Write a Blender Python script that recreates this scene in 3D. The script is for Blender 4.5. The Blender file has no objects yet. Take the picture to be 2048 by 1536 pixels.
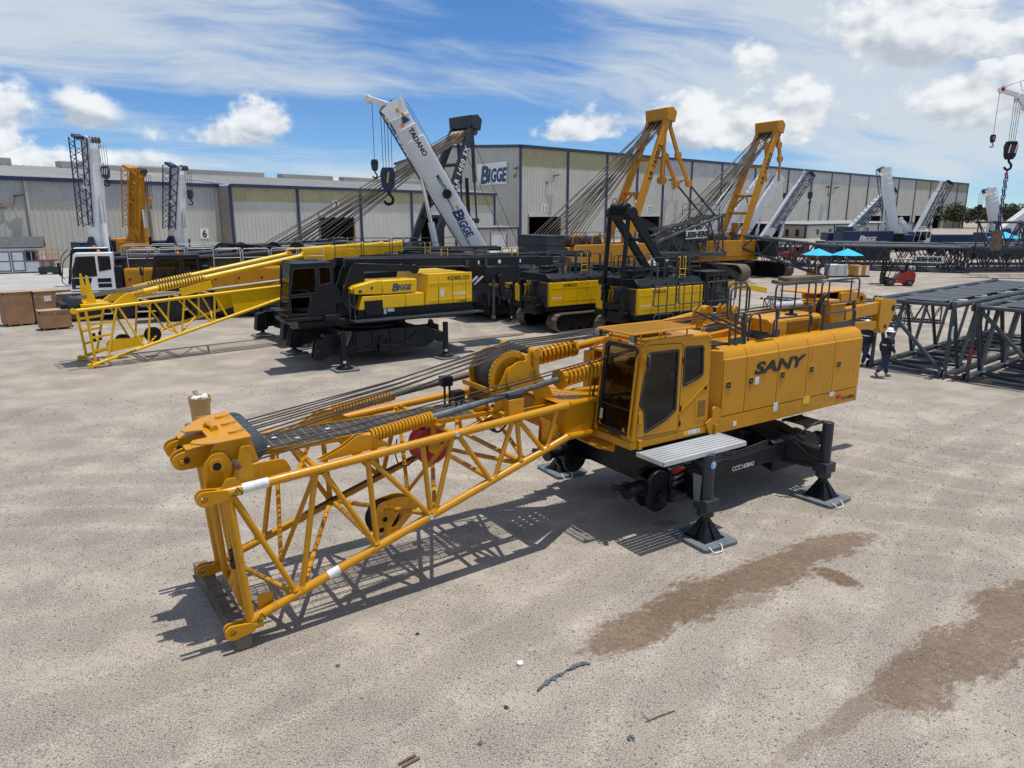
import bpy, bmesh, math, random
import numpy as np
from math import sin, cos, pi, radians, hypot
from mathutils import Vector, Matrix
random.seed(7)
scene = bpy.context.scene
C = scene.collection

# ---------------------------------------------------------------- camera
cam_d = bpy.data.cameras.new('camera')
cam_d.sensor_width = 36.0
cam_d.lens = 36.0 * 1420.0 / 2048.0
cam_d.clip_start = 0.1
cam_d.clip_end = 6000.0
cam = bpy.data.objects.new('camera', cam_d)
cam.location = (0, 0, 6.0)
cam.rotation_euler = (radians(90 - 13.427), 0, 0)
C.objects.link(cam)
scene.camera = cam

# ---------------------------------------------------------------- light
SUN_ZEN = 10.7
sun_d = bpy.data.lights.new('sun', 'SUN')
sun_d.energy = 4.0
sun_d.angle = radians(0.53)
sun_d.color = (1.0, 0.955, 0.89)
sun = bpy.data.objects.new('sun', sun_d)
sun.rotation_euler = (0, radians(SUN_ZEN), 0)
C.objects.link(sun)

world = bpy.data.worlds.new('World')
scene.world = world
world.use_nodes = True
vs = scene.view_settings
vs.view_transform = 'Standard'
vs.look = 'None'
vs.exposure = 0.0
vs.gamma = 1.0
vs.use_curve_mapping = False


class N:
    """small helper to write node trees as expressions"""
    def __init__(s, tree):
        s.t = tree

    def new(s, kind, **kw):
        n = s.t.nodes.new(kind)
        for k, v in kw.items():
            setattr(n, k, v)
        return n

    def put(s, sock, v):
        if isinstance(v, bpy.types.NodeSocket):
            s.t.links.new(v, sock)
        else:
            sock.default_value = v

    def m(s, op, a, b=0.0, c=0.0, clamp=False):
        n = s.new('ShaderNodeMath', operation=op, use_clamp=clamp)
        for i, v in enumerate((a, b, c)):
            s.put(n.inputs[i], v)
        return n.outputs[0]

    def ss(s, x, a, b):
        n = s.new('ShaderNodeMapRange', interpolation_type='SMOOTHSTEP')
        s.put(n.inputs[0], x)
        n.inputs[1].default_value = a
        n.inputs[2].default_value = b
        return n.outputs[0]

    def lin(s, x, a, b, c=0.0, d=1.0):
        n = s.new('ShaderNodeMapRange')
        s.put(n.inputs[0], x)
        for i, v in enumerate((a, b, c, d)):
            s.put(n.inputs[i + 1], v)
        return n.outputs[0]

    def noise(s, vec, scale, detail=4.0, rough=0.55, dist=0.0, dims='3D', out=0):
        n = s.new('ShaderNodeTexNoise', noise_dimensions=dims)
        if vec is not None:
            s.put(n.inputs['Vector'], vec)
        n.inputs['Scale'].default_value = scale
        n.inputs['Detail'].default_value = detail
        n.inputs['Roughness'].default_value = rough
        n.inputs['Distortion'].default_value = dist
        return n.outputs[out]

    def vec(s, x, y, z):
        n = s.new('ShaderNodeCombineXYZ')
        for i, v in enumerate((x, y, z)):
            s.put(n.inputs[i], v)
        return n.outputs[0]

    def xyz(s, v):
        n = s.new('ShaderNodeSeparateXYZ')
        s.put(n.inputs[0], v)
        return n.outputs

    def mix(s, f, a, b, mode='MIX'):
        n = s.new('ShaderNodeMix', data_type='RGBA', blend_type=mode)
        s.put(n.inputs[0], f)
        for i, v in ((6, a), (7, b)):
            if isinstance(v, tuple) and len(v) == 3:
                v = v + (1.0,)
            s.put(n.inputs[i], v)
        return n.outputs[2]

    def scale(s, v, k):
        n = s.new('ShaderNodeVectorMath', operation='MULTIPLY')
        s.put(n.inputs[0], v)
        n.inputs[1].default_value = k
        return n.outputs[0]


def build_sky():
    t = world.node_tree
    t.nodes.clear()
    n = N(t)
    out = n.new('ShaderNodeOutputWorld')
    bg = n.new('ShaderNodeBackground')
    sky = n.new('ShaderNodeTexSky', sky_type='NISHITA')
    sky.sun_disc = False
    sky.sun_elevation = radians(90 - SUN_ZEN)
    sky.sun_rotation = radians(90)
    sky.altitude = 20
    sky.air_density = 0.7
    sky.dust_density = 0.0
    sky.ozone_density = 6.0
    d = n.new('ShaderNodeTexCoord').outputs['Generated']
    x, y, z = n.xyz(d)
    zc = n.m('MAXIMUM', z, 0.0)
    az = n.m('MULTIPLY', n.m('ARCTAN2', x, y), 180 / pi)
    el = n.m('MULTIPLY', n.m('ARCSINE', zc), 180 / pi)
    # the bank of cumulus repeats round the horizon
    azf = n.m('SUBTRACT', n.m('WRAP', n.m('ADD', az, 44.0), 88.0, 0.0), 44.0)
    # high cloud: a thin layer on a flat sheet, drawn out by the wind
    inv = n.m('DIVIDE', 1.0, n.m('ADD', zc, 0.22))
    sx = n.m('MULTIPLY', x, inv)
    sy = n.m('MULTIPLY', y, inv)
    u = n.m('ADD', n.m('MULTIPLY', sx, 0.93), n.m('MULTIPLY', sy, 0.36))
    v = n.m('SUBTRACT', n.m('MULTIPLY', sy, 0.93), n.m('MULTIPLY', sx, 0.36))
    sheet = n.vec(u, v, 3.3)
    big = n.noise(n.scale(sheet, (0.75, 1.3, 1)), 1.0, 2.0, 0.5)
    wv = n.noise(sheet, 2.2, 1.0, 0.5, out=1)
    vm = n.new('ShaderNodeVectorMath', operation='MULTIPLY_ADD')
    n.put(vm.inputs[0], wv)
    vm.inputs[1].default_value = (0.30, 0.30, 0)
    n.put(vm.inputs[2], sheet)
    c1 = n.noise(n.scale(vm.outputs[0], (0.9, 2.2, 1)), 1.5, 7.0, 0.60)
    c2 = n.noise(n.scale(vm.outputs[0], (1.6, 7.0, 1)), 1.7, 5.0, 0.62)
    hi = n.m('ADD', n.m('MULTIPLY', c1, 0.66), n.m('MULTIPLY', c2, 0.26))
    hi = n.m('ADD', hi, n.m('MULTIPLY', n.m('SUBTRACT', big, 0.5), 0.75))
    # where the veil is thick: two long banks
    bank = None
    for (a0, e0, ra, re, w) in ((-27, 12.5, 17, 5.5, 0.20), (-14, 16, 12, 3.0, 0.12), (24, 19, 19, 9, 0.30), (8, 20, 11, 5, 0.18), (26, 7, 16, 5, 0.12), (-34, 21, 9, 4, 0.10), (0, 14, 7, 5, -0.10), (-9, 23, 8, 4, -0.12)):
        vb = n.new('ShaderNodeVectorMath', operation='MULTIPLY_ADD')
        n.put(vb.inputs[0], n.vec(azf, el, 0.0))
        vb.inputs[1].default_value = (1 / ra, 1 / re, 0)
        vb.inputs[2].default_value = (-a0 / ra, -e0 / re, 0)
        lb = n.new('ShaderNodeVectorMath', operation='LENGTH')
        n.put(lb.inputs[0], vb.outputs[0])
        kb = n.m('MULTIPLY', n.ss(lb.outputs['Value'], 1.35, 0.2), w)
        bank = kb if bank is None else n.m('ADD', bank, kb)
    hi = n.m('ADD', hi, bank)
    cir = n.ss(hi, 0.36, 0.70)
    tint = n.mix(n.ss(el, 0.0, 26.0), (0.68, 0.82, 0.92), (0.62, 1.0, 1.22))
    base = n.mix(1.0, sky.outputs[0], tint, 'MULTIPLY')
    col = n.mix(n.m('MULTIPLY', cir, 0.86), base, (5.3, 5.8, 6.2))
    # cumulus
    pv = n.vec(n.m('MULTIPLY', azf, 0.1), n.m('MULTIPLY', el, 0.14), n.m('MULTIPLY', az, 0.004))
    f1 = n.noise(pv, 1.7, 5.0, 0.6)
    f2 = n.noise(pv, 6.5, 4.0, 0.62)
    pv2 = n.vec(n.m('MULTIPLY', n.m('ADD', azf, 0.5), 0.1), n.m('MULTIPLY', n.m('ADD', el, 0.75), 0.14), n.m('MULTIPLY', az, 0.004))
    f1b = n.noise(pv2, 1.7, 3.0, 0.6)
    wob = n.m('SUBTRACT', f1, 0.5)
    # azimuth, elevation, half width, half height, weight
    blobs = [(-37.5, 4.6, 5.6, 5.4, 1.0), (-33.6, 2.6, 3.6, 2.4, 0.9), (-21.8, 5.6, 4.4, 1.7, 0.55), (-18.9, 6.6, 2.4, 2.3, 0.6),
             (-29.6, 6.5, 2.2, 2.2, 0.35), (-28.0, 3.4, 4.0, 1.2, 0.4), (5.4, 6.2, 3.5, 1.5, 0.95), (6.6, 6.6, 1.8, 1.7, 0.9),
             (15.6, 6.3, 5.6, 3.0, 1.0), (20.6, 6.7, 2.8, 3.0, 1.0), (17.5, 10.3, 1.8, 1.9, 0.85), (27.6, 11.2, 7.0, 3.8, 0.95),
             (30.4, 13.3, 3.8, 2.4, 0.8), (24.6, 11.8, 3.4, 3.0, 0.85), (31.2, 7.0, 4.8, 2.8, 1.0), (34.2, 7.2, 2.8, 1.6, 0.85),
             (-15.5, 2.0, 5.5, 0.9, 0.4), (24.0, 6.2, 3.0, 0.8, 0.3)]
    m = None
    q = n.vec(azf, el, 0.0)
    for (a0, e0, ra, re, w) in blobs:
        vm = n.new('ShaderNodeVectorMath', operation='MULTIPLY_ADD')
        n.put(vm.inputs[0], q)
        vm.inputs[1].default_value = (1 / ra, 1 / re, 0)
        vm.inputs[2].default_value = (-a0 / ra, -e0 / re, 0)
        ln = n.new('ShaderNodeVectorMath', operation='LENGTH')
        n.put(ln.inputs[0], vm.outputs[0])
        k = n.m('MULTIPLY_ADD', ln.outputs['Value'], -w, 1.25 * w)
        sh = n.m('MULTIPLY_ADD', el, 1 / re, -e0 / re)
        k = n.m('MULTIPLY_ADD', n.ss(sh, -0.25, -0.95), -0.7, k)     # flat base
        if m is None:
            m, s = k, sh
        else:
            gt = n.m('GREATER_THAN', k, m)
            s = n.m('MULTIPLY_ADD', gt, n.m('SUBTRACT', sh, s), s)
            m = n.m('MAXIMUM', m, k)
    den = n.m('ADD', m, n.m('MULTIPLY', wob, 2.5))
    den = n.m('ADD', den, n.m('MULTIPLY', n.m('SUBTRACT', f2, 0.5), 0.55))
    alpha = n.m('MULTIPLY', n.ss(den, 0.16, 0.58), n.ss(m, 0.0, 0.25))
    relief = n.m('MULTIPLY', n.m('SUBTRACT', f1, f1b), 3.4)
    lit = n.m('ADD', n.m('ADD', n.m('MULTIPLY', s, 0.42), 0.52), relief)
    lit = n.m('ADD', lit, n.m('MULTIPLY', n.m('SUBTRACT', f2, 0.5), 0.5))
    lit = n.ss(lit, -0.05, 0.95)
    ccol = n.mix(lit, (3.9, 4.3, 4.9), (7.4, 7.6, 7.7))
    col = n.mix(n.m('MULTIPLY', alpha, 0.93), col, ccol)
    n.put(bg.inputs['Color'], col)
    bg.inputs['Strength'].default_value = 0.125
    t.links.new(bg.outputs[0], out.inputs['Surface'])


build_sky()
world.cycles.sampling_method = 'MANUAL'
world.cycles.sample_map_resolution = 512
cy = scene.cycles
cy.use_adaptive_sampling = True
cy.adaptive_threshold = 0.016
cy.adaptive_min_samples = 24
cy.max_bounces = 5
cy.diffuse_bounces = 3
cy.glossy_bounces = 2
cy.transparent_max_bounces = 10
cy.caustics_reflective = False
cy.caustics_refractive = False
# ================================================================ helpers
def V(*a):
    return Vector(a)


class MB:
    """collects boxes, tubes, plates ... and links them as ONE mesh object"""
    def __init__(s):
        s.v = []
        s.f = []

    def raw(s, vs_, fs_):
        o = len(s.v)
        s.v += [tuple(p) for p in vs_]
        s.f += [tuple(i + o for i in q) for q in fs_]
        return s

    def bx(s, x0, x1, y0, y1, z0, z1):
        v = [(x, y, z) for z in (z0, z1) for y in (y0, y1) for x in (x0, x1)]
        return s.raw(v, [(0, 2, 3, 1), (4, 5, 7, 6), (0, 1, 5, 4), (2, 6, 7, 3), (0, 4, 6, 2), (1, 3, 7, 5)])

    def hexa(s, pts):
        """8 corners: bottom 4 (ccw), top 4 (ccw)"""
        return s.raw(pts, [(3, 2, 1, 0), (4, 5, 6, 7), (0, 1, 5, 4), (1, 2, 6, 5), (2, 3, 7, 6), (3, 0, 4, 7)])

    def _frame(s, d):
        d = d.normalized()
        u = Vector((0, 0, 1)) if abs(d.z) < 0.95 else Vector((1, 0, 0))
        a = d.cross(u).normalized()
        return a, a.cross(d).normalized()

    def tube(s, p0, p1, r, n=8, r1=None, caps=True):
        p0, p1 = Vector(p0), Vector(p1)
        r1 = r if r1 is None else r1
        a, b = s._frame(p1 - p0)
        vs_ = []
        for p, q in ((p0, r), (p1, r1)):
            vs_ += [p + (a * cos(2 * pi * i / n) + b * sin(2 * pi * i / n)) * q for i in range(n)]
        fs_ = [(i, (i + 1) % n, n + (i + 1) % n, n + i) for i in range(n)]
        if caps:
            fs_ += [tuple(range(n - 1, -1, -1)), tuple(range(n, 2 * n))]
        return s.raw(vs_, fs_)

    def beam(s, p0, p1, w, h, up=(0, 0, 1), w1=None, h1=None):
        """rectangular bar; w across, h along up"""
        p0, p1, up = Vector(p0), Vector(p1), Vector(up)
        d = (p1 - p0).normalized()
        if abs(d.dot(up.normalized())) > 0.98:
            up = Vector((1, 0, 0))
        a = d.cross(up).normalized()
        b = a.cross(d).normalized()
        vs_ = []
        for p, ww, hh in ((p0, w, h), (p1, w1 or w, h1 or h)):
            vs_ += [p + a * (i * ww / 2) + b * (j * hh / 2) for i, j in ((-1, -1), (1, -1), (1, 1), (-1, 1))]
        return s.raw(vs_, [(0, 3, 2, 1), (4, 5, 6, 7), (0, 1, 5, 4), (1, 2, 6, 5), (2, 3, 7, 6), (3, 0, 4, 7)])

    def path(s, pts, r, n=6, fillet=0.0, closed=False, seg=4):
        P = [Vector(p) for p in pts]
        if fillet > 0:
            Q = []
            m = len(P)
            for i in range(m):
                if not closed and i in (0, m - 1):
                    Q.append(P[i])
                    continue
                a, b, c = P[i - 1], P[i], P[(i + 1) % m]
                f = min(fillet, (a - b).length * 0.45, (c - b).length * 0.45)
                e0 = b + (a - b).normalized() * f
                e1 = b + (c - b).normalized() * f
                for k in range(seg + 1):
                    t = k / seg
                    Q.append(e0 * (1 - t) ** 2 + b * 2 * t * (1 - t) + e1 * t * t)
            P = Q
        m = len(P)
        vs_ = []
        prev = None
        for i in range(m):
            if closed:
                d = P[(i + 1) % m] - P[i - 1]
            else:
                d = P[min(i + 1, m - 1)] - P[max(i - 1, 0)]
            d.normalize()
            if prev is None:
                a, b = s._frame(d)
            else:
                a = (prev - d * prev.dot(d))
                a = a.normalized() if a.length > 1e-6 else s._frame(d)[0]
                b = a.cross(d).normalized()
            prev = a
            vs_ += [P[i] + (a * cos(2 * pi * k / n) + b * sin(2 * pi * k / n)) * r for k in range(n)]
        fs_ = []
        for i in range(m if closed else m - 1):
            j = (i + 1) % m
            fs_ += [(i * n + k, i * n + (k + 1) % n, j * n + (k + 1) % n, j * n + k) for k in range(n)]
        if not closed:
            fs_ += [tuple(range(n - 1, -1, -1)), tuple((m - 1) * n + k for k in range(n))]
        return s.raw(vs_, fs_)

    def prism(s, poly, axis, d0, d1):
        """polygon extruded: axis y takes (x, z), axis x takes (y, z), axis z takes (x, y)"""
        def p(q, d):
            return {'x': (d, q[0], q[1]), 'y': (q[0], d, q[1]), 'z': (q[0], q[1], d)}[axis]
        n = len(poly)
        vs_ = [p(q, d0) for q in poly] + [p(q, d1) for q in poly]
        fs_ = [tuple(range(n - 1, -1, -1)), tuple(range(n, 2 * n))]
        fs_ += [(i, (i + 1) % n, n + (i + 1) % n, n + i) for i in range(n)]
        return s.raw(vs_, fs_)

    def slab(s, pts, t):
        """planar polygon in 3D given thickness t along its normal"""
        P = [Vector(p) for p in pts]
        nn = (P[1] - P[0]).cross(P[2] - P[0]).normalized()
        n = len(P)
        vs_ = P + [p + nn * t for p in P]
        fs_ = [tuple(range(n - 1, -1, -1)), tuple(range(n, 2 * n))]
        fs_ += [(i, (i + 1) % n, n + (i + 1) % n, n + i) for i in range(n)]
        return s.raw(vs_, fs_)

    def helix(s, p0, p1, R, r, turns, n=6, k=14):
        p0, p1 = Vector(p0), Vector(p1)
        d = p1 - p0
        a, b = s._frame(d)
        m = int(turns * k)
        return s.path([p0 + d * (i / m) + (a * cos(2 * pi * i / k) + b * sin(2 * pi * i / k)) * R for i in range(m + 1)], r, n)

    def lathe(s, prof, p0, axis, n=20):
        """prof: list of (distance along axis, radius)"""
        p0 = Vector(p0)
        d = Vector(axis).normalized()
        a, b = s._frame(d)
        vs_ = []
        for t, r in prof:
            vs_ += [p0 + d * t + (a * cos(2 * pi * i / n) + b * sin(2 * pi * i / n)) * r for i in range(n)]
        fs_ = []
        for j in range(len(prof) - 1):
            fs_ += [(j * n + i, j * n + (i + 1) % n, (j + 1) * n + (i + 1) % n, (j + 1) * n + i) for i in range(n)]
        fs_ += [tuple(range(n - 1, -1, -1)), tuple((len(prof) - 1) * n + i for i in range(n))]
        return s.raw(vs_, fs_)

    def sect(s, p0, p1, poly0, poly1=None, up=(0, 0, 1)):
        """section (across, up) swept straight from p0 to p1"""
        p0, p1, up = Vector(p0), Vector(p1), Vector(up)
        d = (p1 - p0).normalized()
        if abs(d.dot(up.normalized())) > 0.98:
            up = Vector((0, 1, 0))
        a = d.cross(up).normalized()
        b = a.cross(d).normalized()
        n = len(poly0)
        vs_ = [p0 + a * q[0] + b * q[1] for q in poly0] + [p1 + a * q[0] + b * q[1] for q in (poly1 or poly0)]
        fs_ = [tuple(range(n - 1, -1, -1)), tuple(range(n, 2 * n))]
        fs_ += [(i, (i + 1) % n, n + (i + 1) % n, n + i) for i in range(n)]
        return s.raw(vs_, fs_)

    def build(s, name, mat, parent=None, bevel=0.0, smooth=True, label=None, kind=None):
        me = bpy.data.meshes.new(name)
        me.from_pydata(s.v, [], s.f)
        bm = bmesh.new()
        bm.from_mesh(me)
        bmesh.ops.recalc_face_normals(bm, faces=bm.faces)
        bm.to_mesh(me)
        bm.free()
        if smooth:
            me.shade_smooth()
            me.set_sharp_from_angle(angle=radians(38))
        me.materials.append(MAT[mat] if isinstance(mat, str) else mat)
        o = bpy.data.objects.new(name, me)
        C.objects.link(o)
        if parent is not None:
            o.parent = parent
        if bevel:
            b = o.modifiers.new('bevel', 'BEVEL')
            b.width = bevel
            b.segments = 2
            b.limit_method = 'ANGLE'
            b.angle_limit = radians(40)
        if label:
            o['label'] = label
        if kind:
            o['kind'] = kind
        return o


def rrect(x0, x1, y0, y1, r, k=4):
    """rounded rectangle outline"""
    r = min(r, abs(x1 - x0) / 2 - 1e-4, abs(y1 - y0) / 2 - 1e-4)
    P = []
    for cx, cy, a0 in ((x1 - r, y1 - r, 0), (x0 + r, y1 - r, 90), (x0 + r, y0 + r, 180), (x1 - r, y0 + r, 270)):
        P += [(cx + r * cos(radians(a0 + 90 * i / k)), cy + r * sin(radians(a0 + 90 * i / k))) for i in range(k + 1)]
    return P


def rpoly(poly, r, k=3):
    """any outline with its corners rounded"""
    Q = []
    n = len(poly)
    for i in range(n):
        a, b, c = (Vector(poly[j % n]).to_2d() for j in (i - 1, i, i + 1))
        f = min(r, (a - b).length * 0.45, (c - b).length * 0.45)
        e0, e1 = b + (a - b).normalized() * f, b + (c - b).normalized() * f
        for j in range(k + 1):
            t = j / k
            q = e0 * (1 - t) ** 2 + b * 2 * t * (1 - t) + e1 * t * t
            Q.append((q.x, q.y))
    return Q


def circ(cx, cy, r, n=20, a0=0, a1=360):
    full = a1 - a0 == 360
    m = n if full else n - 1
    return [(cx + r * cos(radians(a0 + (a1 - a0) * i / m)), cy + r * sin(radians(a0 + (a1 - a0) * i / m))) for i in range(n)]


def tag(o, label, cat=None, group=None, kind=None):
    o['label'] = label
    if cat:
        o['category'] = cat
    if group:
        o['group'] = group
    if kind:
        o['kind'] = kind
    return o


def thing(name, label, cat, loc=(0, 0, 0), rz=0.0, group=None):
    o = bpy.data.objects.new(name, None)
    o.empty_display_size = 0.3
    C.objects.link(o)
    o.location = loc
    o.rotation_euler = (0, 0, radians(rz))
    return tag(o, label, cat, group)


def copy_tree(o, parent=None):
    c = o.copy()
    C.objects.link(c)
    c.parent = parent
    for ch in o.children:
        copy_tree(ch, c)
    return c


_txt = {}


def text(s, h, mat, parent, pos, xdir, updir, name='lettering', bold=0.0, shear=0.0, wide=1.0, depth=0.004, space=1.0, align='CENTER'):
    """flat lettering of cap height h centred at pos"""
    key = (s, bold, shear, space, align)
    if key not in _txt:
        cu = bpy.data.curves.new('lettering', 'FONT')
        cu.body = s
        cu.size = 1.0
        cu.offset = bold
        cu.shear = shear
        cu.space_character = space
        cu.align_x = align
        cu.resolution_u = 3
        cu.extrude = 0.5
        ob = bpy.data.objects.new('lettering', cu)
        me = bpy.data.meshes.new_from_object(ob)
        _txt[key] = ([tuple(v.co) for v in me.vertices], [tuple(p.vertices) for p in me.polygons])
        bpy.data.objects.remove(ob)
        bpy.data.curves.remove(cu)
    vs_, fs_ = _txt[key]
    X, U = Vector(xdir).normalized(), Vector(updir).normalized()
    W = X.cross(U).normalized()
    k = h / 0.7
    mb = MB()
    mb.raw([Vector(pos) + X * (p[0] * k * wide) + U * ((p[1] - 0.35) * k) + W * (p[2] * depth) for p in vs_], fs_)
    return mb.build(name, mat, parent, smooth=False)


# ================================================================ materials
MAT = {}


def lin(r, g, b):
    return tuple(((c / 255 + 0.055) / 1.055) ** 2.4 if c > 10 else c / 255 / 12.92 for c in (r, g, b))


def paint(name, col, rough=0.45, var=0.12, metal=0.0, coat=0.0, dust=0.25, dustcol=(0.36, 0.30, 0.23), bump=0.0, scale=1.0, spec=0.5, grime=None):
    m = bpy.data.materials.new(name)
    m.use_nodes = True
    t = m.node_tree
    n = N(t)
    b = t.nodes['Principled BSDF']
    oc = n.new('ShaderNodeTexCoord').outputs['Object']
    big = n.noise(oc, 0.9 * scale, 3.0, 0.6)
    fine = n.noise(oc, 14.0 * scale, 3.0, 0.68)
    streak = n.noise(n.scale(oc, (7.0 * scale, 7.0 * scale, 0.8 * scale)), 1.0, 3.0, 0.6)
    c0 = tuple(max(0.0, c * (1 - var)) for c in col)
    c1 = tuple(min(1.0, c * (1 + var)) for c in col)
    c = n.mix(n.ss(big, 0.3, 0.7), c0, c1)
    if dust > 0:
        msk = n.m('MULTIPLY', n.ss(n.m('ADD', n.m('MULTIPLY', fine, 0.5), n.m('MULTIPLY', streak, 0.5)), 0.42, 0.72), dust)
        c = n.mix(msk, c, dustcol)
    if grime:       # grease smears and runs
        sm = n.noise(n.scale(oc, (2.6, 2.6, 0.9)), 1.4, 4.0, 0.72)
        c = n.mix(n.m('MULTIPLY', n.ss(n.m('ADD', n.m('MULTIPLY', sm, 0.75), n.m('MULTIPLY', fine, 0.25)), 0.54, 0.70), grime[0]), c, grime[1])
    n.put(b.inputs['Base Color'], c)
    n.put(b.inputs['Roughness'], n.lin(fine, 0.25, 0.75, max(0.03, rough - 0.1), min(1.0, rough + 0.13)))
    b.inputs['Metallic'].default_value = metal
    b.inputs['Coat Weight'].default_value = coat
    b.inputs['Coat Roughness'].default_value = 0.12
    b.inputs['Specular IOR Level'].default_value = spec
    if bump:
        bp = n.new('ShaderNodeBump')
        bp.inputs['Strength'].default_value = bump
        bp.inputs['Distance'].default_value = 0.02
        n.put(bp.inputs['Height'], fine)
        n.put(b.inputs['Normal'], bp.outputs[0])
    MAT[name] = m
    return m


def glass(name, col, alpha_t=0.45, rough=0.03):
    m = bpy.data.materials.new(name)
    m.use_nodes = True
    t = m.node_tree
    t.nodes.clear()
    n = N(t)
    out = n.new('ShaderNodeOutputMaterial')
    tr = n.new('ShaderNodeBsdfTransparent')
    tr.inputs[0].default_value = col + (1,)
    gl = n.new('ShaderNodeBsdfGlossy')
    gl.inputs['Roughness'].default_value = rough
    fr = n.new('ShaderNodeFresnel')
    fr.inputs[0].default_value = 1.5
    mx = n.new('ShaderNodeMixShader')
    bf = n.new('ShaderNodeNewGeometry').outputs['Backfacing']
    t.links.new(n.m('MULTIPLY', n.m('MULTIPLY', fr.outputs[0], n.m('SUBTRACT', 1.0, bf)), 0.9), mx.inputs[0])
    t.links.new(tr.outputs[0], mx.inputs[1])
    t.links.new(gl.outputs[0], mx.inputs[2])
    t.links.new(mx.outputs[0], out.inputs[0])
    MAT[name] = m


paint('crane_yellow', (0.56, 0.252, 0.003), 0.34, 0.05, coat=0.06, dust=0.10, dustcol=(0.50, 0.27, 0.07), spec=0.35, grime=(0.55, (0.25, 0.095, 0.012)))
paint('crane_yellow_flat', (0.56, 0.225, 0.016), 0.5, 0.08, dust=0.2, dustcol=(0.42, 0.28, 0.13))
paint('bright_yellow', (0.80, 0.47, 0.002), 0.34, 0.05, coat=0.05, dust=0.08, dustcol=(0.58, 0.40, 0.12), spec=0.35, grime=(0.45, (0.36, 0.19, 0.01)))
paint('orange_yellow', (0.53, 0.225, 0.008), 0.42, 0.08, dust=0.10, dustcol=(0.42, 0.22, 0.06), spec=0.35, grime=(0.6, (0.24, 0.10, 0.015)))
paint('chassis_black', (0.006, 0.008, 0.012), 0.40, 0.3, dust=0.10, dustcol=(0.05, 0.047, 0.044), spec=0.3, grime=(0.4, (0.030, 0.027, 0.024)))
paint('dark_grey_paint', (0.030, 0.036, 0.045), 0.4, 0.2, dust=0.15, dustcol=(0.10, 0.10, 0.10), spec=0.4)
paint('lattice_grey', (0.050, 0.058, 0.068), 0.42, 0.2, dust=0.2, dustcol=(0.13, 0.125, 0.12), spec=0.4)
paint('rail_grey', (0.035, 0.040, 0.048), 0.45, 0.15, dust=0.15, dustcol=(0.12, 0.12, 0.12))
paint('galvanised', (0.56, 0.58, 0.59), 0.42, 0.12, metal=0.25, dust=0.2, dustcol=(0.35, 0.33, 0.30))
paint('white_paint', (0.84, 0.84, 0.82), 0.38, 0.05, coat=0.15, dust=0.10, dustcol=(0.42, 0.38, 0.32))
paint('blue_paint', (0.009, 0.027, 0.085), 0.4, 0.15, dust=0.12, dustcol=(0.16, 0.17, 0.18))
paint('steel', (0.42, 0.42, 0.42), 0.28, 0.15, metal=0.9, dust=0.15)
paint('chrome', (0.72, 0.72, 0.72), 0.15, 0.05, metal=1.0, dust=0.05)
paint('dark_steel', (0.13, 0.135, 0.14), 0.45, 0.25, metal=0.6, dust=0.35, dustcol=(0.20, 0.14, 0.09))
paint('rod_grey', (0.10, 0.125, 0.145), 0.38, 0.25, metal=0.3, dust=0.3, dustcol=(0.30, 0.29, 0.27))
paint('rope', (0.055, 0.050, 0.046), 0.55, 0.3, metal=0.3, dust=0.35, dustcol=(0.17, 0.14, 0.11), scale=3)
paint('rope_rust', (0.10, 0.075, 0.055), 0.6, 0.3, dust=0.4, dustcol=(0.22, 0.16, 0.10), scale=3)
paint('rubber', (0.020, 0.020, 0.021), 0.75, 0.2, dust=0.4, dustcol=(0.14, 0.12, 0.10))
paint('hose', (0.012, 0.012, 0.013), 0.5, 0.2, dust=0.1)
paint('red_paint', (0.40, 0.012, 0.012), 0.4, 0.1, dust=0.1)
paint('red_plate', (0.30, 0.010, 0.014), 0.5, 0.12, dust=0.08)
paint('seat_fabric', (0.02, 0.02, 0.022), 0.85, 0.1, dust=0.05)
paint('interior', (0.03, 0.03, 0.033), 0.7, 0.1, dust=0.05)
paint('timber', (0.17, 0.115, 0.070), 0.85, 0.3, dust=0.5, dustcol=(0.29, 0.23, 0.17), bump=0.6, scale=2.0)
paint('old_timber', (0.15, 0.112, 0.078), 0.9, 0.35, dust=0.5, dustcol=(0.25, 0.21, 0.17), bump=0.7, scale=2.0)
paint('plywood', (0.33, 0.185, 0.09), 0.8, 0.16, dust=0.3, dustcol=(0.24, 0.13, 0.06), bump=0.2, scale=1.5)
paint('ply_top', (0.40, 0.30, 0.21), 0.85, 0.2, dust=0.4, dustcol=(0.30, 0.25, 0.2), scale=1.5)
paint('black_marking', (0.006, 0.006, 0.007), 0.5, 0.05, dust=0.0)
paint('navy_marking', (0.012, 0.05, 0.13), 0.5, 0.05, dust=0.0)
paint('white_marking', (0.78, 0.78, 0.76), 0.5, 0.05, dust=0.05)
paint('sticker', (0.70, 0.72, 0.72), 0.45, 0.12, dust=0.1, scale=6)
paint('warning_yellow', (0.80, 0.50, 0.01), 0.45, 0.05, dust=0.05)
paint('amber', (0.75, 0.25, 0.01), 0.25, 0.05, dust=0.0)
paint('lamp_glass', (0.6, 0.6, 0.58), 0.12, 0.05, metal=0.7, dust=0.0)
paint('umbrella_blue', (0.02, 0.48, 0.80), 0.7, 0.05, dust=0.05)
paint('skin', (0.40, 0.22, 0.14), 0.6, 0.05, dust=0.0)
paint('navy_cloth', (0.010, 0.013, 0.026), 0.9, 0.2, dust=0.05)
paint('denim', (0.020, 0.035, 0.080), 0.9, 0.25, dust=0.1)
paint('boot_leather', (0.16, 0.085, 0.04), 0.8, 0.2, dust=0.3)
paint('hi_vis', (0.72, 0.74, 0.62), 0.5, 0.05, dust=0.0)
paint('pad_blue', (0.105, 0.135, 0.15), 0.6, 0.25, dust=0.55, dustcol=(0.27, 0.235, 0.20), scale=2.5)
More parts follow.
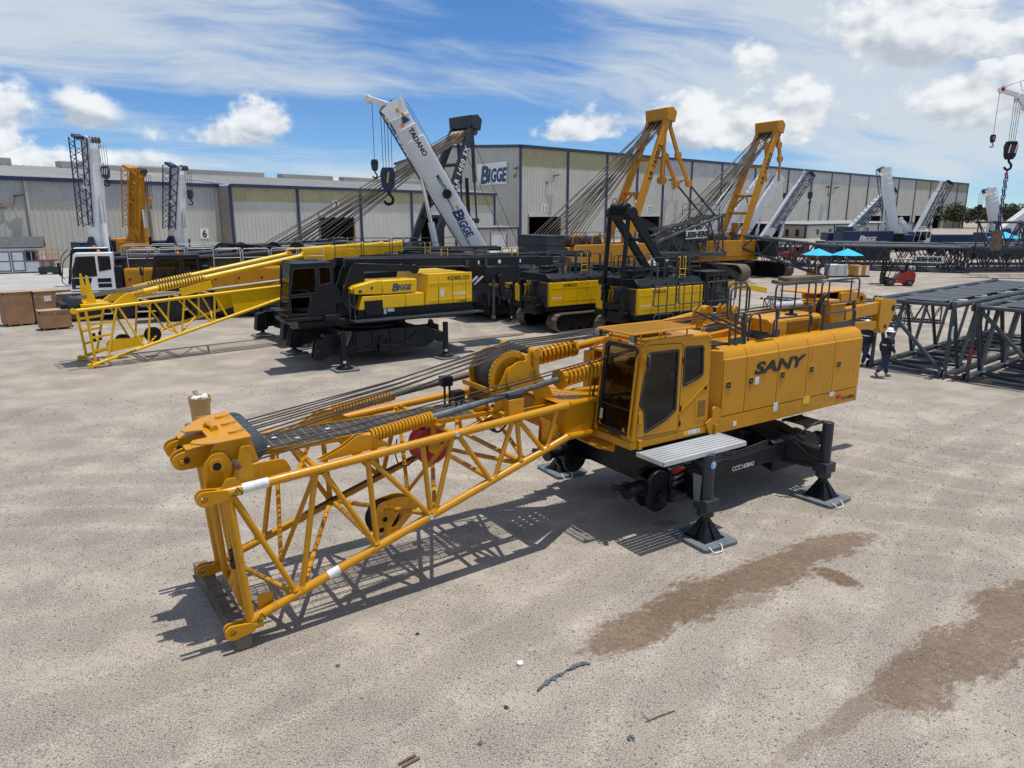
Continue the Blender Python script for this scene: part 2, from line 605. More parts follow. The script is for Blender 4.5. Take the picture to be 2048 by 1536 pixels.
paint('concrete', (0.40, 0.385, 0.36), 0.85, 0.1, dust=0.3, dustcol=(0.44, 0.38, 0.31), scale=0.3)
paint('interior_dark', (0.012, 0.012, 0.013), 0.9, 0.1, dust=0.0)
paint('fluid_blue', (0.15, 0.35, 0.65), 0.3, 0.1, dust=0.0)
paint('track_shoe', (0.16, 0.125, 0.095), 0.75, 0.25, metal=0.3, dust=0.55, dustcol=(0.27, 0.21, 0.15), scale=2)
glass('cab_glass', (0.46, 0.50, 0.52))
glass('dark_glass', (0.12, 0.13, 0.14))
# ================================================================ ground
def ground_material():
    m = bpy.data.materials.new('yard_gravel')
    m.use_nodes = True
    t = m.node_tree
    n = N(t)
    b = t.nodes['Principled BSDF']
    P = n.new('ShaderNodeTexCoord').outputs['Object']
    x, y, z = n.xyz(P)
    P2 = n.vec(x, y, 0.0)
    big = n.noise(P2, 0.11, 3.0, 0.55)
    mid = n.noise(P2, 0.60, 5.0, 0.64)
    fine = n.noise(P2, 9.0, 3.0, 0.7)
    grit = n.noise(P2, 55.0, 2.0, 0.75)
    grit2 = n.noise(P2, 26.0, 2.0, 0.7)
    # wheel lanes: soft bands in the direction the machines drive
    a = radians(32)
    lane = n.noise(n.vec(n.m('MULTIPLY', n.m('ADD', n.m('MULTIPLY', x, cos(a)), n.m('MULTIPLY', y, sin(a))), 0.10),
                         n.m('ADD', n.m('MULTIPLY', x, -sin(a)), n.m('MULTIPLY', y, cos(a))), 0.0), 0.9, 2.0, 0.6)
    pale = (0.450, 0.392, 0.322)
    grey = (0.290, 0.252, 0.210)
    c = n.mix(n.ss(n.m('ADD', n.m('MULTIPLY', mid, 0.75), n.m('MULTIPLY', lane, 0.25)), 0.35, 0.62), grey, pale)
    c = n.mix(n.m('MULTIPLY', n.ss(big, 0.40, 0.68), 0.45), c, (0.49, 0.425, 0.35))
    # wide tyre arcs, one wheel track each side
    for (ax_, ay_, r0) in ((-30.0, 41.0, 42.5), (38.0, -14.0, 41.0), (-6.0, -30.0, 44.5), (26.0, 42.0, 29.5)):
        ln = n.new('ShaderNodeVectorMath', operation='DISTANCE')
        n.put(ln.inputs[0], P2)
        ln.inputs[1].default_value = (ax_, ay_, 0)
        q = n.m('ABSOLUTE', n.m('SUBTRACT', n.m('ABSOLUTE', n.m('SUBTRACT', n.m('ADD', ln.outputs['Value'], n.m('MULTIPLY', n.m('SUBTRACT', big, 0.5), 1.5)), r0)), 1.15))
        k_ = n.m('MULTIPLY', n.ss(q, 0.42, 0.22), n.m('MULTIPLY', n.ss(mid, 0.38, 0.6), 0.5))
        c = n.mix(k_, c, (0.30, 0.255, 0.205))
        k_ = n.m('MULTIPLY', n.m('MULTIPLY', n.ss(q, 0.40, 0.5), n.ss(q, 0.75, 0.5)), n.m('MULTIPLY', n.ss(fine, 0.35, 0.6), 0.55))
        c = n.mix(k_, c, (0.52, 0.46, 0.385))
    # stones: dark gaps and pale chips, fewer where dust covers them
    dusty = n.ss(n.m('ADD', n.m('MULTIPLY', mid, 0.6), n.m('MULTIPLY', fine, 0.4)), 0.47, 0.66)
    k = n.m('SUBTRACT', 1.0, n.m('MULTIPLY', dusty, 0.75))
    c = n.mix(n.m('MULTIPLY', n.ss(grit, 0.49, 0.63), n.m('MULTIPLY', k, 0.85)), c, (0.085, 0.074, 0.062))
    c = n.mix(n.m('MULTIPLY', n.ss(grit2, 0.52, 0.66), n.m('MULTIPLY', k, 0.70)), c, (0.13, 0.112, 0.094))
    c = n.mix(n.m('MULTIPLY', n.ss(grit, 0.46, 0.34), n.m('MULTIPLY', k, 0.60)), c, (0.60, 0.55, 0.49))
    vor = n.new('ShaderNodeTexVoronoi')
    vor.inputs['Scale'].default_value = 9.0
    n.put(vor.inputs['Vector'], P2)
    c = n.mix(n.m('MULTIPLY', n.ss(vor.outputs['Distance'], 0.10, 0.05), 0.7), c, (0.60, 0.56, 0.50))
    # damp, oily brown patches left by the crawlers
    b_ = radians(35)
    Pr = n.vec(n.m('ADD', n.m('MULTIPLY', x, cos(b_) * 0.7), n.m('MULTIPLY', y, sin(b_) * 0.7)), n.m('ADD', n.m('MULTIPLY', x, -sin(b_) * 1.5), n.m('MULTIPLY', y, cos(b_) * 1.5)), 0.0)
    warp = n.m('SUBTRACT', n.noise(Pr, 1.1, 4.0, 0.65), 0.5)
    tooth = n.m('SUBTRACT', n.noise(Pr, 7.0, 5.0, 0.75), 0.5)
    stain = None
    for (cx, cy, ang, ra, rb, w) in STAINS:
        ca, sa = cos(radians(ang)), sin(radians(ang))
        dx, dy = n.m('SUBTRACT', x, cx), n.m('SUBTRACT', y, cy)
        u = n.m('DIVIDE', n.m('ADD', n.m('MULTIPLY', dx, ca), n.m('MULTIPLY', dy, sa)), ra)
        v = n.m('DIVIDE', n.m('ADD', n.m('MULTIPLY', dx, -sa), n.m('MULTIPLY', dy, ca)), rb)
        r = n.m('SQRT', n.m('ADD', n.m('MULTIPLY', u, u), n.m('MULTIPLY', v, v)))
        q = n.m('MULTIPLY', n.m('SUBTRACT', 1.0, r), 1.0)
        q = n.m('ADD', q, n.m('ADD', n.m('MULTIPLY', warp, 1.3), n.m('MULTIPLY', tooth, 1.5)))
        q = n.m('MULTIPLY', n.ss(q, 0.0, 0.34), w)
        stain = q if stain is None else n.m('MAXIMUM', stain, q)
    sc = n.mix(n.ss(grit2, 0.35, 0.65), (0.100, 0.060, 0.030), (0.180, 0.112, 0.062))
    c = n.mix(n.m('MULTIPLY', stain, n.lin(fine, 0.3, 0.7, 1.0, 0.72)), c, sc)
    # cleat prints of the crawlers across the damp bands
    along = n.m('ADD', n.m('MULTIPLY', x, cos(b_)), n.m('MULTIPLY', y, sin(b_)))
    cleat = n.m('MULTIPLY', n.ss(n.m('SINE', n.m('ADD', n.m('MULTIPLY', along, 27.0), n.m('MULTIPLY', warp, 5.0))), 0.2, 0.8), n.m('MULTIPLY', n.ss(stain, 0.05, 0.45), n.ss(mid, 0.4, 0.58)))
    c = n.mix(n.m('MULTIPLY', cleat, 0.10), c, (0.30, 0.235, 0.17))
    n.put(b.inputs['Base Color'], c)
    n.put(b.inputs['Roughness'], n.m('SUBTRACT', 0.95, n.m('MULTIPLY', stain, 0.12)))
    b.inputs['Specular IOR Level'].default_value = 0.2
    h = n.m('ADD', n.m('MULTIPLY', grit, 0.010), n.m('ADD', n.m('MULTIPLY', grit2, 0.014), n.m('MULTIPLY', fine, 0.02)))
    h = n.m('MULTIPLY', h, n.m('SUBTRACT', 1.0, n.m('MULTIPLY', dusty, 0.5)))
    h = n.m('ADD', h, n.m('MULTIPLY', mid, 0.012))
    h = n.m('ADD', h, n.m('MULTIPLY', cleat, 0.005))
    bp = n.new('ShaderNodeBump')
    bp.inputs['Strength'].default_value = 0.9
    bp.inputs['Distance'].default_value = 1.0
    n.put(bp.inputs['Height'], h)
    n.put(b.inputs['Normal'], bp.outputs[0])
    MAT['yard_gravel'] = m


# x, y, heading, half length, half width, strength
STAINS = [(1.8, 9.4, 32, 1.1, 0.5, 0.9), (3.0, 10.3, 36, 1.5, 0.58, 0.95), (4.4, 11.15, 33, 1.6, 0.58, 0.9), (5.8, 12.05, 28, 1.4, 0.46, 0.85),
          (5.5, 11.0, -55, 0.55, 0.26, 1.0), (3.6, 10.2, 20, 0.8, 0.22, 0.5), (4.1, 9.3, 40, 0.9, 0.45, 0.22),
          (5.3, 8.15, 38, 1.1, 0.5, 0.85), (6.5, 8.95, 38, 1.5, 0.65, 0.85), (7.9, 9.9, 36, 1.6, 0.7, 0.85), (4.2, 7.6, 38, 1.0, 0.18, 0.55), (3.3, 7.0, 38, .8, 0.12, 0.3),
          (3.05, 13.15, 10, 0.32, 0.2, 0.6), (-1.0, 35.5, 30, 3.0, 0.4, 0.7), (1.5, 33.6, 25, 2.2, 0.35, 0.6)]


def build_ground():
    ground_material()
    mb = MB()
    n = 60
    def warp(i):
        t = (i / n) * 2 - 1
        return math.copysign(abs(t) ** 3 * 2600, t)
    g = [warp(i) for i in range(n + 1)]
    vs_ = [(g[i], g[j] + 20, 0) for j in range(n + 1) for i in range(n + 1)]
    fs_ = [(j * (n + 1) + i, j * (n + 1) + i + 1, (j + 1) * (n + 1) + i + 1, (j + 1) * (n + 1) + i) for j in range(n) for i in range(n)]
    mb.raw(vs_, fs_)
    o = mb.build('ground', 'yard_gravel', smooth=False)
    tag(o, 'sandy grey gravel yard with brown damp crawler marks', kind='structure')
    # loose stones near the camera
    rng = np.random.default_rng(3)
    cnt = 60000
    d = 4.5 + 22.0 * rng.random(cnt) ** 1.6
    az = (rng.random(cnt) - 0.5) * radians(80)
    px_, py_ = d * np.sin(az), d * np.cos(az)
    sz = 0.005 + 0.012 * rng.random(cnt) ** 4
    sz *= (0.7 + d / 22)
    base = np.array([(1, 0, 0), (-1, 0, 0), (0, 1, 0), (0, -1, 0), (0, 0, 1), (0, 0, -0.6)], float)
    faces = np.array([(0, 2, 4), (2, 1, 4), (1, 3, 4), (3, 0, 4), (2, 0, 5), (1, 2, 5), (3, 1, 5), (0, 3, 5)])
    ang = rng.random(cnt) * 6.283
    cs, sn = np.cos(ang), np.sin(ang)
    vv = base[None] * (0.6 + 0.8 * rng.random((cnt, 6, 1)))
    vv[:, :, 2] *= 0.6
    vv *= sz[:, None, None]
    xx = vv[:, :, 0] * cs[:, None] - vv[:, :, 1] * sn[:, None] + px_[:, None]
    yy = vv[:, :, 0] * sn[:, None] + vv[:, :, 1] * cs[:, None] + py_[:, None]
    zz = vv[:, :, 2] + (sz * 0.22)[:, None]
    co = np.stack([xx, yy, zz], -1).reshape(-1, 3)
    fi = (faces[None] + (np.arange(cnt) * 6)[:, None, None]).reshape(-1, 3)
    me = bpy.data.meshes.new('gravel')
    me.vertices.add(len(co))
    me.vertices.foreach_set('co', co.ravel())
    me.loops.add(fi.size)
    me.loops.foreach_set('vertex_index', fi.ravel().astype(np.int32))
    me.polygons.add(len(fi))
    me.polygons.foreach_set('loop_start', (np.arange(len(fi)) * 3).astype(np.int32))
    me.update()
    gm = bpy.data.materials.new('gravel_stones')
    gm.use_nodes = True
    nn = N(gm.node_tree)
    bb = gm.node_tree.nodes['Principled BSDF']
    v = nn.noise(nn.new('ShaderNodeTexCoord').outputs['Object'], 17.0, 2.0, 0.6)
    cc = nn.mix(nn.ss(v, 0.30, 0.46), (0.12, 0.10, 0.085), (0.36, 0.315, 0.27))
    cc = nn.mix(nn.ss(v, 0.5, 0.68), cc, (0.66, 0.61, 0.54))
    nn.put(bb.inputs['Base Color'], cc)
    bb.inputs['Roughness'].default_value = 0.85
    me.materials.append(gm)
    o = bpy.data.objects.new('gravel', me)
    C.objects.link(o)
    tag(o, 'loose stone chips scattered over the yard', 'gravel', kind='stuff')


build_ground()


# ================================================================ buildings
paint('panel_beige', (0.52, 0.50, 0.435), 0.5, 0.06, dust=0.16, dustcol=(0.32, 0.28, 0.23), scale=0.35, grime=(0.35, (0.30, 0.25, 0.20)))
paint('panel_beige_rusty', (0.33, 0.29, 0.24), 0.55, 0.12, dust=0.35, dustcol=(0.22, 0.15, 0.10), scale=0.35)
paint('panel_pale', (0.47, 0.47, 0.45), 0.5, 0.10, dust=0.25, dustcol=(0.36, 0.36, 0.35), scale=0.5)
paint('panel_tan', (0.40, 0.355, 0.20), 0.5, 0.10, dust=0.2, dustcol=(0.30, 0.26, 0.16), scale=0.5)
paint('trim_blue', (0.009, 0.028, 0.085), 0.45, 0.1, dust=0.08)
paint('roof_metal', (0.33, 0.32, 0.30), 0.5, 0.08, dust=0.2, dustcol=(0.40, 0.34, 0.28), scale=0.3)
paint('rusty_pipe', (0.25, 0.16, 0.11), 0.7, 0.25, dust=0.4, dustcol=(0.36, 0.30, 0.25))
paint('roller_door', (0.52, 0.52, 0.50), 0.5, 0.05, dust=0.1)


def ribbed(p0, p1, z0, z1, pitch=0.6, depth=0.05):
    """corrugated sheet from p0 to p1 (xy), ribs upright; outside is to the right of p0 -> p1"""
    p0, p1 = Vector(p0), Vector(p1)
    d = p1 - p0
    L = d.length
    d.normalize()
    nrm = Vector((d.y, -d.x))
    k = max(1, int(round(L / pitch)))
    q = L / k
    prof = [(0.0, 0.0), (0.62, 0.0), (0.72, 1.0), (0.90, 1.0)]
    pts = []
    for i in range(k):
        for a, h in prof:
            pts.append(p0 + d * ((i + a) * q) + nrm * (h * depth))
    pts.append(p0 + d * L)
    mb = MB()
    n = len(pts)
    mb.raw([(p.x, p.y, z0) for p in pts] + [(p.x, p.y, z1) for p in pts], [(i, i + 1, n + i + 1, n + i) for i in range(n - 1)])
    return mb


def lerp2(a, b, t):
    return (a[0] + (b[0] - a[0]) * t, a[1] + (b[1] - a[1]) * t)


def facade(root, a, b, h, band, cols, mats, openings=(), pitch=0.6, base=0.0, trim=True, w=0.35):
    """wall from a to b in bays; cols are fractions along it. openings: (t0, t1, z0, z1)"""
    A, B = Vector(a), Vector(b)
    L = (B - A).length
    d = (B - A) / L
    nrm = Vector((d.y, -d.x))
    cuts = sorted(set([0.0] + list(cols) + [1.0]))
    for i in range(len(cuts) - 1):
        t0, t1 = cuts[i], cuts[i + 1]
        ops = [o for o in openings if o[0] >= t0 - 1e-6 and o[1] <= t1 + 1e-6]
        zt = h - band
        segs = []
        t = t0
        for (o0, o1, z0, z1) in sorted(ops):
            segs += [(t, o0, base, zt), (o0, o1, z1, zt)]
            if z0 > base:
                segs.append((o0, o1, base, z0))
            t = o1
        segs.append((t, t1, base, zt))
        for (s0, s1, z0, z1) in segs:
            if s1 - s0 > 1e-4 and z1 - z0 > 1e-3:
                ribbed(A + (B - A) * s0, A + (B - A) * s1, z0, z1, pitch).build('wall_panel', mats[0], root, smooth=False)
        if band > 0:
            bm = mats[2] if len(mats) > 2 and mats[2] and i % 1 == 0 and (t0 + t1) / 2 > mats[3][0] and (t0 + t1) / 2 < mats[3][1] else mats[1]
            ribbed(A + (B - A) * t0 + nrm * 0.02, A + (B - A) * t1 + nrm * 0.02, zt - 0.003, h, pitch).build('upper_panel', bm, root, smooth=False)
    if trim:
        for t in cuts:
            p = A + (B - A) * t + nrm * 0.14
            mb = MB()
            mb.beam((p.x, p.y, base), (p.x, p.y, h), w, 0.22, up=(nrm.x, nrm.y, 0))
            mb.build('downpipe', 'trim_blue', root)
    for (o0, o1, z0, z1) in openings:
        q0, q1 = A + (B - A) * o0, A + (B - A) * o1
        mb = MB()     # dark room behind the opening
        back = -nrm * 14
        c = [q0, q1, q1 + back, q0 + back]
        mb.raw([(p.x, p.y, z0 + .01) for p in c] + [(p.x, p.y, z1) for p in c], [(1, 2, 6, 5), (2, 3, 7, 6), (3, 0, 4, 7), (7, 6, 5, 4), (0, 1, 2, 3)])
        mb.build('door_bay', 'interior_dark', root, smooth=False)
        mb = MB()
        for q in (q0, q1):
            p = q + nrm * 0.06
            mb.beam((p.x, p.y, z0), (p.x, p.y, z1), 0.22, 0.2, up=(nrm.x, nrm.y, 0))
        mb.build('door_frame', 'rusty_pipe', root)
        mb = MB()
        p, q = q0 + nrm * 0.10, q1 + nrm * 0.10
        mb.beam((p.x, p.y, z1 - 0.28), (q.x, q.y, z1 - 0.28), 0.25, 0.6)
        mb.build('roller_shutter', 'roller_door', root)
    return A, B, nrm


def eave(root, a, b, z, nrm, s=0.42):
    p, q = Vector(a) + nrm * 0.25, Vector(b) + nrm * 0.25
    mb = MB()
    mb.beam((p.x, p.y, z), (q.x, q.y, z), 0.5, s)
    mb.build('gutter', 'trim_blue', root)


def ribbed_roof(root, a, b, c, d, pitch=0.9):
    """roof sheet, eave a-b, ridge d-c (3D points), ribs run up the slope"""
    a, b, c, d = map(Vector, (a, b, c, d))
    k = max(2, int((b - a).length / pitch))
    up = (b - a).cross(d - a).normalized()
    if up.z < 0:
        up = -up
    lo, hi = [], []
    for i in range(k):
        for f, h in ((0, 0), (0.75, 0), (0.8, 1), (0.95, 1)):
            t = (i + f) / k
            lo.append(a.lerp(b, t) + up * (h * 0.07))
            hi.append(d.lerp(c, t) + up * (h * 0.07))
    lo.append(b)
    hi.append(c)
    n = len(lo)
    mb = MB()
    mb.raw(lo + hi, [(i, i + 1, n + i + 1, n + i) for i in range(n - 1)])
    return mb.build('roof', 'roof_metal', root, smooth=False)


def number_sign(txt, pos, nrm, label, s=1.3):
    r = thing('number_sign', label, 'sign', pos)
    x = Vector((-nrm.y, nrm.x, 0))
    mb = MB()
    mb.beam(Vector((0, 0, -s / 2)) + Vector((nrm.x, nrm.y, 0)) * 0.04, Vector((0, 0, s / 2)) + Vector((nrm.x, nrm.y, 0)) * 0.04, s * (0.95 if len(txt) == 1 else 1.15), 0.05, up=(nrm.x, nrm.y, 0))
    mb.build('board', 'white_marking', r)
    text(txt, s * 0.72, 'black_marking', r, (nrm.x * 0.075, nrm.y * 0.075, 0), x, (0, 0, 1), bold=0.03, depth=0.01)


def flood_light(pos, nrm, label, twin=True, s=1.0):
    r = thing('flood_light', label, 'wall lamp', pos)
    x = Vector((-nrm.y, nrm.x, 0)) * s
    n3 = Vector((nrm.x, nrm.y, 0)) * s
    z = Vector((0, 0, s))
    mb = MB()
    mb.beam(-z * 0.5 + n3 * 0.15, z * 0.1 + n3 * 0.15, 0.45 * s, 0.3 * s, up=n3)
    for k in ((-1, 1) if twin else (1,)):
        mb.path([n3 * 0.3 - z * 0.2, n3 * 0.5 + x * (k * 1.3) - z * 0.15, n3 * 0.7 + x * (k * 1.6) + z * 1.2], 0.07 * s, 6, 0.4)
    mb.build('bracket', 'rusty_pipe', r)
    for k in ((-1, 1) if twin else (1,)):
        c = n3 * 0.9 + x * (k * 2.0) + z * 1.35
        mb = MB()
        mb.beam(c - x * (k * 0.6) - z * 0.12, c + x * (k * 0.7) + z * 0.12, 0.75 * s, 0.22 * s)
        mb.build('lamp_head', 'dark_steel', r)
    return r


def build_left_warehouse():
    e = 9.8
    P0, P1 = (-62.7, 66.0), (-40.1, 100.1)
    Q0, Q1 = (-37.9, 98.6), (-3.5, 142.8)
    r = thing('warehouse', 'long low beige ribbed metal warehouse with pale upper band behind the garden shed', 'building', (-52, 82, 0))
    r.location = (0, 0, 0)
    A, B, nrm = facade(r, P0, P1, e, 2.35, [], ('panel_beige', 'panel_pale'), trim=False, pitch=0.62)
    eave(r, A, B, e, nrm)
    for t in (0.42, 0.755):      # rusty downpipes on the pale wall
        p = A + (B - A) * t + nrm * 0.2
        mb = MB()
        mb.beam((p.x, p.y, 0), (p.x, p.y, e - 0.2), 0.26, 0.2, up=(nrm.x, nrm.y, 0))
        mb.build('downpipe', 'rusty_pipe' if t > .5 else 'panel_pale', r)
    rz, back = 12.4, -nrm * 21
    ribbed_roof(r, (*A, e + .2), (*B, e + .2), (*(B + back), rz), (*(A + back), rz))
    d = (B - A).normalized()
    for s0, s1 in ((10, 24.5), (30.5, 36.5), (42, 46)):
        p = A + back + d * s0 - nrm * -0.5
        q = A + back + d * s1 - nrm * -0.5
        mb = MB()
        mb.beam((p.x, p.y, rz + .35), (q.x, q.y, rz + .35), 1.6, 0.95)
        mb.build('ridge_vent', 'roof_metal', r, bevel=0.1)
    # block b
    r2 = thing('warehouse', 'low beige warehouse with tan upper band and blue downpipes around bay doors 6 and 7', 'building')
    L = hypot(Q1[0] - Q0[0], Q1[1] - Q0[1])
    cols = [0.19, 0.40, 0.60, 0.80]
    ops = [(0.255, 0.375, 0.0, 6.15), (0.635, 0.735, 0.0, 6.15)]
    A2, B2, n2 = facade(r2, Q0, Q1, e, 2.1, cols, ('panel_beige', 'panel_tan'), ops, pitch=0.62)
    eave(r2, A2, B2 + (B2 - A2).normalized() * 0.4, e, n2)
    # return wall between the blocks
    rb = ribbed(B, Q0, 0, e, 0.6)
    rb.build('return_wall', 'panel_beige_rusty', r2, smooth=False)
    rw = ribbed(Q1, (Q1[0] - n2.x * 14, Q1[1] - n2.y * 14), 0, e, 0.6)
    rw.build('end_wall', 'panel_beige', r2, smooth=False)
    back = -n2 * 21
    rz = 12.2
    dl = (B2 - A2).normalized() * 9
    ribbed_roof(r2, (*(A2), e + .2), (*B2, e + .2), (*(B2 + back), rz), (*(A2 + back), rz))
    ribbed_roof(r2, (*(A2 + nrm * -3), e + .1), (*(A2), e + .12), (*(A2 + back), rz - .05), (*(A2 + back - dl), rz))
    d = (B2 - A2).normalized()
    for s0, s1 in ((-9, 3), (5.5, 19), (22.5, 33.5), (36, 46), (49, 57)):
        p = A2 + back + d * s0
        q = A2 + back + d * s1
        mb = MB()
        mb.beam((p.x, p.y, rz + .3), (q.x, q.y, rz + .3), 1.6, 0.9)
        mb.build('ridge_vent', 'roof_metal', r2, bevel=0.1)
    A_ = A2 + (B2 - A2) * 0.315
    number_sign('7', (A_.x, A_.y, 7.5), n2, 'white square sign with black 7 above a bay door')
    A_ = B + (B - A).normalized() * -2.6
    number_sign('6', (A_.x, A_.y, 3.5), nrm, 'white square sign with black 6 low on the beige wall')
    p = A + (B - A) * 0.36
    flood_light((p.x, p.y, 7.0), nrm, 'twin flood light on bent brackets high on the wall above the shed', s=0.75)


def build_tall_warehouse():
    h = 20.0
    Cc, E, D = (1.7, 156.7), (215.4, 347.8), (-33.3, 211.4)
    r = thing('warehouse', 'very tall beige ribbed warehouse with blue columns and the big white sign on its gable', 'building')
    cols = [0.0505, 0.097, 0.137, 0.174, 0.217, 0.268, 0.33, 0.40, 0.455, 0.505, 0.555, 0.61, 0.665, 0.71, 0.7725, 0.832, 0.89, 0.95]
    ops = [(0.0085, 0.0435, 0.0, 6.1), (0.141, 0.171, 0.0, 6.1), (0.615, 0.66, 0.0, 6.1), (0.68, 0.705, 0.0, 6.1), (0.72, 0.765, 0, 6.1), (0.785, 0.825, 0.0, 6.1), (0.84, 0.885, 0.0, 6.1)]
    A, B, nrm = facade(r, Cc, E, h, 4.0, cols, ('panel_beige', 'panel_tan', 'panel_pale', (0.17, 0.77)), ops, pitch=0.95, w=0.55)
    eave(r, A, B, h, nrm, 0.6)
    # gable
    A2, B2, n2 = facade(r, D, Cc, h, 0.0, [], ('panel_beige',), trim=False, pitch=0.8)
    M = (A2 + B2) / 2
    rz = 22.3
    mb = MB()
    mb.raw([(A2.x, A2.y, h - .01), (B2.x, B2.y, h - .01), (M.x, M.y, rz)], [(0, 1, 2)])
    mb.build('gable_panel', 'panel_beige', r, smooth=False)
    mb = MB()
    for p, q in ((A2, M), (M, B2)):
        a = (p.x + n2.x * .2, p.y + n2.y * .2, h if p is not M else rz)
        b = (q.x + n2.x * .2, q.y + n2.y * .2, h if q is not M else rz)
        mb.beam(a, b, 0.5, 0.6)
    mb.build('gable_trim', 'trim_blue', r)
    d = B - A
    mb = MB()
    mb.raw([(A.x, A.y, h), (B.x, B.y, h), (B.x + M.x - A.x, B.y + M.y - A.y, rz), (M.x, M.y, rz), (A2.x, A2.y, h), (A2.x + d.x, A2.y + d.y, h)],
           [(0, 1, 2, 3), (3, 2, 5, 4)])
    mb.build('roof', 'roof_metal', r, smooth=False)
    # far end wall
    ribbed(B, (B.x + D[0] - Cc[0], B.y + D[1] - Cc[1]), 0, h, 1.0).build('end_wall', 'panel_beige', r, smooth=False)
    p = A + (B - A) * 0.026
    number_sign('11', (p.x, p.y, 7.4), nrm, 'white sign with black 11 above a dark bay door', 1.5)
    p = A + (B - A) * 0.156
    number_sign('12', (p.x, p.y, 7.4), nrm, 'white sign with black 12 behind the second grey lattice boom', 1.6)
    for t, z, k in ((0.0275, 13.0, 'single flood lamp on the tall wall above bay 11'), (0.19, 13.0, 'flood lamp on the tall wall between the two orange cranes'),
                    (0.50, 13.0, 'flood lamp on the tall wall behind the rightmost white crane cluster')):
        p = A + (B - A) * t
        flood_light((p.x, p.y, z), nrm, k, twin=t > .1, s=1.0 + t)
    # sign on the gable
    t0, t1 = 0.728, 0.925
    p = A2 + (B2 - A2) * ((t0 + t1) / 2)
    w = (B2 - A2).length * (t1 - t0)
    sg = thing('sign_board', 'white rectangular board with blue company lettering on the tall gable', 'sign', (p.x, p.y, 14.9))
    x = (B2 - A2).normalized()
    x3, n3 = Vector((x.x, x.y, 0)), Vector((n2.x, n2.y, 0))
    mb = MB()
    mb.beam(-x3 * (w / 2) + n3 * .2, x3 * (w / 2) + n3 * .2, 0.15, 4.7)
    mb.build('board', 'white_paint', sg)
    bigge(sg, n3 * 0.30 + Vector((0, 0, -0.1)), x3, Vector((0, 0, 1)), w * 0.80, 'navy_marking', 0.02)
    p = A2 + (B2 - A2) * 0.97
    flood_light((p.x, p.y, 14.2), n2, 'flood lamp beside the white company sign on the gable', twin=False, s=1.0)
    # door 10 annex
    an = thing('annex', 'small flat annex with blue trim and white roller door 10 at the gable foot', 'building')
    F0, F1 = (-7.0, 133.0), (1.2, 139.5)
    ops = [(0.36, 0.72, 0.0, 2.9)]
    A3, B3, n4 = facade(an, F0, F1, 3.5, 0.0, [], ('panel_beige',), ops, pitch=0.6)
    eave(an, A3, B3, 3.5, n4, 0.3)
    ribbed(F1, (F1[0] - n4.x * 16, F1[1] - n4.y * 16), 0, 3.5, .6).build('end_wall', 'panel_beige', an, smooth=False)
    bk = -n4 * 16
    ribbed_roof(an, (*A3, 3.6), (*B3, 3.6), (*(B3 + bk), 4.4), (*(A3 + bk), 4.4))
    for k in range(8):
        p, q = A3 + (B3 - A3) * 0.365 + n4 * 0.02, A3 + (B3 - A3) * 0.715 + n4 * 0.02
        mb = MB()
        z = 0.05 + k * 0.33
        mb.beam((p.x, p.y, z + .16), (q.x, q.y, z + .16), 0.05, 0.32)
        mb.build('door_slat', 'white_paint', an, bevel=0.02)
    p = A3 + (B3 - A3) * 0.53
    number_sign('10', (p.x, p.y, 3.1), n4, 'small sign with black 10 above the white roller door', 0.62)
    # long office annex on the right
    of = thing('annex', 'long low beige office annex with flat roof in front of the tall wall', 'building')
    G0, G1, G2 = (71.5, 194.0), (74.8, 185.0), (130.0, 236.0)
    for a, b, c in ((G0, G1, []), (G1, G2, [0.22, 0.42, 0.62, 0.8])):
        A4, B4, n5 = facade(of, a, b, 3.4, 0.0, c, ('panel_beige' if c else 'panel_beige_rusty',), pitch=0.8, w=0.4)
        eave(of, A4, B4, 3.4, n5, 0.4)
        if c:
            for t in (0.09, 0.19, 0.35, 0.52, 0.7):
                p = A4 + (B4 - A4) * t + n5 * 0.05
                mb = MB()
                mb.beam((p.x, p.y, 0.9), (p.x, p.y, 2.2), 1.2, 0.12, up=(n5.x, n5.y, 0))
                mb.build('window', 'dark_glass', of)
        else:
            for t in (.3, .7):
                p = A4 + (B4 - A4) * t + n5 * 0.05
                mb = MB()
                mb.beam((p.x, p.y, 0.5), (p.x, p.y, 2.2), 1.2, 0.12, up=(n5.x, n5.y, 0))
                mb.build('window', 'dark_glass', of)
    mb = MB()
    mb.raw([(G0[0], G0[1], 3.5), (G1[0], G1[1], 3.5), (G2[0], G2[1], 3.5), (G2[0] - 15, G2[1] + 32, 4.2), (G1[0] - 26, G1[1] + 45, 4.2)], [(0, 1, 2, 3, 4)])
    mb.build('roof', 'roof_metal', of, smooth=False)


def bigge(parent, pos, x, u, w, mat, depth=0.006):
    """the owner's lettering, big B then smaller capitals"""
    n = Vector(x).cross(Vector(u)).normalized()
    x, u, pos = Vector(x).normalized(), Vector(u).normalized(), Vector(pos)
    h = w * 0.36
    text('B', h, mat, parent, pos - x * (w * 0.50) + n * .001, x, u, bold=0.04, shear=0.18, wide=1.2, depth=depth, align='LEFT')
    text('i', h * 0.80, mat, parent, pos - x * (w * 0.17) + u * (-h * 0.04) + n * .001, x, u, bold=0.05, shear=0.18, wide=1.1, depth=depth, align='LEFT')
    text('GGE', h * 0.74, mat, parent, pos - x * (w * 0.05) + u * (-h * 0.07) + n * .001, x, u, bold=0.045, shear=0.18, wide=0.86, depth=depth, space=0.98, align='LEFT')


build_left_warehouse()
build_tall_warehouse()
mb = MB()
mb.raw([(-64, 62, .004), (-28, 43, .004), (-18, 60, .004), (-3, 110, .004), (-2, 141, .004), (-40, 100, .004)], [(0, 1, 2, 3, 4, 5)])
tag(mb.build('concrete_apron', 'concrete', smooth=False), 'pale concrete apron along the low warehouse', kind='structure')
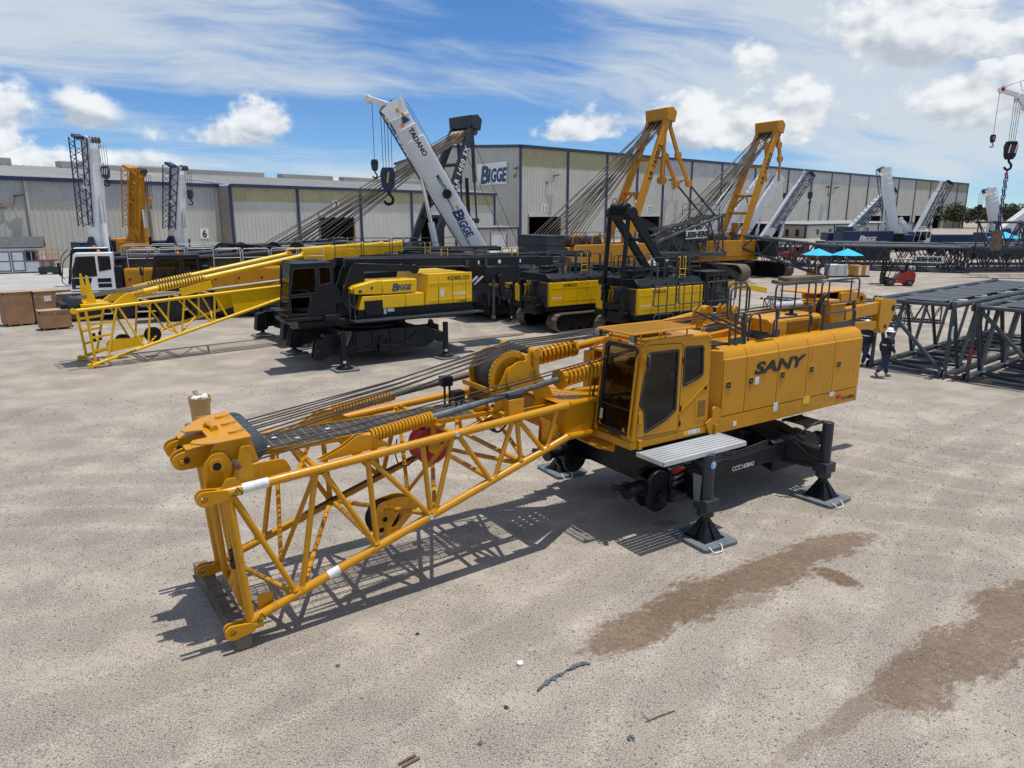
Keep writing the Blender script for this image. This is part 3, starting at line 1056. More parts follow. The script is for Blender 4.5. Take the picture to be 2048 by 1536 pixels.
# ================================================================ foreground lattice crane (local x rearwards, y to the far side)
def holed(outer, holes, axis, d0, d1, shear=None):
    """plate with holes; outline in the plane across axis, thickness d0..d1. shear(p) may move points"""
    def p3(q, d):
        return {'x': (d, q[0], q[1]), 'y': (q[0], d, q[1]), 'z': (q[0], q[1], d)}[axis]
    bm = bmesh.new()
    loops = []
    es = []
    for lp in [outer] + list(holes):
        vs_ = [bm.verts.new((q[0], q[1], 0)) for q in lp]
        loops.append(vs_)
        es += [bm.edges.new((vs_[i], vs_[(i + 1) % len(vs_)])) for i in range(len(vs_))]
    bmesh.ops.triangle_fill(bm, use_beauty=True, use_dissolve=False, edges=es)
    bm.verts.index_update()
    co = [(v.co.x, v.co.y) for v in bm.verts]
    tri = [[v.index for v in f.verts] for f in bm.faces]
    lidx = [[v.index for v in lp] for lp in loops]
    bm.free()
    n = len(co)
    mb = MB()
    v3 = [p3(q, d0) for q in co] + [p3(q, d1) for q in co]
    if shear:
        v3 = [shear(v) for v in v3]
    fs_ = [tuple(t) for t in tri] + [tuple(i + n for i in reversed(t)) for t in tri]
    for lp in lidx:
        k = len(lp)
        fs_ += [(lp[i], lp[(i + 1) % k], n + lp[(i + 1) % k], n + lp[i]) for i in range(k)]
    return mb.raw(v3, fs_)


def grow(poly, d):
    """outline moved outwards by d"""
    P = [Vector(q) for q in poly]
    n = len(P)
    ar = sum(P[i].x * P[(i + 1) % n].y - P[(i + 1) % n].x * P[i].y for i in range(n))
    sg = 1 if ar > 0 else -1
    out = []
    for i in range(n):
        e0 = (P[i] - P[i - 1])
        e1 = (P[(i + 1) % n] - P[i])
        n0 = Vector((e0.y, -e0.x)).normalized() if e0.length > 1e-9 else Vector((0, 0))
        n1 = Vector((e1.y, -e1.x)).normalized() if e1.length > 1e-9 else n0
        b = n0 + n1
        b = b.normalized() * (d / max(0.35, (b.normalized().dot(n0) if b.length > 1e-6 else 1)))
        out.append((P[i].x + b.x * sg, P[i].y + b.y * sg))
    return out


CX, CY, CTH = 3.96, 15.3, 33.3


paint('grating_steel', (0.13, 0.115, 0.10), .6, .3, dust=.4, dustcol=(.26, .19, .12), scale=2)
paint('grating_bar', (0.24, 0.21, 0.175), .6, .2, dust=.3, dustcol=(.36, .29, .2), scale=2)


def main_crane():
    Y = 'crane_yellow'
    K = 'chassis_black'
    R = thing('lattice_crane', 'large ochre-yellow lattice boom crane on jacks in the foreground, tracks removed', 'crane', (CX, CY, 0), CTH)

    def B(mb, name, mat=Y, parent=None, bevel=0.0, label=None):
        return mb.build(name, mat, parent or R, bevel=bevel, label=label)

    # ---------------- boom butt
    W = 1.05
    def zu(x):
        return 2.37 + (x + 10.03) * 0.063
    def zl(x):
        return 0.36 + (x + 10.0) * 0.311
    mb = MB()
    for s in (-1, 1):
        mb.tube((-10.12, s * W, zu(-10.12)), (-4.25, s * W, zu(-4.25)), 0.068, 14)
        mb.tube((-9.86, s * W, zl(-9.86)), (-4.25, s * W, zl(-4.25)), 0.068, 14)
    boom = B(mb, 'boom')
    # boxed foot, narrowing to the pivot
    for s in (-1, 1):
        mb = MB()
        p = [(-4.3, s * W, zl(-4.3)), (-3.05, s * .36, 1.86), (-2.1, s * 0.30, 1.92), (-2.1, s * 0.30, 2.50), (-3.05, s * .36, 2.52), (-4.3, s * W, zu(-4.3))]
        q = [(a, b - s * 0.03, c) for a, b, c in p]
        mb.raw(p + q, [(0, 1, 4, 5), (1, 2, 3, 4), (6, 11, 10, 7), (7, 10, 9, 8), (0, 5, 11, 6), (5, 4, 10, 11), (4, 3, 9, 10), (0, 6, 7, 1), (1, 7, 8, 2), (2, 8, 9, 3)])
        B(mb, 'foot_plate', parent=boom)
        mb = MB()
        mb.path([(-4.25, s * W, zu(-4.25)), (-3.05, s * .36, 2.53), (-2.1, s * .30, 2.50)], 0.062, 12, .2)
        B(mb, 'foot_chord', parent=boom)
        mb = MB()
        mb.path([(-4.25, s * W, zl(-4.25)), (-3.05, s * .36, 1.86), (-2.1, s * .30, 1.92)], 0.062, 12, .2)
        B(mb, 'foot_chord', parent=boom)
    # deck on the foot with round holes
    hl = [circ(-3.98 + i * 0.2, -0.36 + j * 0.14 + (0.07 if i % 2 else 0), 0.03, 8) for i in range(4) for j in range(5)]
    slope = lambda v: (v[0], v[1], v[2] + (v[0] + 4.35) * -0.155)
    B(holed([(-4.35, -0.95), (-3.05, -.34), (-2.1, -0.28), (-2.1, 0.28), (-3.05, .34), (-4.35, 0.95)], hl, 'z', 2.735, 2.747, slope), 'deck_plate', parent=boom)
    mb = MB()
    mb.bx(-4.32, -4.28, -W + .03, W - .03, 2.16, 2.68)
    B(mb, 'end_plate', parent=boom)
    # side lattice
    U = [-10.0, -8.75, -8.04, -7.13, -6.52, -5.37, -4.45]
    Lw = [-9.15, -7.88, -6.95, -5.82, -5.21, -4.74]
    pairs = [(U[0], Lw[0]), (U[1], Lw[0]), (U[1], Lw[1]), (U[2], Lw[1]), (U[2], Lw[2]), (U[3], Lw[2]), (U[4], Lw[2]), (U[4], Lw[3]), (U[5], Lw[3]), (U[5], Lw[4]), (U[5], Lw[5]), (U[6], Lw[5])]
    for s in (-1, 1):
        for i, (u, l) in enumerate(pairs):
            mb = MB()
            du = 0.06 * (1 if u < l else -1)
            q0, q1 = Vector((u + du * .6, s * W, zu(u))), Vector((l - du * .6, s * W, zl(l)))
            dq = (q1 - q0).normalized()
            mb.tube(q0, q1, 0.043, 10)
            mb.tube(q0 + dq * .055, q0 + dq * .10, .062, 10, .044, False)      # weld fillets
            mb.tube(q1 - dq * .055, q1 - dq * .10, .062, 10, .044, False)
            B(mb, 'brace', parent=boom)
    # top and bottom cross bracing
    for u in (-8.75, -8.04, -6.52, -5.37):
        mb = MB()
        mb.tube((u, -W, zu(u) - .01), (u, W, zu(u) - .01), 0.042, 10)
        B(mb, 'cross_bar', parent=boom)
    for a, b in ((-9.05, -8.1), (-7.95, -6.6), (-6.45, -5.4)):
        mb = MB()
        mb.tube((a, -W + .03, zu(a) - .02), (b, W - .03, zu(b) - .02), 0.034, 8)
        B(mb, 'brace', parent=boom)
    for l in (-9.78, -7.88, -5.82, -5.21):
        mb = MB()
        mb.tube((l, -W, zl(l)), (l, W, zl(l)), 0.045, 10)
        B(mb, 'cross_bar', parent=boom)
    for i, (a, b) in enumerate(((-9.2, -9.75), (-9.1, -7.95), (-6.95, -7.85), (-6.9, -5.9), (-5.25, -5.8), (-5.15, -4.5))):
        mb = MB()
        mb.tube((a, -W + .02, zl(a)), (b, W - .02, zl(b)), 0.04, 10)
        B(mb, 'brace', parent=boom)
    # inner diagonals (diaphragms)
    for x0, x1 in ((-8.78, -9.12), (-6.55, -6.9)):
        mb = MB()
        mb.tube((x0, -W, zu(x0)), (x1, 0.0, zl(x1) + 0.02), 0.035, 8)
        B(mb, 'brace', parent=boom)
        mb = MB()
        mb.tube((x0, W, zu(x0)), (x1, 0.0, zl(x1) + 0.02), 0.035, 8)
        B(mb, 'brace', parent=boom)
    # end frame
    for s in (-1, 1):
        mb = MB()
        mb.tube((-10.0, s * W, zu(-10)), (-9.86, s * W, zl(-9.86)), 0.062, 12)
        B(mb, 'end_post', parent=boom)
        mb = MB()
        mb.tube((-10.0, s * .78, zu(-10) + .05), (-9.86, s * .52, zl(-9.86)), 0.05, 10)
        B(mb, 'end_post', parent=boom)
        mb = MB()
        mb.tube((-10.0, s * 0.3, zu(-10) + .05), (-9.86, s * 0.5, zl(-9.86)), 0.05, 10)
        B(mb, 'end_post', parent=boom)
    for s in (-1, 1):      # fork lugs at the four ends
        for up in (0, 1):
            x, z = (-10.3, zu(-10.3)) if up else (-10.12, zl(-10.12))
            mb = MB()
            for o in (-0.055, 0.055):
                out = [(x + 0.30, z - 0.06), (x + 0.30, z + 0.07)] + circ(x, z, 0.105, 9, 80, 280)
                mb.raw(holed(out, [circ(x, z, 0.05, 10)], 'y', s * W + o - .022, s * W + o + .022).v, holed(out, [circ(x, z, 0.05, 10)], 'y', s * W + o - .022, s * W + o + .022).f)
            mb.tube((x + 0.16, s * W, z + .01), (x + 0.42, s * W, z + .02), 0.075, 12)
            B(mb, 'fork_lug', parent=boom)
    mb = MB()      # cross beam at the lower end, curved plate
    mb.prism([(-9.86, 0.32), (-9.80, 0.50), (-9.74, 0.32)], 'y', -W, W)
    B(mb, 'end_beam', parent=boom)
    mb = MB()
    mb.bx(-9.72, -9.5, -0.98, -0.95, 0.5, 0.72)
    B(mb, 'gusset', parent=boom, bevel=0.01)
    # ---------------- walkway grating on top of the boom
    mb = MB()
    gx0, gx1, gy0, gy1, gz = -9.45, -5.2, -0.42, 0.40, 2.66
    nb = 19
    for j in range(nb):
        y = gy0 + (gy1 - gy0) * j / (nb - 1)
        mb.bx(gx0, gx1, y - .009, y + .009, gz - .03 + .0, gz)
    gr = mb.build('walkway_grating', 'grating_steel', boom)
    mb = MB()
    for i in range(30):
        x = gx0 + (gx1 - gx0) * i / 29
        mb.bx(x - .006, x + .006, gy0, gy1, gz - .012, gz + .006)
    mb.build('grating_bars', 'grating_bar', gr)
    mb = MB()
    for y in (gy0 - .02, gy1 + .02):
        mb.bx(gx0, gx1, y - .012, y + .012, gz - .06, gz + .01)
    mb.build('grating_edge', Y, gr)
    for (x, y) in ((-9.25, -.30), (-9.05, .1), (-8.75, -.1), (-8.2, 0.1)):
        mb = MB()
        mb.bx(x - .035, x + .035, y - .03, y + .03, gz + .004, gz + .012)
        mb.build('grating_clip', 'sticker', gr)
    # ---------------- head box with sheaves
    mb = MB()
    top = [(-10.33, -0.62), (-10.28, -0.50), (-10.08, -0.46), (-10.08, -0.06), (-10.30, -0.02), (-10.34, 0.08), (-10.22, 0.30), (-10.0, 0.62), (-9.56, 0.84), (-9.56, -0.74), (-10.02, -0.80), (-10.2, -0.76)]
    mb.prism(top, 'z', 2.985, 3.005)
    box = B(mb, 'equaliser_box')
    mb = MB()
    mb.prism([(-10.02, 2.985), (-9.57, 2.985), (-9.48, 2.62), (-9.85, 2.55), (-10.16, 2.56), (-10.20, 2.72)], 'y', -0.73, -0.70)
    mb.prism([(-10.02, 2.985), (-9.57, 2.985), (-9.48, 2.62), (-9.85, 2.55), (-10.16, 2.56), (-10.20, 2.72)], 'y', 0.76, 0.79)
    mb.bx(-9.60, -9.57, -.70, .76, 2.66, 2.984)
    B(mb, 'side_plate', parent=box)
    for y0, y1 in ((-0.48, -0.30), (0.12, 0.30)):
        mb = MB()
        for y in (y0, y1):
            out = [(-9.9, 2.62), (-9.9, 2.90), (-10.38, 2.86)] + circ(-10.44, 2.72, 0.12, 8, 110, 270)
            p = holed(out, [circ(-10.44, 2.72, 0.045, 10)], 'y', y - .018, y + .018)
            mb.raw(p.v, p.f)
        mb.bx(-10.38, -9.95, y0 - .03, y1 + .03, 2.87, 2.892)
        mb.tube((-10.44, y0 - .04, 2.72), (-10.44, y1 + .04, 2.72), 0.035, 10)
        B(mb, 'pull_lug', parent=box, bevel=0.004)
        mb = MB()
        mb.tube((-10.38, y0 - .06, 2.74), (-10.38, y0 - .02, 2.74), 0.04, 10)
        mb.build('lug_pin', K, box)
    for y in (-.8, .86):   # pivot cheeks down to the chords
        s = -1 if y < 0 else 1
        mb = MB()
        out = rpoly([(-10.22, 2.34), (-9.05, 2.42), (-9.15, 2.62), (-9.5, 2.62), (-9.8, 2.60), (-9.95, 2.86), (-10.1, 2.86), (-10.24, 2.7)], 0.06)
        mb.prism(out, 'y', y - s * .02, y + s * .02)
        B(mb, 'cheek_plate', parent=box)
        mb = MB()
        mb.tube((-10.06, y + s * .02, 2.69), (-10.06, y + s * .05, 2.69), 0.105, 16)
        B(mb, 'pin_boss', parent=box)
        mb = MB()
        mb.tube((-10.06, y + s * .04, 2.69), (-10.06, y + s * .062, 2.69), 0.055, 14)
        mb.build('pivot_pin', K, box)
    mb = MB()
    mb.prism(rpoly([(-9.92, 2.40), (-9.6, 2.40), (-9.62, 2.72), (-9.60, 2.92), (-9.74, 2.92), (-9.84, 2.62)], 0.03), 'y', -0.90, -0.86)
    B(mb, 'lock_plate', parent=box)
    mb = MB()
    mb.tube((-9.82, -0.74, 2.68), (-9.82, -1.0, 2.68), 0.042, 12)
    B(mb, 'lock_pin', 'dark_steel', box)
    mb = MB()
    mb.tube((-9.82, -1.0, 2.68), (-9.82, -1.006, 2.68), 0.024, 10)
    B(mb, 'pin_cap', 'red_plate', box)
    mb = MB()
    mb.prism(rpoly([(-10.15, 2.37), (-9.7, 2.40), (-9.82, 2.46), (-9.88, 2.56), (-10.0, 2.56), (-10.06, 2.46)], 0.03), 'y', -1.07, -1.03)
    B(mb, 'lifting_eye', parent=box)
    for y in (-0.45, 0.02, 0.45):
        mb = MB()
        mb.bx(-9.80, -9.70, y - .03, y + .03, 3.0, 3.035)
        mb.path([(-9.72, y, 3.03), (-9.65, y + .01, 3.03), (-9.58, y + .05, 3.03)], 0.012, 5)
        B(mb, 'rope_clip', parent=box)
    mb = MB()
    mb.tube((-9.98, 0.05, 3.05), (-9.94, -0.16, 3.05), 0.03, 8)
    mb.tube((-9.99, 0.09, 3.03), (-9.98, 0.05, 3.03), 0.055, 10)
    mb.tube((-9.94, -0.16, 3.03), (-9.93, -0.20, 3.03), 0.055, 10)
    B(mb, 'grease_bracket', parent=box)
    for i in range(6):
        y = -0.58 + i * 0.245
        mb = MB()
        mb.lathe([(0, .17), (.02, .21), (.035, .18), (.05, .18), (.065, .21), (.085, .17)], (-9.52, y, 2.79), (0, 1, 0), 22)
        B(mb, 'sheave', 'rod_grey', box)
    # ---------------- backstops with springs
    for s in (-1, 1):
        e0 = Vector((-8.04, s * .85, 2.72))
        e1 = Vector((2.02, .2 if s < 0 else .80, 3.53 if s < 0 else 3.85))

        def bs(x):
            return e0.lerp(e1, (x - e0.x) / (e1.x - e0.x))
        y = s * .85
        mb = MB()
        mb.tube(bs(-4.0), bs(1.2), 0.085, 14)
        st = B(mb, 'backstop')
        mb = MB()
        mb.tube(bs(-8.0), bs(-7.75), 0.06, 12)
        mb.build('rod_end', Y, st)
        mb = MB()
        mb.tube(bs(-7.8), bs(-3.95), 0.058, 14)
        mb.build('backstop_rod', 'rod_grey' if s < 0 else 'rope_rust', st)
        mb = MB()
        mb.helix(bs(-7.84), bs(-6.74), 0.088, 0.024, 19, 6, 12)
        mb.build('coil_spring', Y, st)
        mb = MB()
        mb.helix(bs(-3.9), bs(-2.75), 0.145, 0.036, 11, 8, 16)
        mb.build('coil_spring', Y, st)
        for x in (-3.96, -2.70):
            mb = MB()
            mb.tube(bs(x - .03), bs(x + .03), .2, 8)
            mb.build('spring_flange', Y, st)
        for a in range(4):
            o = Vector((0, 0.17 * cos(a * pi / 2 + .78), 0.17 * sin(a * pi / 2 + .78)))
            mb = MB()
            mb.tube(bs(-3.96) + o, bs(-2.70) + o, 0.012, 6)
            mb.build('tie_bolt', Y, st)
        for o in (-.05, .05):
            mb = MB()
            mb.prism(rpoly([(-8.72, 2.50), (-7.55, 2.56), (-7.72, 2.66), (-7.9, 2.78), (-8.08, 2.80), (-8.3, 2.66)], 0.05), 'y', y + o - .012, y + o + .012)
            mb.build('backstop_lug', Y, st)
        mb = MB()
        mb.lathe([(-.09, .16), (.09, .16)], bs(1.25), (0, 1, 0), 18)
        mb.build('backstop_hinge', Y, st)
    # ---------------- winch on the boom
    wx, wz = -4.98, 3.20
    mb = MB()
    mb.lathe([(0, .33), (.02, .345), (.62, .345), (.64, .33)], (wx, -0.26, wz), (0, 1, 0), 28)
    win = B(mb, 'winch_drum', 'rope')
    for y, r_ in ((-0.30, 0.43), (0.40, 0.43)):
        mb = MB()
        mb.lathe([(0, r_), (.05, r_)], (wx, y - .02, wz), (0, 1, 0), 30)
        B(mb, 'drum_flange', parent=win)
    mb = MB()
    tp = []
    for i in range(22):
        a = radians(60 + 190 * i / 21)
        tp += [(wx + .48 * cos(a), wz + .48 * sin(a)), (wx + .435 * cos(a + .05), wz + .435 * sin(a + .05))]
    tp = tp + list(reversed([(wx + .36 * cos(radians(60 + 190 * i / 21)), wz + .36 * sin(radians(60 + 190 * i / 21))) for i in range(22)]))
    mb.prism(tp, 'y', -0.36, -0.33)
    B(mb, 'ratchet_ring', parent=win)
    for y in (-0.46, 0.46):
        mb = MB()
        out = rpoly([(-5.45, 2.58), (-5.35, 3.0), (-5.15, 3.40), (-4.72, 3.50), (-4.66, 3.66), (-4.50, 3.66), (-4.46, 3.2), (-4.30, 3.05), (-4.12, 2.72), (-4.12, 2.58)], 0.05)
        hole = [circ(-4.72, 2.80, 0.17, 12)]
        p = holed(out, hole, 'y', y - .02, y + .02)
        B(p, 'winch_frame', parent=win)
    mb = MB()
    mb.prism(circ(wx + .1, wz, 0.30, 20), 'y', -.52, -.48)
    mb.bx(-4.62, -4.5, -.52, -.44, 3.2, 3.66)
    B(mb, 'drive_cover', parent=win)
    mb = MB()
    mb.tube((-4.57, -.52, 3.62), (-4.57, .52, 3.62), 0.065, 14)
    B(mb, 'rope_roller', 'dark_steel', win)
    mb = MB()
    mb.tube((-4.57, -.56, 3.62), (-4.57, -.36, 3.62), 0.08, 14)
    mb.tube((-4.57, .42, 3.62), (-4.57, .56, 3.62), 0.08, 14)
    mb.bx(-5.5, -5.45, -.5, .5, 2.98, 3.06)
    mb.bx(-5.48, -4.1, -.56, -.5, 2.56, 2.64)
    mb.bx(-5.48, -4.1, .5, .56, 2.56, 2.64)
    B(mb, 'winch_bracket', parent=win)
    mb = MB()
    mb.tube((-5.72, -.32, 2.74), (-5.45, -.32, 2.74), 0.065, 12)
    mb.bx(-5.78, -5.4, -.42, -.2, 2.60, 2.67)
    B(mb, 'ratchet_cylinder', parent=win)
    mb = MB()
    mb.tube((-5.47, -.32, 2.74), (-5.42, -.32, 2.74), 0.067, 12)
    B(mb, 'cylinder_band', 'galvanised', win)
    for k, (x, y, z, c) in enumerate(((-5.98, -.18, 3.0, K), (-5.95, .30, 3.16, K))):
        mb = MB()
        mb.bx(x - .1, x + .1, y - .08, y + .08, z - .12, z + .05)
        mb.bx(x - .05, x - .02, y - .03, y + .0, 2.62, z - .1)
        mb.bx(x + .05, x + .08, y - .03, y + .0, 2.62, z - .1)
        B(mb, 'rope_guide', c)
    mb = MB()
    mb.bx(-5.45, -5.15, -1.0, -.84, 2.66, 2.98)
    B(mb, 'support_post', bevel=0.01)
    mb = MB()
    mb.bx(-5.44, -5.16, -.99, -.85, 2.98, 3.07)
    B(mb, 'rubber_stop', 'rubber', bevel=0.01)
    # hoses on the foot
    for k in range(4):
        mb = MB()
        mb.path([(-4.6 - .05 * k, -.3 + .12 * k, 2.6), (-4.9, -.2 + .1 * k, 2.3), (-5.3, -.1 + .1 * k, 2.45 - .05 * k), (-5.0, .1, 2.0), (-4.5, .3, 2.25)], 0.018, 6, 0.2)
        B(mb, 'hose', 'hose', boom)
    mb = MB()
    mb.path([(-4.4, .7, 1.98), (-5.6, .98, 1.80), (-6.4, .96, 1.55), (-7.4, .98, 1.26), (-8.4, .98, .95)], 0.022, 6, 0.3)
    B(mb, 'hose', 'hose', boom)
    # angle indicator
    mb = MB()
    out = [(-4.75, 2.58)] + [(-4.75 + .62 * cos(radians(a)), 2.58 + .62 * sin(radians(a))) for a in range(-95, -28, 8)]
    mb.prism(out, 'y', -.92, -.905)
    B(mb, 'angle_plate', parent=boom)
    mb = MB()
    mb.prism([(-4.77, 2.5), (-4.73, 2.5), (-4.735, 2.1), (-4.75, 2.02), (-4.765, 2.1)], 'y', -.94, -.93)
    B(mb, 'angle_pointer', 'red_plate', boom)
    for a in range(-92, -30, 6):
        mb = MB()
        c, s_ = cos(radians(a)), sin(radians(a))
        mb.beam((-4.75 + .54 * c, -.924, 2.58 + .54 * s_), (-4.75 + .60 * c, -.924, 2.58 + .60 * s_), .012, .002, up=(0, 1, 0))
        B(mb, 'angle_mark', 'white_marking', boom)
    # ---------------- red hose reel and the sheave block inside the boom
    mb = MB()
    mb.lathe([(0, .33), (.012, .335), (.10, .30), (.20, .30), (.288, .335), (.30, .33)], (-6.45, -.12, 2.12), (0, 1, 0), 32)
    reel = B(mb, 'cable_reel', 'red_plate')
    mb = MB()
    mb.lathe([(0, .12), (.02, .12), (.03, .07), (.06, .07)], (-6.45, -.19, 2.12), (0, 1, 0), 16)
    mb.bx(-6.5, -6.4, -.17, -.12, 2.2, 2.52)
    B(mb, 'reel_hub', parent=reel)
    mb = MB()
    mb.bx(-6.38, -6.30, -.16, -.13, 2.05, 2.11)
    B(mb, 'reel_label', 'sticker', reel)
    mb = MB()
    mb.path([(-6.75, -.1, 2.0), (-6.95, -.15, 1.85), (-7.1, -.12, 1.9), (-7.15, -.1, 2.1), (-7.1, -.1, 2.35)], 0.012, 5, .1)
    B(mb, 'reel_cable', 'hose', reel)
    for y in (-.10, .10):
        out = rpoly([(-7.62, 0.72), (-7.2, 0.66), (-6.70, 1.12), (-6.78, 1.22), (-7.1, 1.33), (-7.5, 1.28)], 0.09)
        hl = [circ(-7.38, 0.98, 0.05, 10), rpoly([(-7.28, .82), (-7.2, .8), (-7.05, 1.0), (-7.12, 1.04)], .02), circ(-7.45, .80, .05, 10)]
        B(holed(out, hl, 'y', y - .012, y + .012), 'block_cheek', parent=boom)
    mb = MB()
    mb.lathe([(0, .25), (.03, .30), (.06, .26), (.09, .26), (.12, .30), (.15, .25)], (-7.38, -.075, 1.0), (0, 1, 0), 26)
    B(mb, 'sheave', K, boom)
    # black foam on the end post, labels
    for z in (1.35, 1.2):
        mb = MB()
        mb.tube((-9.955, -.77 + .0, z + .05), (-9.945, -.76, z - .07), 0.058, 10)
        B(mb, 'foam_sleeve', 'rubber', boom)
    for x, up in ((-9.55, 1), (-8.62, 0), (-9.72, 1)):
        z = zu(x) if up else zl(x)
        mb = MB()
        d_ = Vector((1, 0, .063 if up else .311)).normalized() * .09
        mb.tube(Vector((x, -W, z)) - d_, Vector((x, -W, z)) + d_, 0.0695, 14)
        B(mb, 'label_wrap', 'sticker', boom)
    for x, up in ((-9.88, 1), (-9.72, 0)):
        z = zu(x) if up else zl(x)
        mb = MB()
        mb.raw([(x - .06, -W - .071, z - .05), (x + .06, -W - .071, z - .05), (x, -W - .071, z + .06)], [(0, 1, 2)])
        B(mb, 'warning_triangle', 'warning_yellow', boom)
        mb = MB()
        for p, q in (((x - .06, z - .05), (x + .06, z - .05)), ((x + .06, z - .05), (x, z + .06)), ((x, z + .06), (x - .06, z - .05)), ((x - .02, z - .03), (x + .02, z + .01))):
            mb.tube((p[0], -W - .072, p[1]), (q[0], -W - .072, q[1]), .006, 5)
        B(mb, 'triangle_border', 'black_marking', boom)
    for x, up in ((-7.0, 0), (-6.5, 1)):
        z = zu(x) if up else zl(x)
        mb = MB()
        mb.tube((x, -W - .05, z), (x, -W - .0705, z), .045, 16)
        B(mb, 'round_label', 'white_marking', boom)
        mb = MB()
        mb.path([(x + .04 * cos(a * pi / 5), -W - .071, z + .04 * sin(a * pi / 5)) for a in range(10)], .004, 4, closed=True)
        B(mb, 'label_ring', 'black_marking', boom)
    # ---------------- ropes
    tops = [-.5, -.36, -.12, .02, .14, .34, .42, .62]
    for i, y in enumerate(tops):
        mb = MB()
        y1 = -.30 + i * .085
        e = (-9.5, y, 2.90 - .12 * (i % 2))
        k = (-4.57, y1, 3.70 + .012 * (i % 2))
        e2 = (5.3, -.35 + i * .1, 3.92 - .05 * (i % 3))
        mb.path([e, (-7.0, (y + y1) / 2, 3.27 - .06 * (i % 2) - .02), k, (0, (y1 * .6 + e2[1] * .4), 3.80 - .02 * (i % 3)), e2], 0.0125, 6)
        B(mb, 'rope', 'rope')
    for y, z0 in ((-.60, 2.60), (-.68, 2.74)):
        mb = MB()
        mb.path([(-9.5, y, z0), (-4.2, -.62, 3.22 + (z0 - 2.6) * .4), (0.2, -.55, 3.72), (4.9, -.45, 3.85)], 0.0125, 6)
        B(mb, 'rope', 'rope')
    # ---------------- live mast lying along the deck, rear end
    for s in (-1, 1):
        mb = MB()
        mb.beam((-1.6, s * .42, 3.34), (0.8, s * .46, 3.52), .12, .16)
        mb.beam((0.8, s * .46, 3.52), (5.4, s * .55, 3.72), .14, .22)
        B(mb, 'mast_beam', bevel=.01)
    for x in (0.9, 2.2, 3.6):
        mb = MB()
        z = 3.52 + (x - .8) * .0435
        mb.beam((x, -.5, z), (x, .5, z), .12, .14)
        B(mb, 'mast_cross_beam', bevel=.01)
    for x, y in ((1.3, .0), (.5, .3), (1.35, .35)):
        mb = MB()
        mb.prism([(x - .1, 3.5), (x + .1, 3.5), (x + .08, 3.95), (x + .02, 4.0), (x - .08, 3.9)], 'y', y - .02, y + .02)
        mb.prism([(x - .1, 3.5), (x + .1, 3.5), (x + .08, 3.95), (x + .02, 4.0), (x - .08, 3.9)], 'y', y + .12, y + .16)
        B(mb, 'rope_bracket')
    # rear arms that carry the counterweight
    for s in (-1, 1):
        mb = MB()
        y = s * .78
        mb.beam((4.3, y, 3.66), (6.0, y, 3.74), .12, .30)
        mb.beam((4.3, y, 3.36), (5.7, y, 3.30), .12, .20)
        mb.prism(rpoly([(5.75, 3.98), (6.05, 3.92), (6.42, 3.88), (6.42, 3.6), (6.12, 3.12), (5.86, 3.06), (5.7, 3.3), (5.7, 3.9)], .06), 'y', y - .10, y + .10)
        B(mb, 'counterweight_arm', bevel=.012)
        mb = MB()
        mb.tube((6.0, y - .115, 3.24), (6.0, y + .115, 3.24), .05, 12)
        mb.bx(6.22, 6.36, y - .112, y + .112, 3.62, 3.76)
        B(mb, 'arm_pin', K)
    for s in (-1, 1):
        mb = MB()
        mb.prism(rpoly([(4.5, 3.9), (4.5, 4.16), (5.4, 4.12), (5.62, 3.98), (5.45, 3.82)], .08), 'y', s * .5 - .05, s * .5 + .05)
        B(mb, 'mast_head', bevel=.01)
        mb = MB()
        mb.tube((5.36, s * .5 - .07, 3.97), (5.36, s * .5 + .07, 3.97), .06, 12)
        B(mb, 'head_pin', K)
    mb = MB()
    mb.bx(3.5, 5.3, -.48, .48, 4.16, 4.19)
    B(mb, 'mast_top_plate')
    for i in range(7):
        mb = MB()
        mb.lathe([(0, .17), (.02, .2), (.035, .17), (.05, .2), (.07, .17)], (5.25, -.42 + i * .13, 3.93), (0, 1, 0), 18)
        B(mb, 'sheave', K)
    mb = MB()
    mb.tube((5.62, -.3, 3.9), (5.62, .3, 3.9), .12, 14)
    B(mb, 'head_roller', 'red_paint')
    # ---------------- upper frame and house
    mb = MB()
    mb.bx(-2.6, 4.0, -.95, .95, 1.62, 1.9)
    mb.bx(-2.3, 4.0, -.95, -.75, 1.9, 3.2)
    mb.bx(-2.3, 4.0, .75, .95, 1.9, 3.2)
    B(mb, 'upper_frame', bevel=.02)
    x0, x1, z0, z1 = -0.74, 4.02, 1.73, 3.24
    mb = MB()
    prof = [(-1.46, z0), (-1.46, 3.2), (-1.38, 3.36), (-1.25, 3.43), (-1.0, 3.44), (1.0, 3.44), (1.25, 3.43), (1.38, 3.36), (1.46, 3.2), (1.46, z0)]
    mb.prism(prof, 'x', x0 + .02, x1 - .03)
    house = B(mb, 'machinery_house', bevel=.01)
    cuts = [x0, -0.05, 0.97, 1.98, 2.96, x1]
    lx = [-0.58, 0.10, 1.12, 2.13, 3.14]
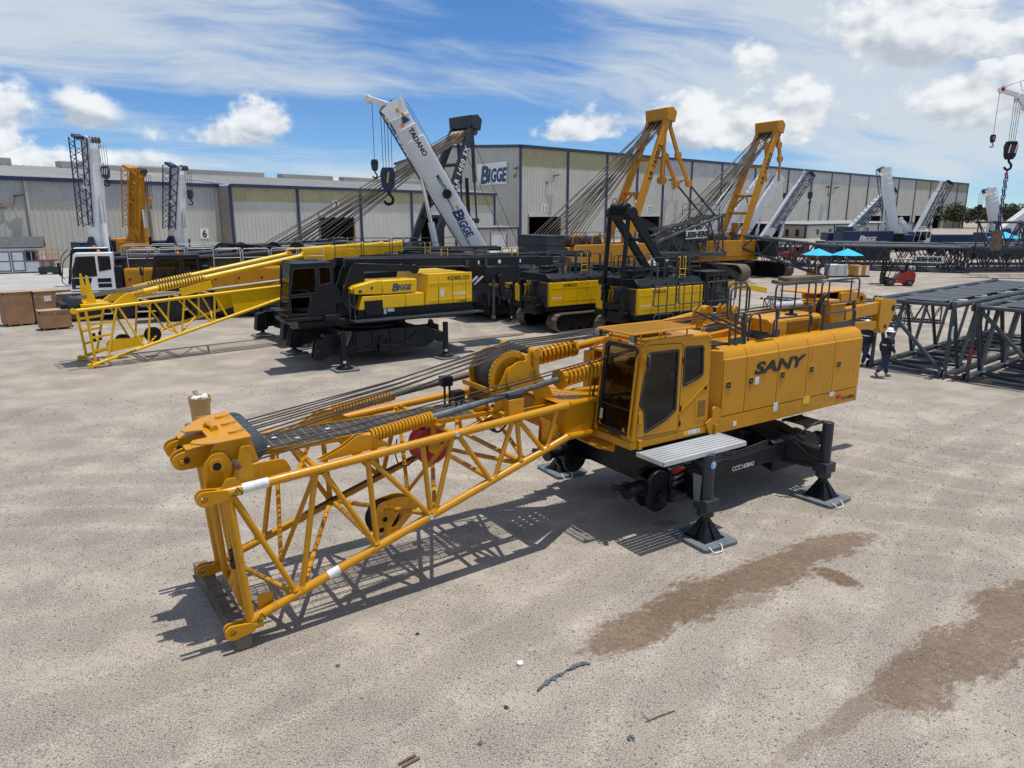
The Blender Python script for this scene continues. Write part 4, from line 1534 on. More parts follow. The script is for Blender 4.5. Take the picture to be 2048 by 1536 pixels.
    for i in range(5):
        a, b = cuts[i] + .007, cuts[i + 1] - .007
        for s in (-1, 1):
            mb = MB()
            P = [(s * 1.46, 2.07), (s * 1.50, 2.07), (s * 1.50, 3.22), (s * 1.475, 3.235), (s * 1.465, 3.27), (s * 1.43, 3.36), (s * 1.36, 3.42), (s * 1.26, 3.455), (s * 1.15, 3.46), (s * 1.15, 3.43), (s * 1.40, 3.3)]
            mb.prism(P, 'x', a, b)
            d = mb.build('house_door', Y, house, bevel=.008)
            if s < 0:
                mb = MB()
                mb.prism(rrect(lx[i] - .08, lx[i] + .10, 2.62, 2.78, .02), 'y', -1.512, -1.499)
                mb.build('latch_recess', Y, d, bevel=.004)
                mb = MB()
                mb.prism(rrect(lx[i] - .06, lx[i] + .06, 2.64, 2.76, .012), 'y', -1.517, -1.506)
                mb.build('latch', 'black_marking', d)
                mb = MB()
                mb.tube((lx[i], -1.516, 2.70), (lx[i], -1.522, 2.70), .012, 8)
                mb.build('latch_key', 'chrome', d)
    for s in (-1, 1):
        mb = MB()
        mb.bx(x0, x1 - .01, s * 1.47 - .028, s * 1.47 + .028, z0, 2.055)
        mb.build('skirt_panel', Y, house, bevel=.008)
    mb = MB()      # slanted front corner
    mb.prism([(-0.98, -1.22), (-0.74, -1.47), (-0.72, -1.47), (-0.72, -1.0), (-.98, -1.0)], 'z', z0, 3.40)
    B(mb, 'house_corner', bevel=.012)
    mb = MB()
    mb.bx(-2.15, -.98, -.45, .95, 3.2, 3.26)
    mb.bx(-1.0, -.72, -1.2, .9, 3.40, 3.45)
    B(mb, 'front_deck', bevel=.01)
    mb = MB()
    mb.bx(-1.0, -.35, -1.24, -.7, 3.465, 3.485)
    B(mb, 'grip_strip', K)
    text('SANY', .235, 'black_marking', house, (0.97, -1.505, 2.94), (1, 0, 0), (0, 0, 1), bold=.045, shear=.20, wide=1.85, space=1.0)
    for (x, z, w, h, m_) in ((-.30, 1.86, .05, .05, 'white_marking'), (.98, 2.02, .07, .10, 'sticker'), (2.05, 2.02, .12, .09, 'warning_yellow'), (3.0, 2.02, .09, .05, 'sticker'), (.30, 2.68, .06, .08, 'sticker')):
        mb = MB()
        mb.bx(x - w, x + w, -1.506, -1.5025, z - h, z + h)
        B(mb, 'sticker', m_, house)
    mb = MB()
    mb.prism(rrect(3.19, 3.35, 1.88, 1.97, .03), 'y', -1.52, -1.498)
    B(mb, 'marker_lamp', 'red_paint', house)
    text('CCC160842', .07, 'black_marking', house, (3.65, -1.5005, 1.86), (1, 0, 0), (0, 0, 1), bold=.02)
    # engine hood, tank, exhaust
    mb = MB()
    mb.prism([(-1.02, 3.44), (-1.02, 3.74), (-.92, 3.80), (-.35, 3.80), (-.30, 3.44)], 'x', 1.25, 3.08)
    hood = B(mb, 'engine_hood', bevel=.02)
    mb = MB()
    mb.bx(1.82, 2.98, -1.024, -1.018, 3.48, 3.72)
    B(mb, 'grille_recess', 'rope_rust', hood)
    for i in range(14):
        mb = MB()
        z = 3.487 + i * .0172
        mb.hexa([(1.82, -1.05, z), (2.98, -1.05, z), (2.98, -1.02, z + .004), (1.82, -1.02, z + .004), (1.82, -1.05, z + .005), (2.98, -1.05, z + .005), (2.98, -1.02, z + .009), (1.82, -1.02, z + .009)])
        B(mb, 'louvre_slat', Y, hood)
    mb = MB()
    mb.prism(rrect(1.76, 3.04, 3.455, 3.75, .02), 'y', -1.021, -1.017)
    B(mb, 'grille_frame', Y, hood)
    mb = MB()
    mb.bx(3.45, 4.0, -.98, -.2, 3.45, 3.95)
    mb.bx(3.42, 4.03, -1.01, -.17, 3.95, 3.985)
    tk = B(mb, 'tank_box', bevel=.015)
    mb = MB()
    mb.bx(3.5, 3.9, -.9, -.3, 3.985, 4.06)
    B(mb, 'tank_lid', parent=tk, bevel=.02)
    mb = MB()
    mb.tube((2.5, -.1, 3.92), (3.35, -.25, 3.92), .085, 14)
    B(mb, 'exhaust_silencer', 'galvanised')
    mb = MB()
    mb.path([(3.3, -.75, 3.5), (3.3, -.75, 3.95), (3.38, -.78, 4.12), (3.5, -.8, 4.2)], .055, 10, .1)
    B(mb, 'exhaust_pipe', K)
    mb = MB()
    mb.lathe([(0, .14), (.03, .14), (.04, .05), (.2, .04)], (2.3, -.75, 3.80), (0, 0, 1), 16)
    B(mb, 'filler_cap', K)
    mb = MB()
    mb.beam((0.4, .25, 3.5), (3.2, .25, 3.66), .35, .10)
    B(mb, 'deck_cover', bevel=.02)
    for k in range(5):
        mb = MB()
        mb.path([(.2, -.1 + .08 * k, 3.5), (.9, -.2 + .09 * k, 3.62), (1.2, 0 + .05 * k, 3.5)], .02, 6, .2)
        B(mb, 'hose', 'hose')
    # ---------------- handrails
    G = 'rail_grey'

    def frame_rail(xa, xb, zb, zt, y, post=None, kick=None, mids=(), r=.02, fil=.12):
        mb = MB()
        mb.path([(xa, y, zb), (xa, y, zt), (xb, y, zt), (xb, y, zb)], r, 8, fil, closed=True)
        for x in mids:
            mb.tube((x, y, zb), (x, y, zt), r * .9, 8)
        for x in (post or ()):
            mb.tube((x, y, 3.44), (x, y, zb + .02), r, 8)
            mb.bx(x - .05, x + .05, y - .04, y + .04, 3.44, 3.452)
            mb.bx(x - .035, x + .035, y - .03, y + .03, zb - .18, zb - .02)
        o = mb.build('handrail', G, R)
        if kick:
            mb = MB()
            mb.bx(xa, xb, y - .006, y + .006, kick[0], kick[1])
            mb.build('kick_plate', G, o)
        return o

    frame_rail(-.42, .14, 4.07, 4.60, -1.28, (-.2, .05), mids=(-.15,))
    frame_rail(-.30, .26, 3.95, 4.66, -1.12, (.2,), mids=(.05,))
    frame_rail(1.08, 2.45, 4.05, 4.58, -1.2, (1.2, 2.35), mids=(1.28, 1.75, 2.2))
    frame_rail(2.68, 4.12, 4.05, 4.57, -1.2, (2.85, 4.0), mids=(2.95, 3.8))
    mb = MB()
    mb.path([(-.38, -1.28, 3.44), (-.38, -1.28, 3.9), (.1, -1.28, 3.9), (.1, -1.28, 3.44)], .022, 8, .12)
    mb.path([(.30, -1.2, 3.44), (.32, -1.2, 4.02), (.62, -1.2, 4.02), (.72, -1.2, 3.44)], .022, 8, .14)
    mb.path([(1.1, -1.2, 3.44), (1.1, -1.2, 3.86), (2.42, -1.2, 3.84), (2.42, -1.2, 3.6)], .022, 8, .14)
    mb.path([(2.8, -1.2, 3.44), (2.8, -1.2, 3.84), (4.08, -1.2, 3.84), (4.08, -1.2, 3.4)], .022, 8, .1)
    rl = mb.build('lower_rail', G, R)
    for a, b, c, d_ in ((-.38, .1, 3.46, 3.58), (1.1, 1.32, 3.46, 3.62), (2.82, 4.08, 3.47, 3.60)):
        mb = MB()
        mb.bx(a, b, -1.206 if a > 0 else -1.286, -1.194 if a > 0 else -1.274, c, d_)
        mb.build('kick_plate', G, rl)
    # folded ladder
    mb = MB()
    for y in (-.72, -1.08):
        mb.tube((-.80, y, 4.10), (.85, y, 3.44), .022, 8)
    lad = mb.build('ladder', G, R)
    for i in range(5):
        t = (i + .3) / 5
        x, z = -.80 + 1.65 * t, 4.10 - .66 * t
        mb = MB()
        mb.tube((x, -1.08, z), (x, -.72, z), .016, 8)
        mb.build('rung', G, lad)
    mb = MB()
    for k in range(4):
        mb.beam((.5 + k * .09, -1.1, 3.5 + .0 * k), (.56 + k * .09, -1.1, 3.6), .02, .4, up=(0, 1, 0))
    mb.bx(.45, 1.0, -1.32, -1.28, 3.5, 3.56)
    B(mb, 'step_plate', K)
    cab(R, B)
    undercarriage(R, B)
    return R


def cab(R, B):
    Y, K = 'crane_yellow', 'chassis_black'
    zb, zt = 1.96, 3.80
    def fx(z):
        return -3.11 + (z - zb) * 0.105
    ys, yf = -1.50, -0.42
    # near side wall with door window and rear window
    out = rpoly([(-3.11, zb), (-1.12, zb), (-1.16, 3.72), (-1.26, zt), (-2.82, zt), (-2.93, 3.7)], .07, 4)
    dw = rpoly([(-2.955, 2.62), (-2.80, 3.58), (-2.02, 3.57), (-2.02, 2.40), (-2.30, 2.24), (-2.80, 2.08), (-2.84, 2.50)], .05, 3)
    rw = rpoly([(-1.87, 2.83), (-1.87, 3.60), (-1.36, 3.58), (-1.33, 3.02), (-1.42, 2.96)], .06, 3)
    sh = B(holed(out, [dw, rw], 'y', ys, ys + .05), 'cab', bevel=.008)
    far = B(holed(out, [rpoly([(-2.85, 2.5), (-2.8, 3.58), (-1.36, 3.58), (-1.36, 2.6)], .06)], 'y', yf - .05, yf), 'cab_side', parent=sh)
    # front wall, leaning back
    ws = rpoly([(-1.40, 2.06), (-1.38, 3.66), (-.53, 3.66), (-.50, 2.06)], .1, 4)
    fo = [(ys + .01, zb), (ys + .01, zt - .08), (yf - .01, zt - .08), (yf - .01, zb)]
    lean = lambda v: (v[0] + fx(v[2]) + 3.11, v[1], v[2])
    B(holed(fo, [ws], 'x', -3.11, -3.06, lean), 'cab_front', parent=sh)
    # soft edges
    mb = MB()
    for y in (ys + .035, yf - .035):
        mb.tube((fx(zb) + .03, y, zb), (fx(3.7) + .03, y, 3.7), .05, 12)
        mb.tube((fx(3.7) + .03, y, 3.7), (-2.80, y, zt - .03), .05, 12)
        mb.tube((-2.80, y, zt - .03), (-1.26, y, zt - .03), .05, 12)
        mb.tube((-1.26, y, zt - .03), (-1.18, y, 3.70), .05, 12)
    mb.tube((fx(3.7) + .05, ys + .03, 3.72), (fx(3.7) + .05, yf - .03, 3.72), .05, 12)
    B(mb, 'cab_edge', parent=sh)
    mb = MB()
    mb.bx(-2.86, -1.2, ys + .03, yf - .03, zt - .03, zt + .012)
    mb.bx(-1.2, -1.14, ys + .03, yf - .02, zb, 3.74)
    mb.bx(-3.05, -1.12, ys + .03, yf - .03, zb, zb + .05)
    B(mb, 'cab_roof', parent=sh, bevel=.01)
    mb = MB()
    mb.prism(rrect(-2.72, -1.95, -1.25, -.6, .06), 'z', zt + .014, zt + .03)
    B(mb, 'roof_hatch', 'dark_glass', sh)
    mb = MB()
    mb.prism([(-3.13, -1.50), (-.80, -1.50), (-.80, -.36), (-3.13, -.36)], 'z', 1.80, 1.955)
    B(mb, 'cab_base', parent=sh, bevel=.02)
    # glass and gaskets
    def pane(poly, name, y=None, front=False):
        if front:
            mb = holed(grow(poly, -.002), [], 'x', -3.098, -3.09, lean)
            g = mb.build(name, 'cab_glass', sh)
            r = holed(grow(poly, .03), [grow(poly, -.045)], 'x', -3.122, -3.085, lean)
        else:
            mb = holed(grow(poly, -.002), [], 'y', y + .012, y + .02)
            g = mb.build(name, 'cab_glass', sh)
            r = holed(grow(poly, .012), [grow(poly, -.035)], 'y', y - .010, y + .03)
        r.build('gasket', 'rubber', g)
        return g
    pane(ws, 'windshield', front=True)
    pane(dw, 'door_window', ys)
    pane(rw, 'rear_window', ys)
    mb = MB()
    mb.beam((fx(2.52) - .008, -1.39, 2.52), (fx(2.52) - .008, -.50, 2.52), .02, .035)
    B(mb, 'window_bar', 'rubber', sh)
    # door seam, hinges, handle, vent
    mb = MB()
    ds = rpoly([(-3.03, 2.02), (-2.86, 3.73), (-1.92, 3.68), (-1.93, 1.99)], .08, 3)
    mb.path([(x, ys - .002, z) for x, z in ds], .006, 4, closed=True)
    B(mb, 'door_seam', 'black_marking', sh)
    mb = MB()
    for z in (3.34, 2.42, 2.12):
        mb.tube((-1.90, ys - .012, z - .05), (-1.90, ys - .012, z + .05), .014, 8)
    B(mb, 'door_hinge', K, sh)
    mb = MB()
    mb.prism(rrect(-2.985, -2.90, 2.28, 2.50, .03), 'y', ys - .02, ys)
    B(mb, 'door_handle', Y, sh, bevel=.006)
    mb = MB()
    mb.prism(rrect(-1.50, -1.16, 2.10, 2.54, .03), 'y', ys - .008, ys)
    v = B(mb, 'vent_panel', parent=sh, bevel=.004)
    for i in range(8):
        mb = MB()
        z = 2.18 + i * .042
        mb.bx(-1.44, -1.22, ys - .0105, ys - .008, z, z + .016)
        B(mb, 'vent_slot', 'black_marking', sh)
    mb = MB()
    mb.beam((-1.95, ys - .006, 2.32), (-1.18, ys - .006, 2.84), .014, .03)
    B(mb, 'pressed_line', parent=sh)
    mb = MB()
    mb.prism(rrect(-1.28, -1.20, 2.70, 2.76, .02), 'y', ys - .01, ys)
    B(mb, 'lock', 'black_marking', sh)
    # grab rails
    mb = MB()
    mb.path([(fx(2.0) - .02, -1.46, 2.02), (fx(2.1) - .09, -1.47, 2.1), (fx(3.5) - .09, -1.47, 3.5), (fx(3.5), -1.45, 3.58)], .022, 8, .06)
    B(mb, 'grab_rail', parent=sh)
    mb = MB()
    mb.path([(-2.95, -.30, 2.25), (-3.15, -.28, 2.25), (-3.02, -.26, 3.55), (-2.9, -.3, 3.6)], .018, 8, .08)
    B(mb, 'grab_rail', parent=sh)
    mb = MB()
    mb.path([(fx(3.6) - .05, -1.50, 3.52), (-3.05, -1.66, 3.60), (-2.98, -1.66, 3.30)], .014, 6, .05)
    B(mb, 'mirror_arm', parent=sh)
    mb = MB()
    mb.prism(rrect(-.09, .09, -.17, .17, .085, 5), 'x', 0, .05)
    mir = B(mb, 'mirror', 'rubber', sh, bevel=.012)
    mir.location = (-2.99, -1.68, 3.44)
    mir.rotation_euler = (0, 0, radians(-35))
    # lamps
    mb = MB()
    mb.tube((-3.0, -1.30, 3.755), (-3.0, -1.22, 3.755), .028, 12)
    B(mb, 'lamp_end', 'white_paint', sh)
    mb = MB()
    mb.tube((-3.0, -1.14, 3.755), (-3.0, -1.05, 3.755), .030, 12)
    B(mb, 'lamp_amber', 'amber', sh)
    mb = MB()
    mb.tube((-3.0, -1.05, 3.755), (-3.0, -.94, 3.755), .030, 12)
    B(mb, 'lamp_red', 'red_paint', sh)
    for y in (-1.46, -.52):
        mb = MB()
        mb.bx(-3.17, -3.10, y - .07, y + .07, 3.80, 3.95)
        l_ = B(mb, 'work_lamp', 'rubber', sh, bevel=.012)
        mb = MB()
        mb.bx(-3.175, -3.169, y - .055, y + .055, 3.815, 3.935)
        mb.build('lamp_lens', 'lamp_glass', l_)
    mb = MB()
    mb.path([(-3.1, -1.46, 3.86), (-3.02, -1.42, 3.74), (-2.9, -1.42, 3.76), (-2.86, -1.40, 3.80)], .008, 5, .03)
    B(mb, 'lamp_cable', 'hose', sh)
    # roof guard
    g0, g1, h0, h1, gz = -3.22, -1.64, -1.52, -.58, 3.955
    mb = MB()
    mb.path([(g0, h0, gz), (g1, h0, gz), (g1, h1, gz), (g0, h1, gz)], .022, 6, .04, closed=True)
    for (x, y) in ((-2.9, -1.40), (-2.3, -1.42), (-1.75, -1.42), (-2.9, -.62), (-1.75, -.62)):
        mb.beam((x, y, zt), (x, y, gz), .03, .02)
    gd = B(mb, 'roof_guard', parent=sh)
    for i in range(13):
        mb = MB()
        y = h0 + (h1 - h0) * (i + .5) / 13
        mb.bx(g0, g1, y - .014, y + .014, gz - .006, gz + .006)
        B(mb, 'guard_bar', parent=sh)
    mb = MB()
    for i in range(6):
        x = g0 + (g1 - g0) * (i + .5) / 6
        mb.bx(x - .008, x + .008, h0, h1, gz - .014, gz - .007)
    B(mb, 'guard_cross_bar', parent=sh)
    mb = MB()
    for x in (-1.35, -2.45):
        mb.path([(x + .04 * cos(a * pi / 4), -1.44, 3.87 + .04 * sin(a * pi / 4)) for a in range(8)], .012, 5, closed=True)
    B(mb, 'lifting_eye', parent=sh)
    # wiper
    mb = MB()
    mb.beam((fx(2.9) - .03, -.36, 3.0), (fx(2.4) - .03, -.34, 2.45), .02, .02)
    mb.beam((fx(2.6) - .04, -.36, 2.72), (fx(2.3) - .04, -.30, 2.3), .03, .03)
    B(mb, 'wiper', 'rubber', sh)
    # inside
    mb = MB()
    mb.bx(-2.35, -1.75, -1.2, -.65, 2.28, 2.46)
    mb.prism([(-1.85, 2.46), (-1.72, 2.46), (-1.55, 3.15), (-1.68, 3.15)], 'y', -1.18, -.67)
    mb.prism([(-1.66, 3.15), (-1.54, 3.15), (-1.49, 3.40), (-1.60, 3.40)], 'y', -1.05, -.80)
    mb.bx(-2.2, -1.8, -1.05, -.8, 2.0, 2.28)
    st = B(mb, 'seat', 'seat_fabric', sh, bevel=.03)
    text('SANY', .06, 'white_marking', sh, (-1.75, -1.19, 3.0), (1, 0, 0), (0, 0, 1), bold=.03, shear=.3, wide=1.6)
    for y in (-1.32, -.56):
        mb = MB()
        mb.bx(-2.5, -1.85, y - .09, y + .09, 2.02, 2.58)
        B(mb, 'console', 'interior', sh, bevel=.03)
        mb = MB()
        mb.tube((-2.4, y, 2.58), (-2.42, y, 2.74), .015, 8)
        mb.lathe([(0, .02), (.06, .032), (.1, .02)], (-2.42, y, 2.73), (0, 0, 1), 10)
        B(mb, 'joystick', 'hose', sh)
    mb = MB()
    mb.bx(-2.95, -2.86, -.66, -.46, 2.62, 2.92)
    mb.tube((-2.9, -.5, 2.0), (-2.9, -.5, 2.65), .02, 8)
    B(mb, 'monitor', 'interior', sh, bevel=.01)
    mb = MB()
    mb.bx(-2.954, -2.951, -.645, -.475, 2.65, 2.89)
    B(mb, 'screen', 'fluid_blue', sh)
    mb = MB()
    for i in range(7):
        y = -1.30 + i * .14
        mb.tube((-1.26, y, 2.6), (-1.26, y, 3.6), .008, 6)
    for z in (2.6, 2.85, 3.1, 3.35, 3.6):
        mb.tube((-1.26, -1.32, z), (-1.26, -.44, z), .008, 6)
    B(mb, 'rear_guard', 'rubber', sh)
    mb = MB()
    mb.bx(-1.24, -1.21, ys + .05, yf - .05, 2.0, 3.7)
    mb.bx(-3.02, -1.3, ys + .06, yf - .06, 2.01, 2.03)
    B(mb, 'cab_lining', 'interior', sh)
    mb = MB()
    for y in (-1.0, -.8):
        mb.beam((-2.75, y, 2.05), (-2.9, y, 2.3), .07, .02)
        mb.beam((-2.9, y, 2.1), (-2.82, y, 2.42), .015, .015)
    B(mb, 'pedal', 'hose', sh)
    # stickers and number
    mb = MB()
    mb.hexa([(fx(2.2) - .014, -.64, 2.2), (fx(2.2) - .014, -.56, 2.2), (fx(2.2) - .012, -.56, 2.2), (fx(2.2) - .012, -.64, 2.2),
             (fx(2.4) - .014, -.64, 2.4), (fx(2.4) - .014, -.56, 2.4), (fx(2.4) - .012, -.56, 2.4), (fx(2.4) - .012, -.64, 2.4)])
    B(mb, 'sticker', 'sticker', sh)
    for y in (-1.26, -.58):
        mb = MB()
        x = fx(2.14) - .016
        mb.raw([(x, y - .045, 2.10), (x, y + .045, 2.10), (x, y, 2.18)], [(0, 1, 2)])
        B(mb, 'warning_triangle', 'amber', sh)
    text('CCC160842', .075, 'black_marking', sh, (-3.118, -.88, 2.0), (0, -1, 0), (0, 0, 1), bold=.02, wide=1.2)
    for x, w, m_ in ((-1.72, .05, 'warning_yellow'), (-1.60, .06, 'sticker'), (-1.47, .06, 'white_marking'), (-1.36, .035, 'sticker')):
        mb = MB()
        mb.bx(x - w, x + w, -1.5035, -1.5005, 1.85, 1.94)
        B(mb, 'sticker', m_, sh)
    # mounting brackets
    mb = MB()
    mb.prism(rpoly([(-1.10, 1.78), (-.78, 1.78), (-.80, 2.25), (-.98, 2.34), (-1.06, 2.30), (-1.04, 2.12), (-1.22, 2.02)], .03), 'y', -1.56, -1.52)
    mb.bx(-1.0, -.96, -1.62, -1.56, 1.80, 1.98)
    mb.bx(-2.98, -2.90, -1.56, -1.50, 1.80, 1.98)
    B(mb, 'mount_bracket', parent=sh, bevel=.006)
    # front step
    mb = MB()
    mb.path([(-2.9, -.10, 1.72), (-3.30, -.12, 1.72), (-3.34, -.88, 1.72), (-3.05, -.95, 1.72)], .022, 6, .05)
    stp = B(mb, 'front_step', parent=sh)
    for i in range(6):
        x = -3.30 + i * .055
        mb = MB()
        mb.bx(x - .012, x + .012, -.86, -.12, 1.705, 1.735)
        B(mb, 'step_slat', parent=sh)
    mb = MB()
    mb.bx(-3.02, -2.98, -.9, -.1, 1.60, 1.80)
    mb.prism([(-3.3, 1.70), (-3.0, 1.70), (-3.0, 1.58)], 'y', -.9, -.88)
    B(mb, 'step_bracket', parent=sh)
    # galvanised side platform
    mb = MB()
    a0, a1, b0, b1, z = -3.05, -.85, -2.26, -1.56, 1.77
    mb.bx(a0, a1, b0, b0 + .02, z - .07, z + .012)
    mb.bx(a0, a0 + .02, b0, b1, z - .07, z + .012)
    mb.bx(a1 - .02, a1, b0, b1, z - .07, z + .012)
    pf = B(mb, 'side_platform', 'galvanised')
    np_ = 7
    for i in range(np_):
        y0 = b0 + .025 + i * (b1 - b0 - .03) / np_
        y1 = y0 + (b1 - b0 - .03) / np_ - .014
        mb = MB()
        mb.bx(a0 + .02, a1 - .02, y0, y1, z - .01, z - .004)
        mb.bx(a0 + .02, a1 - .02, y0, y0 + .008, z - .004, z + .01)
        mb.bx(a0 + .02, a1 - .02, y1 - .008, y1, z - .004, z + .01)
        B(mb, 'grip_plank', 'galvanised', pf)


def undercarriage(R, B):
    K = 'chassis_black'
    mb = MB()
    mb.lathe([(0, 1.15), (.06, 1.15), (.06, 1.05), (.20, 1.05), (.20, 1.12), (.30, 1.12)], (0, 0, 1.33), (0, 0, 1), 40)
    B(mb, 'slew_ring', K)
    mb = MB()
    mb.prism(rpoly([(-1.25, 1.34), (1.25, 1.34), (1.35, .95), (1.0, .58), (-1.0, .58), (-1.35, .95)], .15), 'y', -.95, .95)
    mb.prism(circ(0, 0, 1.2, 28), 'z', 1.2, 1.335)
    car = B(mb, 'car_body', K, bevel=.02)
    for sx in (-1, 1):
        mb = MB()
        xa, xb = (sx * 1.0, sx * 2.1)
        xa, xb = min(xa, xb), max(xa, xb)
        P = [(-1.55, .55), (-1.55, 1.22), (-.9, 1.38), (.9, 1.38), (1.55, 1.22), (1.55, .55), (.9, .72), (-.9, .72)]
        mb.prism(P, 'x', xa, xb)
        B(mb, 'cross_beam', K, car, bevel=.03)
    for sx in (-1, 1):
        for sy in (-1, 1):
            for o in (0, .30):
                mb = MB()
                x = sx * 2.32
                yy = sy * (1.15 + o)
                out = rpoly([(x - .32, .62), (x - .28, 1.15), (x - .05, 1.28), (x + .25, 1.15), (x + .3, .6), (x + .1, .42), (x - .15, .42)], .12, 4)
                mb.prism(out, 'y', yy - .05, yy + .05)
                B(mb, 'track_hook', K, car, bevel=.02)
            mb = MB()
            mb.tube((sx * 2.32, sy * 1.0, .72), (sx * 2.32, sy * 1.56, .72), .13, 18)
            mb.tube((sx * 2.32, sy * 1.56, .72), (sx * 2.32, sy * 1.60, .72), .09, 16)
            B(mb, 'hook_pin', K, car)
            mb = MB()
            mb.lathe([(0, .10), (.02, .2), (.06, .2), (.07, .13), (.38, .13), (.40, .17), (.46, .17)], (sx * 2.55, sy * 1.28, .92), (sx, 0, 0), 20)
            mb.tube((sx * 3.0, sy * 1.28, .98), (sx * 3.35, sy * 1.28, 1.06), .05, 12)
            B(mb, 'pin_cylinder', K, car)
            # swing arm and jack
            jx, jy = sx * 1.84, sy * 2.22
            mb = MB()
            bx_, by_ = sx * 1.55, sy * 1.45
            hx = jx - bx_
            hy = jy - by_
            for zz, t in ((1.30, .07), (.74, .07)):
                mb.beam((bx_ - hx * .3, by_ - hy * .3, zz), (jx, jy, zz if zz < 1 else 1.05), .42, t, w1=.26)
            for o in (-.13, .13):
                ox, oy = -hy * o / .85, hx * o / .85
                mb.slab([(bx_ - hx * .3 + ox, by_ - hy * .3 + oy, .72), (jx + ox * .7, jy + oy * .7, .72), (jx + ox * .7, jy + oy * .7, 1.05), (bx_ - hx * .3 + ox, by_ - hy * .3 + oy, 1.40)], .03)
            B(mb, 'jack_arm', K, car)
            mb = MB()
            mb.tube((jx, jy, .52), (jx, jy, 1.72), .115, 20)
            mb.tube((jx, jy, .50), (jx, jy, .62), .16, 20)
            mb.bx(jx - .17, jx + .17, jy - .17, jy + .17, .62, .84)
            jk = B(mb, 'jack', 'dark_grey_paint', bevel=.012)
            mb = MB()
            mb.tube((jx, jy, .36), (jx, jy, .52), .075, 16)
            B(mb, 'jack_rod', 'chrome', jk)
            mb = MB()
            b_, t_ = .235, .075
            mb.hexa([(jx - b_, jy - b_, .09), (jx + b_, jy - b_, .09), (jx + b_, jy + b_, .09), (jx - b_, jy + b_, .09), (jx - t_, jy - t_, .42), (jx + t_, jy - t_, .42), (jx + t_, jy + t_, .42), (jx - t_, jy + t_, .42)])
            mb.tube((jx, jy, .38), (jx, jy, .47), .10, 16)
            mb.bx(jx - b_ - .03, jx + b_ + .03, jy - b_ - .03, jy + b_ + .03, .072, .095)
            for a in range(4):
                c, s_ = cos(a * pi / 2), sin(a * pi / 2)
                mb.beam((jx + c * .26, jy + s_ * .26, .10), (jx + c * .075, jy + s_ * .075, .42), .02, .03)
            B(mb, 'jack_foot', K, jk)
            mb = MB()
            mb.path([(jx - sx * .5, jy - sy * .5, 1.3), (jx - sx * .3, jy - sy * .2, 1.65), (jx - sx * .05, jy - sy * .15, 1.72)], .02, 6, .15)
            mb.path([(jx - sx * .5, jy - sy * .4, 1.25), (jx - sx * .25, jy - sy * .28, 1.0), (jx - sx * .14, jy - sy * .05, .9)], .018, 6, .15)
            B(mb, 'jack_hose', 'hose', jk)
            if sx < 0 and sy < 0:
                mb = MB()
                mb.tube((jx, jy - .114, 1.52), (jx, jy - .119, 1.52), .075, 20)
                B(mb, 'number_disc', 'fluid_blue', jk)
                text('3', .09, 'white_marking', jk, (jx, jy - .121, 1.52), (1, 0, 0), (0, 0, 1), bold=.02)
                mb = MB()
                mb.slab([(jx - .24, jy + .10, .8), (jx - .16, jy + .02, .8), (jx - .14, jy + .02, 1.3), (jx - .27, jy + .12, 1.35)], .01)
                B(mb, 'tread_plate', 'rod_grey', jk)
    text('CCC160842', .095, 'white_marking', car, (0.0, -1.562, .90), (1, 0, 0), (0, 0, 1), bold=.02)
    mb = MB()
    mb.prism([(-1.0, .80), (1.0, .80), (1.0, 1.15), (-1.0, 1.15)], 'y', -1.555, -1.4)
    B(mb, 'side_beam', K, car, bevel=.03)
    # steps, hoses and couplings under the house
    mb = MB()
    for i in range(5):
        mb.bx(1.75 + i * .13, 1.84 + i * .13, -1.75, -1.2, 1.52, 1.55)
    mb.bx(1.7, 2.4, -1.78, -1.74, 1.5, 1.56)
    mb.bx(1.7, 2.4, -1.22, -1.18, 1.5, 1.56)
    B(mb, 'step_grid', K, car)
    for k in range(4):
        mb = MB()
        mb.path([(-1.2, -1.0 - .08 * k, 1.25 - .03 * k), (-.4, -1.62 - .01 * k, 1.28 - .04 * k), (.5, -1.62, 1.36 - .05 * k), (1.2, -1.3, 1.2 - .05 * k), (1.7, -1.66, 1.1)], .018, 6, .3)
        B(mb, 'hose', 'hose', car)
    for k, (m_, z) in enumerate((('red_paint', 1.22), ('steel', 1.10), ('steel', .98))):
        mb = MB()
        mb.tube((-2.02, -1.62, z), (-1.82, -1.60, z + .02), .035, 10)
        mb.tube((-2.04, -1.62, z), (-2.10, -1.62, z - .005), .045, 12)
        B(mb, 'coupling', m_, car)
    mb = MB()
    mb.path([(-2.2, -1.7, .74), (-1.6, -1.75, .80), (-1.5, -1.9, .8)], .03, 8, .1)
    mb.bx(-2.16, -2.0, -1.74, -1.66, .70, .82)
    B(mb, 'tie_rod', 'dark_grey_paint', car)


main = main_crane()


def world_of(x, y, z=0.0, cx=CX, cy=CY, th=CTH):
    a = radians(th)
    return (cx + x * cos(a) - y * sin(a), cy + x * sin(a) + y * cos(a), z)


# jack pads, each lying loose under a jack
def jack_pad(loc, rz, w, d, label, group, ropes=True, mat='pad_blue'):
    r = thing('jack_pad', label, 'pad', loc, rz, group)
    mb = MB()
    hl = [circ(w / 2 - .10, -d / 2 + .16, .022, 8), circ(w / 2 - .10, -d / 2 + .42, .022, 8)] if ropes else []
    p = holed(rrect(-w / 2, w / 2, -d / 2, d / 2, .07), hl, 'z', 0.006, .07)
    p.build('plate', mat, r, bevel=.008)
    if ropes:
        mb = MB()
        mb.path([(w / 2 - .10, -d / 2 + .16, .06), (w / 2 - .02, -d / 2 + .10, .11), (w / 2 + .09, -d / 2 + .12, .03), (w / 2 + .10, -d / 2 + .34, .03), (w / 2 - .02, -d / 2 + .40, .11), (w / 2 - .10, -d / 2 + .42, .06)], .010, 6, .06)
        mb.build('rope_handle', 'white_marking', r)
    return r


